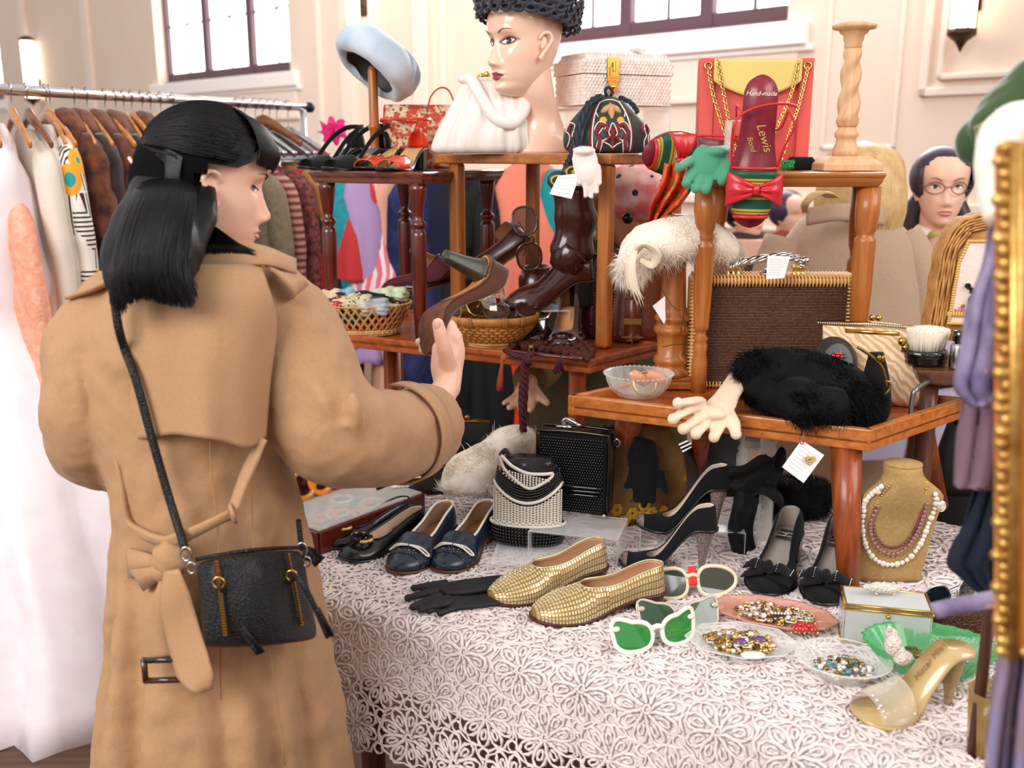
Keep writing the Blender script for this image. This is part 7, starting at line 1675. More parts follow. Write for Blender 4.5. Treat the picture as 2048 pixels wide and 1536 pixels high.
tagcard('price_tag', 'blank white square card turned on its corner left of the wooden column', [P(1330, 592, 2.07), P(1331, 640, 2.07), P(1328, 648, 2.07), P(1305, 612, 2.07)], 0)
# wicker purse
m_bwov = mat('brown_woven', '#4f2e1f', .8, n=(260, '#7d5138', .14), wave=('#2e1710', 90, 'Z', .25)); m_wic2 = mat('honey_cane', '#ecc180', .45, n=(30, '#dba860', .2))
r = T('handbag', 'brown woven box purse with honey cane edges and twisted metal handle', 'bag', 1530, 772, 2.14, rz=-.04); r.location.z = TF_+.001
W2 = 152; Hh = 212
b = MB().box((0, 0, Hh/2), (2*W2-16, 70, Hh-10)); wv = MB()
build('body', b, m_bwov, r, smooth=False, bevel=.003)
b = MB()
for c_, d_ in (((0, 0, Hh-4), (2*W2+4, 72, 14)), ((W2-4, 0, Hh/2), (18, 72, Hh)), ((-W2+4, 0, Hh/2), (18, 72, Hh)), ((0, 0, 6), (2*W2, 72, 12))): b.box(c_, d_)
build('cane_core', b, m_wic2, r, smooth=False, bevel=.003)
nb_ = MB(); rg = random.Random(5)
for i in range(34):
    z = 8+i*5.9; rings = []
    for j in range(78): x = -W2+8+j*3.8; o = (1.3 if (i+j) % 2 else .2)+rg.random()*.7; rings.append([V((x, -35-o, z+2.7)), V((x, -35-o-.6, z)), V((x, -35-o, z-2.7))])
    nb_.loft(rings, cap=False, closed=False)
build('woven_front', nb_, m_bwov, r, kind='stuff')
b = MB()
for i in range(46): x = -W2+2+i*6.7; b.tube([V((x, -38, Hh-12)), V((x, -41, Hh-2)), V((x, -36, Hh+6)), V((x, 30, Hh+7)), V((x, 38, Hh))], 3.4, 6, flat=.5)
build('cane_top', b, m_wic2, r)
b = MB()
for i in range(30): 
    z = 4+i*6.9; b.tube([V((W2-14, -38, z)), V((W2+2, -41, z)), V((W2+8, -34, z)), V((W2+8, 34, z))], 3.4, 6, flat=.5)
    if i % 2: b.tube([V((W2+11, -24, z)), V((W2+11, -12, z))], 3, 6)
    else: b.tube([V((W2+11, 2, z)), V((W2+11, 20, z))], 3, 6)
    b.tube([V((-W2+14, -38, z)), V((-W2-2, -41, z)), V((-W2-8, -34, z))], 3.4, 6, flat=.5)
for i in range(46): x = -W2+2+i*6.7; b.tube([V((x, -38, 12)), V((x, -41, 3)), V((x, -36, 0))], 3, 6, flat=.5)
build('cane_edge', b, m_wic2, r)
b = MB(); rope(b, [V((-84, -8, Hh+18)), V((-60, -8, Hh+30)), V((-20, -8, Hh+38)), V((26, -8, Hh+42)), V((52, -8, Hh+34)), V((56, -8, Hh+20))], 8, .55, 3, 9); build('twisted_handle', b, m_silv, r)
b = MB()
for x in (-86, -76, -66, 40, 49, 58): b.lathe([(1, 0), (5, 1), (5, 3), (3, 5), (3.5, 14), (5, 16), (4, 20), (1, 21)], 10, (x, -8, Hh+5))
b.box((-76, -8, Hh+6), (36, 12, 2)); b.box((50, -8, Hh+6), (36, 12, 2)); build('posts', b, J_gold, r)
b = MB().lathe([(1, 0), (14, 1), (13, 4), (6, 6), (5, 10), (1, 11)], 20, (-14, -14, Hh+8)); build('turn_clasp', b, m_silv, r); build('clasp_ball', MB().ball((60, -12, Hh+34), (9, 6, 9), 14, 10), m_silv, r)
tagcard('price_tag', 'white written paper tag standing by the twisted handle of the brown woven purse', [P(1535, 511, 2.05), P(1580, 513, 2.05), P(1568, 556, 2.05), P(1532, 558, 2.05)], 7)
# tan gloves
m_tgl = mat('cream_kid', '#efd8bf', .6, sheen=.2, n=(10, '#e6c8aa', .3))
g = [([P(1492, 728, 1.96), P(1475, 760, 1.90), P(1455, 790, 1.845), P(1440, 812, 1.80), P(1428, 826, 1.775)], [.022, .024, .025, .03, .03], .36)]
for k, (x0, y0, x1, y1, x2, y2) in enumerate(((1405, 812, 1375, 820, 1346, 838), (1412, 822, 1392, 838, 1366, 858), (1422, 830, 1405, 850, 1392, 868), (1440, 832, 1436, 852, 1428, 874), (1456, 826, 1466, 845, 1472, 868), (1400, 800, 1380, 803, 1356, 806))):
    g.append(([P(x0, y0, 1.785), P(x1, y1, 1.755), P(x2, y2, 1.742)], [.0145, .0145, .0115], .5))
glove('gloves', 'long cream kid gloves spread over the front rim of the teak tray', m_tgl, g)
# black fur muff
m_bfur = mat('black_fur', '#050507', .75, n=(30, '#0b0b10', .15), spec=.2)
r = thing('fur_muff', 'glossy black fur stole heaped on the front of the teak tray', 'fur', P(1610, 770, 1.85), world=True)
b = MB(); b.tube([P(1520, 745, 1.90), P(1560, 745, 1.89), P(1620, 755, 1.86), P(1680, 775, 1.82), P(1715, 800, 1.79)], [.045, .053, .055, .052, .04], 24, sub=4, flat=.95)
b.tube([P(1505, 780, 1.88), P(1560, 790, 1.82), P(1620, 805, 1.77), P(1690, 810, 1.76)], [.03, .04, .042, .035], 18, sub=4); b.tube([P(1590, 800, 1.75), P(1600, 830, 1.725), P(1602, 850, 1.725)], [.03, .022, .008], 12, sub=4)
b.ball(P(1512, 745, 1.9), .042, 16, 10); b.ball(P(1712, 802, 1.79), .04, 16, 10)
build('pelt', b, m_bfur, r, remesh=.007, msm=4, disp=(.06, .02)); build('fur', fur(b, 26000, .026, .0011, .2, .7, dirn=(.25, -.2, -.5)), m_bfur, r, kind='stuff')
# beaded compact, frame purse, hair pattern purse
m_bbead = mat('black_beads', '#0c0f12', .15, bump=(600, 1, 1), coat=.5)
r = T('beaded_purse', 'round black beaded purse with a red bead flower behind the fur stole', 'bag', 1672, 728, 1.93, rz=.15)
r.location.z = TF_+.085
b = MB().lathe([(1, -9), (30, -8), (46, -3), (48, 0), (46, 3), (30, 8), (1, 9)], 40, (0, 0, 14), axis=V((.1, -1, .45))); build('body', b, m_bbead, r)
b = MB()
for k in range(7): a = k*.9; b.ball((-6+9*cos(a), -12-4*sin(a), 22+8*sin(a)), (5, 4, 4), 8, 6)
b.ball((-6, -14, 24), 5, 8, 6); build('red_flower', b, J_red, r)
b = MB()
for k in range(10): a = k*.63; b.ball((-6+20*cos(a), -9-4*sin(a), 20+12*sin(a)), (5, 3, 2.5), 8, 6)
build('green_leaves', b, mat('green_beads', '#1f6b3a', .2, coat=.5), r)
r = T('velvet_purse', 'black velvet purse with narrow gold frame hanging beside the fur stole', 'bag', 1748, 832, 1.83, rz=.25); r.location.z = TF_+.001
build('body', lofty(dense([(0, -14, 24, 16), (20, -26, 32, 22), (80, -30, 26, 18), (140, -22, 8, 8)], 12), 28, .8), m_bvel, r)
b = MB().tube([V((-66, -26, 158)), V((-40, -27, 142)), V((-14, -28, 120)), V((-2, -28, 96)), V((2, -28, 78))], 3.2, 8, sub=5); b.tube([V((-2, -28, 88)), V((8, -30, 84)), V((6, -30, 68)), V((-4, -28, 60))], 2.6, 8, sub=4); b.ball((-22, -32, 136), (5, 4, 6), 10, 8); b.ball((-14, -32, 134), (4, 4, 7), 10, 8); build('gold_frame', b, J_ant, r)
m_calf = mat('beige_feather_print', '#e6c49a', .6, n=(9, '#f2ddc2', .25), wave=('#d3a777', 34, 'DIAGONAL', .05, 6))
r = T('handbag', 'beige feather-print purse with beaded silver frame behind the fur stole', 'bag', 1740, 842, 1.98, rz=-.38); r.location.z = TF_+.001
build('body', lofty(dense([(0, -88, 90, 20), (10, -96, 98, 26), (90, -100, 98, 22), (148, -104, 102, 8)], 10), 36, .5), m_calf, r)
b = MB(); b.tube([V((-112, 0, 152)), V((0, 0, 156)), V((108, 0, 150))], 6, 8, flat=.7); b.tube([V((-60, -8, 140)), V((40, -8, 140))], 5, 8); build('frame', b, m_gmet, r)
b = MB()
for k in range(52): b.ball((-112+k*4.3, -7, 155-abs(k-26)*.1), 2.1, 6, 4)
build('beaded_edge', b, m_silv, r, kind='stuff')
b = MB()
for x in (-12, 0): build('clasp_ball', MB().ball((x, -4, 168), (6, 5, 7), 10, 8), m_gmet, r)
b.ball((46, -22, 128), (8, 6, 9), 10, 8); b.box((52, -20, 116), (12, 5, 16)); build('clasp', b, m_gmet, r)
# clothes brush
bp_ = P(1858, 738, 1.72); r = thing('clothes_brush', 'round black clothes brush with white bristles facing up on the brown stool', 'brush', (P(1858, 735, 1.92).x, 1.94, STZ+.001))
K = 1.98/FPX
b = MB().lathe([(.001, 0), (38*K, 0), (42*K, 6*K), (41*K, 12*K), (43*K, 14*K), (43*K, 26*K), (40*K, 30*K), (.001, 30*K)], 40, sy=.75); build('handle_plate', b, mat('black_lacquer', '#0e0e10', .12, coat=1), r)
b = MB(); b.lathe([(34*K, 28*K), (37*K, 45*K), (43*K, 66*K), (40*K, 72*K), (20*K, 76*K), (.001, 77*K)], 60, sy=.75, fn=lambda a, z: 1+.012*sin(a*31)); b.join(MB())
rg = random.Random(1)
for k in range(700): a = rg.random()*6.28; q = sqrt(rg.random()); b.tube([V((34*K*q*cos(a), 26*K*q*sin(a), 30*K)), V((43*K*q*cos(a), 33*K*q*sin(a), (76+3*rg.random()-6*q*q)*K))], [.0012, .0006], 3)
build('bristles', b, mat('white_bristle', '#f4e9d9', .7, n=(300, '#e2d2bb', .2)), r, kind='stuff')
# wicker photo bag
m_cane = mat('wicker_cane', '#cf9a58', .45, n=(40, '#a9713a', .2)); m_cell = mat('pink_cellophane', '#f0dcd4', .15, coat=1, bump=(60, 1)); m_pood = mat('black_poodle_beads', '#17171a', .4, bump=(300, 1, 1))
r = T('wicker_bag', 'wicker bag with black dog picture under cellophane at the right of the table', 'bag', 1940, 715, 2.12, rz=-.12); r.location.z = STZ+.001
PX0, PX1, HT = -90, 96, 262
def outl(o): return [(PX0+o, 10+o), (PX0+6+o, 110), (PX0+12+o, 190), (PX0+34+o*.8, HT-22-o*.8), (PX0+64, HT-6-o), (20, HT-o), (PX1-o, HT-8-o), (PX1+6-o, 120), (PX1-o, 10+o)]
b = MB().prism(outl(6), 46); build('body', b, m_cane, r)
b = MB()
for lay in range(9):
    yy = -24+lay*6; pts = [V((x, yy, z)) for x, z in outl(lay % 2*2-1)]; Q2 = catmull(pts, 6); b.tube([p+V((1.6*sin(i*1.5+lay*pi), 0, 1.6*cos(i*1.5+lay*pi))) for i, p in enumerate(Q2)], 3.4, 6)
for q in range(5): pts = catmull([V((x, -27-(q % 2)*1.5, z)) for x, z in outl(4+q*5)], 6); b.tube([p+V((0, 2.2*sin(i*1.2+q*pi), 0)) for i, p in enumerate(pts)], 2.6, 6)
build('woven_edge', b, m_cane, r, kind='stuff')
b = MB()
inner = [(PX0+32, 52), (PX0+40, 170), (PX0+54, 212), (PX1-26, 214), (PX1-24, 52)]
b.prism(inner, 4, c=(0, -29, 0)); build('picture_panel', b, m_cell, r, smooth=False)
b = MB()
for p0, p1 in zip(inner, inner[1:]+inner[:1]):
    a = V((p0[0], -33, p0[1])); e = V((p1[0], -33, p1[1])); n = int((e-a).length/5)
    for k in range(n): c = a.lerp(e, k/n); b.ball(c, (4, 2.5, 3.6), 6, 4)
for k in range(26): b.ball((PX0+30+k*5, -33, 70), (3, 2.5, 6), 6, 4)
build('braid_border', b, mat('gold_cane', '#d9ae5c', .45), r, kind='stuff')
b = MB(); rg = random.Random(5)
for cx_, cz_, q in ((-6, 96, 20), (8, 88, 18), (-22, 118, 6), (-30, 126, 6), (14, 118, 13), (22, 134, 14), (28, 146, 10), (4, 130, 8), (16, 108, 12)):
    for k in range(10): a = rg.random()*6.28; b.ball((cx_+q*.6*cos(a), -33-rg.random()*4, cz_+q*.6*sin(a)), q*.42, 8, 6)
b.tube([V((-8, -33, 98)), V((-24, -33, 120))], 2, 6); b.ball((4, -33, 72), (9, 3, 6), 8, 6); b.ball((-14, -33, 80), (5, 3, 5), 8, 6); build('dog_applique', b, m_pood, r)
b = MB()
for k in range(24): x = -50+rg.random()*60; b.tube([V((x, -32, 70)), V((x+2, -32, 78+rg.random()*8))], .6, 3)
b.ball((-34, -32, 86), (4, 1, 4), 8, 6); build('grass_print', b, mat('rust_print', '#b8604a', .7), r, kind='stuff')
b = MB().tube([V((28, -4, HT-2)), V((34, -6, HT+26)), V((60, -6, HT+42)), V((92, -6, HT+30))], 5, 8, sub=5); build('handle', b, m_wlea, r)
r = T('perfume_bottle', 'little silver capped bottle beside the white bristle brush', 'bottle', 1912, 742, 1.90); r.location.z = STZ+.001
b = MB().lathe([(1, 0), (14, 0), (15, 4), (15, 44), (13, 50), (6, 54)], 24); build('bottle', b, m_silv, r); b = MB().lathe([(8, 54), (13, 56), (13, 74), (10, 77), (1, 78)], 20); build('cap', b, mat('dark_chrome', '#55555f', .15, 1), r)
# card with gold heart
tg = tagcard('price_tag', 'white card with a gold lace heart hanging below the tray rim', [P(1603, 880, 1.70), P(1648, 910, 1.70), P(1607, 966, 1.69), P(1564, 934, 1.69)], 7)
b = MB(); c = P(1620, 920, 1.692)
for k in range(20):
    t = 2*pi*k/20; x = .0075*(sin(t)**3)*1.15; z = (.0068*cos(t)-.0026*cos(2*t)-.001*cos(3*t)); b.ball(c+V((x, 0, z)), .0018, 6, 4); b.ball(c+V((x*.55, 0, z*.55)), .0016, 6, 4)
build('gold_heart', b, J_gold, tg)
b = MB().tube([P(1604, 862, 1.72), P(1608, 872, 1.705), P(1604, 884, 1.695)], .0012, 5, sub=3); b.tube([P(1604, 884, 1.693)+V((.003*cos(t), 0, .004*sin(t))) for t in [k*pi/5 for k in range(10)]], .001, 5, closed=True); build('string', b, mat('brown_twine', '#8c6250', .8), tg)
m_bgl = mat('black_glass_beads', '#08080a', .08, coat=1)
# ================================================================ on the lace cloth
TC = TZ+.005
# jewellery display case
ca = Q(662, 1100, TC); cb_ = Q(815, 1040, TC); cd_ = (cb_-ca).normalized(); cn = V((-cd_.y, cd_.x, 0))
c0 = ca-cd_*.0; L_ = .30; W_ = .20; ctr = c0+cd_*L_/2-cd_*.03+cn*W_/2-cn*.0; rz = atan2(cd_.y, cd_.x)
r = thing('display_case', 'shallow red wood display case with glass lid full of bright jewellery behind the black flats', 'display case', ctr, rz)
m_case = mat('case_red_wood', '#5a1c16', .25, coat=.5)
b = MB()
for x, y, w_, d_ in ((0, -W_/2, L_, .012), (0, W_/2, L_, .012), (-L_/2, 0, .012, W_), (L_/2, 0, .012, W_)): b.box((x, y, .024), (w_, d_, .048))
build('frame', b, m_case, r, smooth=False, bevel=.002)
build('lining', MB().box((0, 0, .006), (L_-.01, W_-.01, .008)), mat('teal_lining', '#3c8f94', .6), r, smooth=False); build('glass_lid', MB().box((0, 0, .05), (L_-.004, W_-.004, .003)), m_glass, r, smooth=False)
b = MB(); b.box((0, W_/2-.004, .09), (L_, .008, .085)); 
for sx in (-1, 1): b.box((sx*(L_/2-.006), W_/2-.01, .09), (.012, .012, .09))
build('raised_lid', b, m_case, r, smooth=False, bevel=.002)
PC = [('red', '#d3202a'), ('orange', '#ef8a1e'), ('mint', '#a9d8c4'), ('white', '#efe9e2'), ('amber', '#c9842a'), ('green', '#5f9a4a'), ('teal', '#1f8f95'), ('coral', '#ea5f48')]
rg = random.Random(21)
for i in range(26):
    nm, hx = PC[i % 8]; m = mat('plastic_'+nm, hx, .2, coat=.6); x = rg.uniform(-.13, .13); y = rg.uniform(-.08, .07)
    if i % 3 == 0: o = thing('brooch', 'round %s disc brooch lying in the %s part of the display case' % (nm, ['left', 'middle', 'right'][0 if x < -.04 else (1 if x < .04 else 2)]), 'brooch', ctr+cd_*x+cn*y+V((0, 0, .0115)), rz, 'jewellery in the display case'); build('disc', MB().lathe([(.001, 0), (.02, 0), (.021, .003), (.018, .006), (.001, .007)], 20), m, o); build('pin', MB().tube([(-.012, 0, .0), (.012, 0, .0)], .001, 6), J_gold, o)
    else:
        o = thing('bangle', ['%s plastic bangle near the front of the display case', '%s plastic bangle in the middle of the display case', '%s plastic bangle at the back of the display case'][0 if y < -.03 else (1 if y < .025 else 2)].replace('plastic', ['plastic', 'glossy', 'shiny round'][(i//8) % 3]) % nm, 'bracelet', ctr+cd_*x+cn*y+V((0, 0, .022)), rot=(rg.uniform(-.3, .3)+(1.1 if i % 3 == 1 else 0)*0, rg.uniform(-.2, .2), rz), group='jewellery in the display case'); build('ring', MB().tube([(.024*cos(t), .024*sin(t), 0) for t in [k*pi/12 for k in range(24)]], .0055, 8, closed=True, flat=.7), m, o)
# three bangles leaning on the raised lid
for i, (x, hx) in enumerate(((-.05, 'amber'), (.0, 'orange'), (.05, 'red'))):
    o = thing('bangle', '%s bangle standing against the raised lid of the display case' % hx, 'bracelet', ctr+cd_*x+cn*(W_/2-.03)+V((0, 0, .084)), rot=(R(75), 0, rz)); build('ring', MB().tube([(.03*cos(t), .03*sin(t), 0) for t in [k*pi/12 for k in range(24)]], .007, 8, closed=True, flat=.8), MATS['plastic_'+hx], o)
# dark bags at the back left
m_odk = mat('dark_olive_leather', '#2b2419', .6); m_sq = mat('charcoal_suede', '#221f1b', .9)
def clutch(lb, px, py, y, W_, H_, m, rz=0, nm='handbag', clasp=J_ant):
    r = T(nm, lb, 'bag', px, py, y, rz=rz); r.location.z = TC
    build('body', lofty(dense([(0, -W_*.5, W_*.5, 18), (8, -W_*.54, W_*.54, 22), (H_*.7, -W_*.5, W_*.5, 16), (H_, -W_*.44, W_*.44, 6)], 10), 28, .6), m, r)
    b = MB().tube([V((-W_*.46, 0, H_)), V((0, 0, H_+4)), V((W_*.46, 0, H_))], 4, 8); b.ball((-8, -4, H_+10), (6, 5, 6), 10, 8); b.ball((6, -4, H_+12), (6, 5, 6), 10, 8); b.tube([V((-W_*.4, 0, H_)), V((-W_*.2, -6, H_+14)), V((0, -6, H_+8))], 2, 6, sub=4); build('frame', b, clasp, r); return r
clutch('plain dark brown handbag just behind the trench coat cuff', 868, 1005, 2.26, 76, 130, m_odk)
clutch('charcoal suede clutch with brass clasp behind the white fur stole', 930, 1000, 2.34, 110, 120, m_sq, .1)
clutch('charcoal suede clutch with brass frame between the fur stole and the black beaded bag', 1062, 1000, 2.22, 120, 118, m_sq, -.3)
o = thing('bracelet', 'white and teal enamel bracelet hanging under the trench coat cuff', 'bracelet', P(815, 968, 2.0), world=True)
b = MB()
for k in range(7): b.ball(P(788+k*8, 980-abs(3-k)*2+k*-3, 2.0), (.008, .005, .005), 10, 8)
build('white_links', b, J_prl, o); b = MB()
for k in range(3): b.ball(P(800+k*16, 966-k*3, 2.01), (.008, .004, .006), 10, 8)
build('teal_links', b, J_blu, o)
# white fur stole
r = thing('fur_stole', 'cream white fur stole bulging up behind the navy loafers', 'fur', P(975, 940, 2.16), world=True)
b = MB(); b.tube([P(1062, 892, 2.22), P(1040, 878, 2.19), P(1010, 885, 2.17), P(990, 905, 2.15), P(965, 930, 2.12), P(935, 955, 2.10), P(930, 985, 2.09)], [.024, .033, .035, .038, .049, .056, .053], 22, sub=5)
build('pelt', b, m_wfur, r, remesh=.007, msm=4, disp=(.05, .01)); build('fur', fur(b, 30000, .032, .0011, .1, .8), m_wfur, r, kind='stuff')
# fringed shell bag on a riser
m_shell = mat('shell_beads', '#ede4d6', .4, bump=(300, .6)); m_bcoil = mat('black_bead_coil', '#0d0d0f', .25, coat=.5, bump=(700, 1, 1)); m_wcoil = mat('white_bead_coil', '#f0e8dc', .4)
r = T('beaded_handbag', 'black and white beaded bag with looped shell fringe next to the navy loafers', 'bag', 1056, 1118, 1.92, rz=-.12); r.location.z = TC+.012
prb = [(0, 66), (20, 72), (70, 70), (120, 64), (160, 56), (176, 50)]
def bb(a, z, o=0): q = slerp(prb, z)+o; return V((q*cos(a), (q*.46)*sin(a), z))
b = MB(); b.loft([[bb(2*pi*j/40, z, -3) for j in range(40)] for z in [176*k/12 for k in range(13)]]); build('body', b, m_bcoil, r)
b = MB()
def topz(a): return 1
for k in range(6):
    for j in range(64): b.ball(bb(2*pi*j/64, 4+k*6.8, .5), (3.1, 3.1, 3.1), 6, 4)
build('black_base_coils', b, m_bgl, r, kind='stuff')
def sag(x, z0, d): return z0+d*(x/66)**2
def frontc(x, z, o=2): q = slerp(prb, z)+o; t = max(-1, min(1, x/q)); a = -math.acos(t); return V((q*cos(a), q*.46*sin(a), z))
b = MB()
for k in range(7):
    for i in range(44): x = -67+134*i/43; b.ball(frontc(x, sag(x, 98+k*5.6, 34-k*2), 2.5), (2.2, 2.4, 2.5), 6, 4)
build('black_swag_coils', b, m_bgl, r, kind='stuff')
b = MB(); b.tube([bb(2*pi*j/40, 44, 2) for j in range(40)], 3.4, 8, closed=True); b.tube([frontc(x, sag(x, 92, 33), 4) for x in [-68+136*i/24 for i in range(25)]], 3.4, 8)
b.tube([frontc(x, z, 5) for x, z in ((-58, 178), (-46, 158), (-20, 136), (4, 122), (24, 128), (46, 142), (50, 150))], 3.2, 8, sub=4); b.tube([frontc(x, z, 5) for x, z in ((-52, 180), (-30, 164), (0, 152), (28, 150), (50, 150))], 3.4, 8, sub=4); build('white_coils', b, m_wcoil, r)
b = MB()
for i in range(21):
    x = -64+128*i/20; z1 = sag(x, 88, 32); z0 = 50+3*(i % 2); n = max(3, int((z1-z0)/4.4))
    for side in (-2, 2):
        for k in range(n): b.ball(frontc(x+side, z0+(z1-z0)*k/n, 4), (2.2, 2.4, 2.4), 6, 4)
    b.ball(frontc(x, z0-3, 5), (3.4, 2.4, 2.6), 6, 4)
for i in range(16):
    x = -46+88*i/15; z1 = 160-18*((x+46)/92); z0 = slerp([(-50, 150), (-20, 132), (10, 124), (46, 138)], x)
    n = max(2, int((z1-z0)/4.2))
    for k in range(n): b.ball(frontc(x, z0+(z1-z0)*k/n, 6), (2.6, 2.6, 2.4), 6, 4)
build('shell_fringe', b, m_shell, r, kind='stuff')
b = MB(); b.tube([V((-54, 0, 178)), V((-44, -8, 190)), V((-30, -6, 176)), V((30, -4, 160)), V((56, 0, 158))], 5, 8, sub=5); build('top_cord', b, m_bcoil, r)
riser('low clear acrylic riser under the fringed black and white bag', Q(1062, 1120, TC+.001), .15, .11, .011, -.1)
# black beaded frame bag on a riser
ra = Q(1140, 1120, TC+.001); riser('clear acrylic riser under the black beaded frame bag', ra+V((.02, .05, 0)), .18, .12, .055, -.28)
r = T('beaded_handbag', 'black beaded box handbag with gunmetal frame on the clear riser', 'bag', 1150, 1068, 1.95, rz=-.30); r.location.z = TC+.058; r.location.y += .03
m_gun = mat('gunmetal_frame', '#4b443d', .2, 1)
b = MB(); b.box((0, 0, 84), (138, 46, 162)); build('body', b, m_bvel, r, smooth=False, bevel=.004)
b = MB()
for i in range(27):
    for j in range(24): b.ball((-62+j*5.2+(i % 2)*2.6, -25, 10+i*5.6), (2.3, 2.3, 2.5), 6, 4)
build('bead_rows', b, m_bgl, r, kind='stuff')
b = MB()
for k, (z, w_) in enumerate(((60, 60), (52, 58), (44, 54))): b.tube([V((-w_, -29, z-6)), V((0, -31, z)), V((w_, -29, z))], 2.6, 6, sub=4)
build('bead_cords', b, m_bgl, r)
b = MB(); fr = [V((-70, 0, 4)), V((-72, 0, 150)), V((-58, 0, 168)), V((58, 0, 168)), V((72, 0, 150)), V((70, 0, 4))]
for y in (-22, 22): b.tube([p+V((0, y, 0)) for p in fr], 3.4, 8, sub=3)
b.box((73, -6, 80), (3, 10, 150)); b.box((73, 8, 80), (3, 6, 150)); b.box((0, -4, 169), (130, 14, 3)); build('frame', b, m_gun, r)
b = MB(); b.box((-22, -6, 174), (30, 8, 6)); b.tube([V((-22, -4, 176)), V((-22, -4, 188)), V((-8, -6, 188)), V((6, -8, 182))], 5, 10, sub=3); b.ball((8, -8, 181), (7, 6, 6), 10, 8); b.tube([V((74, 0, 150)), V((84, -4, 158)), V((90, -2, 148)), V((80, 0, 140))], 2.4, 6, sub=3); b.ball((66, -26, 4), 5, 10, 8); build('clasp', b, m_silv, r)
# tapestry bag and lace glove behind
m_tap = mat('tapestry', '#a57a45', .9, n=(12, '#6d4a2a', .15), vor=('#d9a52a', 16, .22, '#5a6a3a', 26, .16))
r = T('tapestry_bag', 'old gold tapestry bag with yellow flowers leaning behind the black beaded bag', 'bag', 1262, 1068, 2.06, rz=.35); r.location.z = TC
build('body', lofty(dense([(0, -84, 110, 16), (8, -90, 118, 22), (120, -76, 112, 18), (200, -66, 70, 8)], 12), 32, .5), m_tap, r)
b = MB().tube([V((-68, -2, 200)), V((0, -4, 206)), V((74, -2, 198))], 4, 8, sub=3)
for k in range(9): b.ball((-70+2*sin(k), -8, 150+k*7), (4, 4, 5), 8, 6)
build('frame', b, mat('dark_braid', '#2c1c14', .8), r)
b = MB()
for k, (x, z) in enumerate(((-10, 28), (10, 18), (32, 24), (16, 42), (-28, 14), (-44, 40))):
    for q in range(6): a = q*1.05; b.ball((x+8*cos(a), -24, z+8*sin(a)), (6, 2, 6), 8, 6)
build('yellow_flowers', b, mat('yellow_thread', '#d8a62c', .8), r)
r = T('book_clutch', 'black and brown tooled clutch standing open behind the glitter heels', 'bag', 1352, 1010, 2.12, rz=.9); r.location.z = TC
b = MB()
for y in (-14, 0, 14): b.hexa([V((-50, y-4, 0)), V((50, y-4, 0)), V((50, y+4, 0)), V((-50, y+4, 0))], [V((-10, y-4+8, 128)), V((80, y-4+8, 128)), V((80, y+12, 128)), V((-10, y+12, 128))])
build('body', b, m_bleather, r, smooth=False, bevel=.002); b = MB()
for k in range(16): b.ball((-46+k*2.7, -19+k*.5, 8+k*7.5), (3, 2, 2.4), 6, 4)
build('tooled_edge', b, m_sat, r, kind='stuff')
g = [([P(1290, 880, 2.02), P(1286, 915, 1.99), P(1290, 950, 1.975)], [.025, .034, .03], .45)]
for x0, x1, y1 in ((1268, 1253, 972), (1278, 1272, 1000), (1290, 1288, 1010), (1303, 1305, 1002), (1318, 1330, 980)): g.append(([P(x0, 940, 1.975), P((x0+x1)/2, 965, 1.965), P(x1, y1, 1.96)], [.011, .010, .0075], .7))
glove('gloves', 'black lace glove draped over the tapestry bag behind the glitter heels', m_bvel, g)
# slate panel, jar, vase
r = T('mirror', 'grey framed square dressing mirror between the teak legs', 'mirror', 1430, 1022, 2.22, rz=-.1); r.location.z = TC
build('panel', MB().box((0, 0, 68), (96, 5, 132)), mat('dark_glass', '#3a3c44', .1, coat=.5), r, smooth=False, bevel=.004); build('frame', MB().tube([V((-48, 0, 2)), V((-48, 0, 134)), V((48, 0, 134)), V((48, 0, 2))], 3, 6), mat('pale_frame', '#cfd3d8', .3), r)
c = Q(1505, 1072, TC); r = thing('glass_jar', 'tall clear glass jar with a ridged neck behind the black chiffon ribbon', 'jar', c)
K = (c.y*.9736+.8*.228)/FPX
b = MB().lathe([(.001, 0), (34*K, 0), (37*K, 3*K), (37*K, 120*K), (40*K, 138*K), (40*K, 168*K), (36*K, 176*K), (39*K, 182*K), (34*K, 188*K), (34*K, 194*K), (37*K, 198*K), (36*K, 204*K), (32*K, 204*K), (32*K, 190*K), (34*K, 172*K), (37*K, 160*K), (34*K, 120*K), (34*K, 8*K), (.001, 6*K)], 40); build('jar', b, m_glass, r)
build('inner_block', MB().box((4*K, 0, 50*K), (14*K, 12*K, 90*K)), m_acr, r, smooth=False)
riser('clear acrylic riser holding the raised black stiletto', Q(1370, 1105, TC+.001)+V((.02, .05, 0)), .21, .09, .045, -.12)
# black fur at the back
r = thing('fur_hat', 'black fur hat lying behind the black velvet pumps', 'fur', Q(1620, 1060, TC), world=True)
b = MB(); b.ball(Q(1622, 1075, TC)+V((0, .12, .045)), (.085, .06, .045), 24, 14, fn=lambda d: 1+.08*sin(d.x*7+d.z*5)); build('pelt', b, m_bfur, r); build('fur', fur(b, 3500, .016, .001, .2, .8), m_bfur, r, kind='stuff')
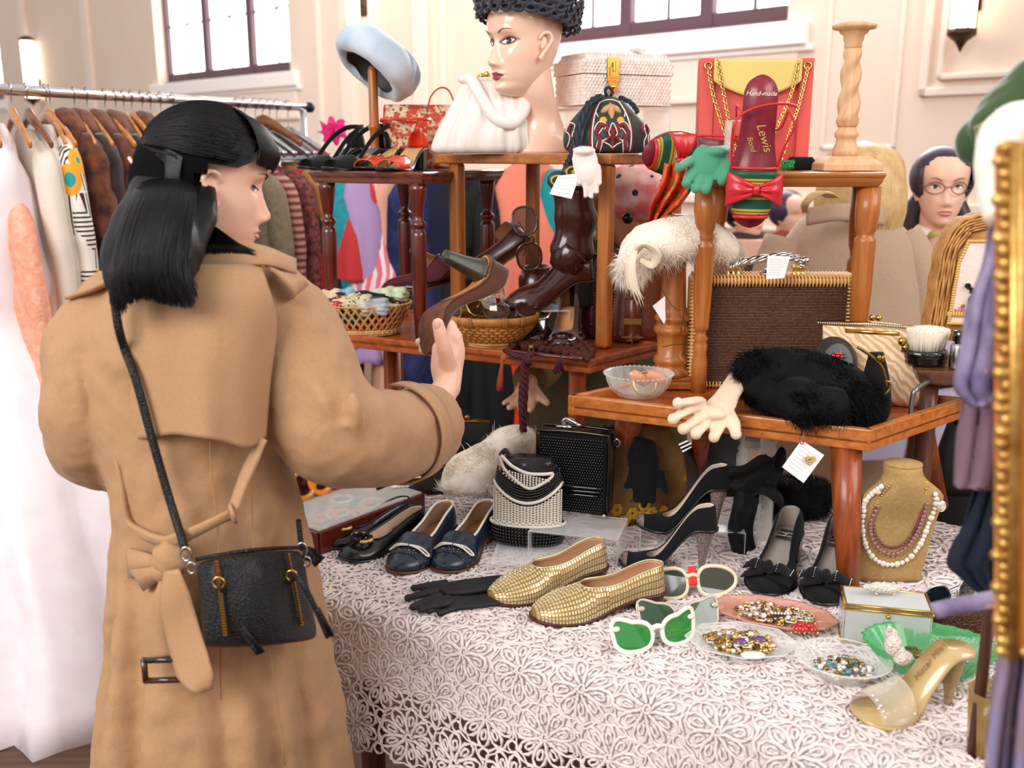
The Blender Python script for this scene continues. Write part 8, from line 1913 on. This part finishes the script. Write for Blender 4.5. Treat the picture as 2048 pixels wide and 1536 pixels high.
# black leather gloves
m_bgl2 = mat('black_glove_leather', '#141516', .6, n=(60, '#1d1f20', .3), bump=(200, .4))
def tp(px, py, h): return Q(px, py, TC+h)
g = [([tp(1030, 1160, .012), tp(990, 1165, .014), tp(950, 1172, .016), tp(905, 1178, .014)], [.02, .024, .027, .026], .42)]
for x1, y1, x0, y0 in ((828, 1176, 895, 1166), (815, 1196, 880, 1178), (826, 1214, 880, 1190), (842, 1219, 900, 1196), (868, 1214, 910, 1200)): g.append(([tp(x0, y0, .012), tp((x0+x1)/2, (y0+y1)/2, .013), tp(x1, y1, .009)], [.0105, .0095, .0075], .7))
glove('gloves', 'black leather glove lying on the lace beside the gold loafers, upper one', m_bgl2, g, group='black leather gloves')
g = [([tp(1015, 1196, .006), tp(960, 1202, .008), tp(915, 1206, .008)], [.022, .024, .024], .3)]
for x1, y1, x0, y0 in ((858, 1222, 900, 1208), (880, 1226, 920, 1212)): g.append(([tp(x0, y0, .006), tp(x1, y1, .005)], [.009, .007], .7))
glove('gloves', 'black leather glove peeking out under the other black glove', m_bgl2, g, group='black leather gloves')
# sunglasses
m_crf = mat('cream_plastic', '#ead9b4', .3, coat=.4); m_dl = mat('dark_lens', '#3b4238', .04, coat=1); m_gl = mat('green_lens', '#2f9a3c', .06, coat=1, trans=.35); m_gd = mat('dark_green_lens', '#28502a', .06, coat=1, trans=.3); m_whf = mat('pearl_white_plastic', '#f5eadf', .25, coat=.6); m_blf = mat('brown_clear_frame', '#c9b7a6', .2, coat=.6)
def redb(r, w, h): build('red_bridge', MB().box((0, -.002, h*.72), (.016, .004, .034)), mat('red_plastic', '#e2252a', .25, coat=.5), r, smooth=False, bevel=.002)
specs('sunglasses', 'cream wrap sunglasses with a red bridge behind the jewellery plates', m_crf, m_dl, Q(1388, 1196, TC)+V((0, 0, .003)), .16, .175, 'wrap', rx=-.42, lensh=.052, bridge=.02, extra=redb, thick=.0038)
specs('sunglasses', 'clear framed cat-eye sunglasses with dark green lenses and folded arms', m_blf, m_gd, Q(1364, 1262, TC)+V((0, 0, .003)), .12, .138, 'cat', rx=-.55, lensh=.046, thick=.0025)
specs('sunglasses', 'pearl white cat-eye sunglasses with bright green lenses nearest the lace edge', m_whf, m_gl, Q(1318, 1300, TC)+V((0, 0, .003)), .34, .145, 'cat', rx=-.30, lensh=.048, thick=.0042)
# plates
m_rim = mat('glass_rim_highlight', '#f2f2ee', .05, clear=.45); m_rimp = mat('pink_rim_highlight', '#e0a890', .05, clear=.7); m_rimg = mat('green_rim_highlight', '#3fae64', .05, clear=.7)  # more opaque rim glass, its colour stands in for the edge highlight
def plate(label, px, py, rx, ry, m, jw, seed, h=.016, oct_=0, nm='glass_dish', rz=0, jc=None, n=170, scal=0, flute=0, rimh=.35, inner=.62):
    c = Q(px, py, TC+.001); r = thing(nm, label, 'dish', c, rz)
    def fn(a, z):
        k = 1+scal*sin(a*24)*(1 if z > h*.7 else .2)
        if oct_: q = (a % (2*pi/oct_))-pi/oct_; k *= cos(pi/oct_)/cos(q)*1.03 if z > h*.3 else 1
        if flute: k *= 1+flute*sin(a*flute_n)
        return k
    flute_n = 60
    b = MB().lathe([(.001, .001), (rx*inner*.8, .001), (rx*inner, .0035), (rx*(inner+.12), h*rimh+.003), (rx*.96, h*.93), (rx, h), (rx*.985, h+.002), (rx*.95, h), (rx*(inner+.1), h*rimh+.006), (rx*inner*.95, .0065), (rx*inner*.7, .0045), (.001, .0045)], 144, sy=ry/rx, fn=fn); build('dish', b, m, r)
    build('rim', MB().tube([V((rx*fn(2*pi*k/96, h)*cos(2*pi*k/96), ry*fn(2*pi*k/96, h)*sin(2*pi*k/96), h)) for k in range(96)], .0013, 5, closed=True), {m_glass: m_rim, m_glp: m_rimp, m_glg: m_rimg}[m], r)  # thin ring laid along the rim to draw its highlight
    o = thing('jewellery', jw, 'jewellery', c+V((0, 0, .005)), rz); o['kind'] = 'stuff'
    jewels(o, V((0, 0, 0)), rx*.62, ry*.62, n, jc, seed, .004, .014); return r
plate('oval pink glass dish piled with brooches between the cream sunglasses and the glass box', 1546, 1240, .105, .058, m_glp, 'heap of brooches with red and amber stones in the oval pink dish', 1,
      jc=(('gold_pieces', J_gold, .45), ('pearls', J_prl, .2), ('amber_stones', J_amb, .15), ('crystals', J_cry, .15)), rz=-.38, oct_=10)
plate('clear octagonal glass plate of gold jewellery at the front of the lace cloth', 1481, 1297, .088, .062, m_glass, 'heap of gold earrings with violet stones on the clear octagonal plate', 2,
      jc=(('gold_pieces', J_gold, .55), ('antique_pieces', J_ant, .2), ('pearls', J_prl, .15), ('crystals', J_cry, .2)), rz=-.15, oct_=8)
plate('round clear fluted glass bowl of crystal jewellery beside the green glass bowl', 1684, 1350, .072, .062, m_glass, 'heap of crystal and pale blue jewellery in the clear fluted bowl', 3, h=.03, flute=.012,
      jc=(('crystals', J_cry, .4), ('gold_pieces', J_ant, .25), ('blue_stones', J_blu, .15), ('pearls', J_prl, .15)), rz=-.3, n=130)
plate('green glass fluted bowl holding a white ornament behind the clear mule', 1856, 1338, .10, .07, m_glg, 'dark beads and pale stones in the green glass bowl', 4, h=.045, flute=.02, scal=.02, nm='glass_bowl',
      jc=(('antique_pieces', J_ant, .25), ('pearls', J_prl, .25), ('dark_stones', m_bgl, .2)), rz=-.2, n=60, rimh=.2)
r = thing('brooch', 'two large violet stone earrings on the clear octagonal plate', 'earrings', Q(1500, 1284, TC+.022), world=True)
for px, py in ((1481, 1284), (1520, 1280)):
    c = Q(px, py, TC+.02); b = MB().ball(c, (.011, .009, .006), 16, 10); build('violet_stone', b, J_vio, r); build('setting', MB().tube([c+V((.012*cos(t), .010*sin(t), -.001)) for t in [k*pi/8 for k in range(16)]], .0018, 6, closed=True), J_gold, r)
r = thing('brooch', 'white enamel heart-shaped piece at the front of the octagonal plate', 'brooch', Q(1505, 1312, TC+.018), world=True)
c = Q(1506, 1310, TC+.017); build('enamel', MB().ball(c, (.016, .011, .004), 20, 10, fn=lambda d: 1+.25*abs(d.x)), mat('white_enamel', '#f7efe4', .2, coat=.6), r)
r = thing('brooch', 'square black stone brooch edged with pearls in the oval pink dish', 'brooch', Q(1558, 1226, TC+.02), rot=(-.3, 0, -.1)); build('stone', MB().box((0, 0, 0), (.02, .016, .006)), m_bgl, r, smooth=False, bevel=.001)
b = MB()
for k in range(20): t = k/20*4; s = int(t); q = t-s; x, y = [(-1+2*q, -1), (1, -1+2*q), (1-2*q, 1), (-1, 1-2*q)][s]; b.ball((x*.013, y*.011, .001), .0024, 6, 4)
build('pearl_edge', b, J_prl, r)
r = thing('brooch', 'cluster of large ruby red stones at the right of the oval pink dish', 'brooch', Q(1605, 1252, TC+.02), world=True)
b = MB()
for k in range(7): b.ball(Q(1590+k*6, 1254+5*sin(k*2.4), TC+.018+.002*(k % 2)), (.0075, .0065, .005), 12, 8)
build('ruby_stones', b, J_red, r); b = MB()
for k in range(24): b.ball(Q(1580+k*2.4, 1256+10*sin(k*1.7), TC+.012), .003, 6, 4)
build('gold_setting', b, J_gold, r)
r = thing('ornament', 'white sugar-crystal animal ornament standing in the green glass bowl', 'ornament', Q(1790, 1300, TC+.05), world=True); m_sug = mat('sugar_crystal', '#e8ddd2', .4, bump=(260, 1.5, 1))
b = MB(); b.ball(Q(1786, 1290, TC+.066), (.013, .012, .018), 16, 12); b.ball(Q(1782, 1268, TC+.076), (.010, .009, .010), 14, 10); b.ball(Q(1806, 1315, TC+.048), (.015, .012, .012), 14, 10); b.ball(Q(1778, 1258, TC+.088), (.004, .003, .006), 8, 6); b.ball(Q(1796, 1304, TC+.055), (.012, .011, .012), 12, 8); b.tube([Q(1806, 1318, TC+.045), Q(1815, 1335, TC+.012)], .004, 8); build('body', b, m_sug, r, disp=(.01, .004))
# glass box with gilt edges
c4 = [Q(1684, 1284, TC+.002), Q(1858, 1302, TC+.002)]; d_ = (c4[1]-c4[0]); L_ = d_.length; d_.normalize(); n_ = V((-d_.y, d_.x, 0)); rz = atan2(d_.y, d_.x); ctr = (c4[0]+c4[1])/2+n_*.035
r = thing('glass_box', 'milky glass jewel box with gilt edges in front of the necklace bust', 'box', ctr, rz); m_mil = mat('milky_glass', '#dfe3e0', .1, clear=.45); m_gilt = mat('gilt_edge', '#d7a446', .25, 1)
Hb = .062; b = MB()
for y in (-.035, .035): b.box((0, y, Hb/2+.002), (L_-.004, .002, Hb-.006))
for x in (-L_/2, L_/2): b.box((x, 0, Hb/2+.002), (.002, .068, Hb-.006))
build('glass_sides', b, m_mil, r, smooth=False); build('lid_glass', MB().box((0, 0, Hb+.006), (L_-.006, .066, .004)), m_mil, r, smooth=False, bevel=.001)
b = MB()
for z in (.002, Hb-.001, Hb+.006):
    for y in (-.036, .036): b.tube([V((-L_/2-.001, y, z)), V((L_/2+.001, y, z))], .0022, 6)
    for x in (-L_/2-.001, L_/2+.001): b.tube([V((x, -.036, z)), V((x, .036, z))], .0022, 6)
build('gilt_edges', b, m_gilt, r); b = MB().ball((.0, -.038, Hb-.008), .004, 10, 8); build('clasp', b, m_gilt, r)
o = thing('ornament', 'small white crystal pig-like ornament on the lid of the glass box', 'ornament', ctr+V((0, .01, Hb+.009)), rz+.2); o['label'] = 'small white crystal encrusted ornament lying on the lid of the glass box'
b = MB(); b.tube([(-.028, 0, .012), (-.012, 0, .014), (.01, 0, .012), (.028, 0, .014)], [.005, .009, .009, .004], 12, sub=4); b.ball((-.03, 0, .014), .006, 10, 8)
for x in (-.014, .014): b.tube([(x, 0, .01), (x+.003, 0, .0)], .003, 6)
build('body', b, m_sug, o, disp=(.01, .004))
# necklace bust
m_burl = mat('burlap', '#c4a26c', .9, n=(160, '#a9864f', .15), wave=('#b08f5a', 260, 'DIAGONAL', .4), bump=(500, .6))
bs = Q(1790, 1203, TC); r = T('necklace_bust', 'burlap necklace display bust draped with beaded necklaces', 'display bust', 1790, 1203, bs.y, rz=-.05); r.location.z = TC; r.location.y += .06; r.location.x += .02
rings = []
for z, x0, x1, d, y in ((0, -74, 62, 3, 30), (60, -76, 68, 3, 22), (140, -78, 76, 4, 12), (185, -80, 82, 6, 4), (205, -74, 80, 9, 2), (222, -52, 62, 20, 4), (236, -40, 44, 30, 8), (250, -38, 38, 33, 10), (262, -40, 36, 33, 10)): rings.append((z, x0, x1, d, y))
b = MB(); Rg = []
for z in [262*k/26 for k in range(27)]:
    x0, x1, d, y = [slerp([(q[0], q[i]) for q in rings], z) for i in (1, 2, 3, 4)]
    pw = .45 if z < 200 else .45+.55*min(1, (z-200)/40); Rg.append([V(((x0+x1)/2+(x1-x0)/2*abs(cos(a))**pw*(1 if cos(a) > 0 else -1), y+d*abs(sin(a))**pw*(1 if sin(a) > 0 else -1)-14*math.exp(-((z-205)/45)**2)*max(0, -sin(a))*math.exp(-(cos(a)/.6)**2), z)) for a in [2*pi*j/40 for j in range(40)]])
b.loft(Rg); build('bust', b, m_burl, r); b = MB().lathe([(1, 262), (37, 262), (38.5, 264), (37, 267), (1, 268)], 36, (-1, 10, 0), sy=.86); build('neck_cap', b, m_burl, r)
def bsy(x, z):
    x0, x1, d, y = [slerp([(q[0], q[i]) for q in rings], z) for i in (1, 2, 3, 4)]; return y-d-14*math.exp(-((z-205)/45)**2)*math.exp(-((x-(x0+x1)/2)/44)**2)
def neck(label, pts, beads, step=6, seed=1, extra=None):
    o = T('necklace', label, 'necklace', 1790, 1203, bs.y, rz=-.05); o.location = r.location.copy(); rg = random.Random(seed)
    path = catmull([V((x, bsy(x, z)-3, z)) for x, z in pts], 10); L0 = 0; acc = 0; pts2 = []
    for a, b_ in zip(path, path[1:]):
        acc += (b_-a).length
        if acc >= step: acc = 0; pts2.append(b_)
    mbs = {}
    for i, p in enumerate(pts2):
        t = i/len(pts2); nm, m, s = beads(t, i); mb = mbs.setdefault(nm, (MB(), m))[0]; mb.ball(p, (s, s*.8, s), 8, 6)
        if s > 3.2: mbs.setdefault('settings', (MB(), J_gold))[0].ball(p+V((0, 1, -s*.9)), (s*.6, s*.4, s*.6), 6, 4)
    for nm, (mb, m) in mbs.items(): build(nm, mb, m, o, kind='stuff')
    build('chain', MB().tube(path, .8, 5), J_gold, o)
    if extra: extra(o)
neck('violet red rhinestone necklace, the innermost on the burlap bust', [(-36, 236), (-52, 180), (-50, 130), (-30, 92), (-4, 82), (20, 96), (38, 140), (40, 200), (34, 240)], lambda t, i: ('violet_beads', mat('violet_red_glass', '#6d1f38', .1, coat=1), 3.1) if .15 < t < .85 else ('gold_beads', J_gold, 2.2), 5)
neck('rose crystal bib necklace below the violet rhinestones', [(-44, 190), (-56, 140), (-48, 100), (-26, 74), (-2, 66), (22, 80), (40, 116), (46, 160), (48, 190)], lambda t, i: ('rose_crystals', mat('rose_crystal', '#c98a86', .08, trans=.5, coat=1), 5.5), 8)
neck('white leaf and pearl necklace, the outermost on the burlap bust', [(-48, 220), (-74, 190), (-72, 130), (-58, 82), (-34, 52), (-4, 42), (28, 54), (50, 92), (60, 140), (66, 180), (58, 214)], lambda t, i: ('pearls', J_prl, 5.2) if i % 3 else ('leaf_pieces', mat('shell_white', '#e9dcc6', .3, coat=.5), 7), 9, extra=lambda o: build('pendant_brooch', MB().ball((76, bsy(70, 190)-6, 182), (9, 4, 12), 12, 8).ball((66, bsy(60, 196)-4, 196), (5, 3, 5), 8, 6), J_cry, o))
neck('cluster of pearl drops hanging at the left shoulder of the burlap bust', [(-46, 232), (-66, 205), (-76, 180), (-72, 160)], lambda t, i: ('pearl_drops', J_prl, 6), 8)
# compact mirror, dark stones
o = specs('sunglasses', 'blue black aviator sunglasses propped up right of the necklace bust', m_silv, mat('blue_black_lens', '#1c2a38', .03, .6), Q(1908, 1232, TC+.003), .5, .14, 'round', rx=-.1, lensh=.062, thick=.002)
c = Q(1922, 1262, TC); r = thing('clutch', 'dark brown sequinned clutch behind the green glass bowl', 'bag', c, -.1)
build('body', MB().box((0, 0, .02), (.10, .05, .04)), mat('brown_sequins', '#4a2a1a', .25, .5, bump=(300, 1.5, 1)), r, smooth=False, bevel=.008); build('frame', MB().tube([(-.05, 0, .041), (.05, 0, .041)], .002, 6), m_silv, r)
c = Q(1975, 1500, TC); r = thing('glass_tumbler', 'amber tinted glass tumbler cut off at the lower right corner', 'glass', c)
build('glass', MB().lathe([(.001, 0), (.026, 0), (.032, .09), (.030, .09), (.024, .006), (.001, .006)], 32, fn=lambda a, z: 1+.02*sin(a*14)), mat('amber_tint_glass', '#b08a50', .06, clear=.5), r); build('twig', MB().tube([(0, 0, .01), (.004, .004, .05)], .004, 6), J_ant, r)
# ================================================================ right foreground: mirror, scarves, hats
m_frame = mat('gilt_mirror_wood', '#e08a36', .35, n=(14, '#c06a20', .25), coat=.4); m_frg = mat('worn_gilding', '#e0b468', .35, .7, n=(80, '#b07a34', .2))
YM = .78
mt = P(1992, 283, YM); mbm = P(1992, 1312, YM); xl = mt.x
r = thing('mirror', 'tall gilt framed mirror on a stand filling the right edge of the view', 'mirror', (xl+.2, YM, 0), world=True)
def shr(mb):                            # the mirror hangs a little out of plumb
    for p in mb.v: p.x += (mt.z-p.z)*((P(1990, 1312, YM).x-xl)/(mt.z-mbm.z))
    return mb
b = MB(); b.box((xl+.05, YM+.012, (mt.z+mbm.z)/2), (.085, .024, mt.z-mbm.z)); b.box((xl+.3, YM+.012, mt.z-.04), (.42, .024, .08)); b.box((xl+.3, YM+.012, mbm.z+.035), (.42, .024, .07)); b.box((xl+.55, YM+.012, (mt.z+mbm.z)/2), (.08, .024, mt.z-mbm.z)); build('frame', shr(b), m_frame, r, smooth=False, bevel=.006)
b = MB(); n = 44
for k in range(n): z = mbm.z+(mt.z-mbm.z)*(k+.5)/n; b.ball((xl+.006+.002*sin(k*1.9), YM+.0, z), (.0065+.002*sin(k*2.3), .006, .0058+.001*sin(k*1.3)), 10, 8)
for k in range(30): b.ball((xl+.01+k*.014, YM, mt.z-.004), (.006, .006, .0055), 8, 6)
for k in range(30): b.ball((xl+.01+k*.014, YM, mbm.z+.004), (.006, .006, .0055), 8, 6)
build('gilt_beading', shr(b), m_frg, r); b = MB().tube([V((xl+.014, YM-.002, mbm.z)), V((xl+.014, YM-.002, mt.z))], .006, 8); build('gilt_strip', shr(b), m_frg, r)
build('mirror_glass', shr(MB().box((xl+.3, YM+.016, (mt.z+mbm.z)/2), (.42, .006, mt.z-mbm.z-.12))), mat('silvered_glass', '#dfe2e6', .03, 1), r, smooth=False)
b = MB()
for x in (xl+.25, xl+.5): b.box((x, YM+.05, .62), (.03, .03, 1.24)); b.box((x, YM+.05, .02), (.04, .4, .04))
b.box((xl+.375, YM+.05, .3), (.25, .02, .04)); build('stand', b, w_brown, r, smooth=False, bevel=.004)
m_lav = mat('lavender_print', '#a79ab8', .85, n=(16, '#6b5f86', .12), vor=('#c9a8a8', 22, .22))
m_mauve = mat('mauve_wool', '#8a6d78', .9, n=(8, '#77596a', .3)); m_nvc = mat('deep_navy_cloth', '#0e1c2e', .85)
def drape(name, lb, m, cols, y, nu=24, nv=40, fold=.018, th=.003, cat='cloth', ph=0):
    """cols: (py, x left, x right)"""
    b = MB(); b.grid(lambda a, c: P(slerp([(i/(len(cols)-1), q[1]) for i, q in enumerate(cols)], c)*(1-a)+slerp([(i/(len(cols)-1), q[2]) for i, q in enumerate(cols)], c)*a, slerp([(i/(len(cols)-1), q[0]) for i, q in enumerate(cols)], c), y+fold*sin(a*9+c*3+ph)+fold*.6*sin(a*21+c*5)), nu, nv)
    o = build(name, b, m, solid=th); tag(o, lb, cat); return o
drape('scarf', 'lavender printed scarf hanging beside the gilt mirror', m_lav, [(395, 1985, 2060), (520, 1965, 2060), (600, 1940, 2060), (700, 1925, 2060), (770, 1912, 2060), (800, 1935, 2060), (812, 1950, 2000)], .95, cat='scarf')
drape('coat', 'mauve coat hanging behind the lavender scarf at the right', m_mauve, [(700, 1930, 2060), (850, 1918, 2060), (960, 1912, 2060), (978, 1915, 2060)], 1.02, cat='coat')
drape('cloth', 'deep navy cloth point hanging below the mauve coat', m_nvc, [(940, 1955, 2060), (1040, 1928, 2060), (1120, 1898, 2060), (1150, 1920, 2060), (1190, 1965, 2060)], 1.08, cat='cloth')
b = MB().ribbon([P(1868, 1222, .98), P(1920, 1210, .96), P(2000, 1196, .92), P(2060, 1185, .9)], .017, .004, side=(0, 0, 1), sub=4); o = build('belt', b, m_lav); tag(o, 'lavender cloth belt end crossing in front of the dark sunglasses', 'belt')
drape('scarf', 'lower part of a lavender and rust print scarf below the gilt mirror corner', mat('lavender_rust_print', '#8d83a6', .85, n=(14, '#a0705a', .12), vor=('#d9c0b8', 20, .25)), [(1285, 2000, 2070), (1350, 1995, 2070), (1420, 1985, 2070), (1536, 1975, 2070), (1600, 1975, 2070)], .84, cat='scarf', ph=2)
r = thing('fur_collar', 'white fur collar draped behind the top of the gilt mirror', 'fur', P(2020, 330, .95), world=True)
b = MB(); b.tube([P(1998, 440, .9), P(1992, 380, .92), P(1990, 320, .93), P(2005, 270, .94), P(2040, 250, .95), P(2090, 250, .95)], [.012, .016, .018, .02, .022, .02], 14, sub=5); build('pelt', b, m_wfur, r); build('fur', fur(b, 3500, .012, .0005, .1, .7), m_wfur, r, kind='stuff')
m_gvel = mat('green_velvet', '#3d5a30', .8, sheen=.8, n=(8, '#2b4222', .3))
r = thing('hat', 'green velvet hat with a folded bow at the upper right edge', 'hat', P(1985, 260, 1.2), world=True)
b = MB(); b.tube([P(1955, 290, 1.2), P(1985, 268, 1.19), P(2030, 225, 1.2), P(2090, 170, 1.2)], [.02, .038, .046, .05], 20, sub=5, flat=.8); b.ball(P(1958, 285, 1.2), .026, 14, 10); b.tube([P(1985, 300, 1.2), P(2020, 310, 1.22), P(2060, 300, 1.22)], [.02, .026, .02], 14, sub=3); build('crown', b, m_gvel, r, remesh=.004, msm=3, disp=(.05, .01))
b = MB(); b.grid(lambda a, c: P(1950+75*a, 262-40*a+26*c-8*sin(c*5), 1.155-.008*sin(c*6)), 14, 8); b.grid(lambda a, c: P(1990+18*c, 262-60*a*.6-10+8*c, 1.15-.004*sin(a*7)), 10, 5); build('bow', b, mat('olive_velvet', '#7d7a52', .8, sheen=.5), r, solid=.004)
b = MB(); b.tube([P(2060, 300, 1.2), P(2075, 420, 1.2), V((P(2075, 420, 1.2).x, 1.2, .75))], .008, 8); build('support', b, w_brown, r)
# ================================================================ behind and below the tray
b = MB(); pts0 = [(1805, 1010), (1850, 860), (1880, 850)]
r = T('tote_bag', 'black tote bag with twisted strap and gold trim behind the stool leg', 'bag', 1925, 1160, 2.25); r.location.z = TC
build('body', lofty(dense([(0, -70, 70, 20), (60, -78, 78, 24), (150, -60, 66, 14)], 8), 24, .6), m_blk, r); b = MB().tube([V((-50, -10, 145)), V((-34, -14, 200)), V((-8, -14, 262)), V((14, -10, 282)), V((30, -8, 250)), V((34, -8, 150))], 8, 8, sub=5, flat=.6); build('strap', b, m_bleather, r)
b = MB()
for k in range(20): b.ball((12+3*sin(k), -16, 236+k*3.5), (3.5, 3, 2.4), 6, 4)
build('gold_trim', b, J_ant, r, kind='stuff')
r = T('shopping_bag', 'lavender bag printed with a dark palm silhouette under the teak tray', 'bag', 1800, 1130, 2.55, rz=.1); r.location.z = TC
build('body', MB().box((0, 0, 120), (250, 60, 240)), mat('lavender_plastic', '#b9b0d0', .6, n=(3, '#d9d2e4', .2)), r, smooth=False, bevel=.006)
b = MB(); rg = random.Random(7)
for k in range(9): a = .3+k*.33; b.ribbon([V((-20, -34, 130)), V((-20+40*cos(a), -35, 140+34*sin(a))), V((-20+86*cos(a), -35, 132+50*sin(a)))], [(0, 14), (.5, 20), (1, 2)], 1.5, side=(-sin(a), 0, cos(a)), sub=3)
b.ribbon([V((-20, -34, 130)), V((-14, -34, 60)), V((-20, -34, 0))], 14, 1.5, side=(1, 0, 0), sub=3); build('palm_print', b, mat('dark_print', '#191820', .8), r)
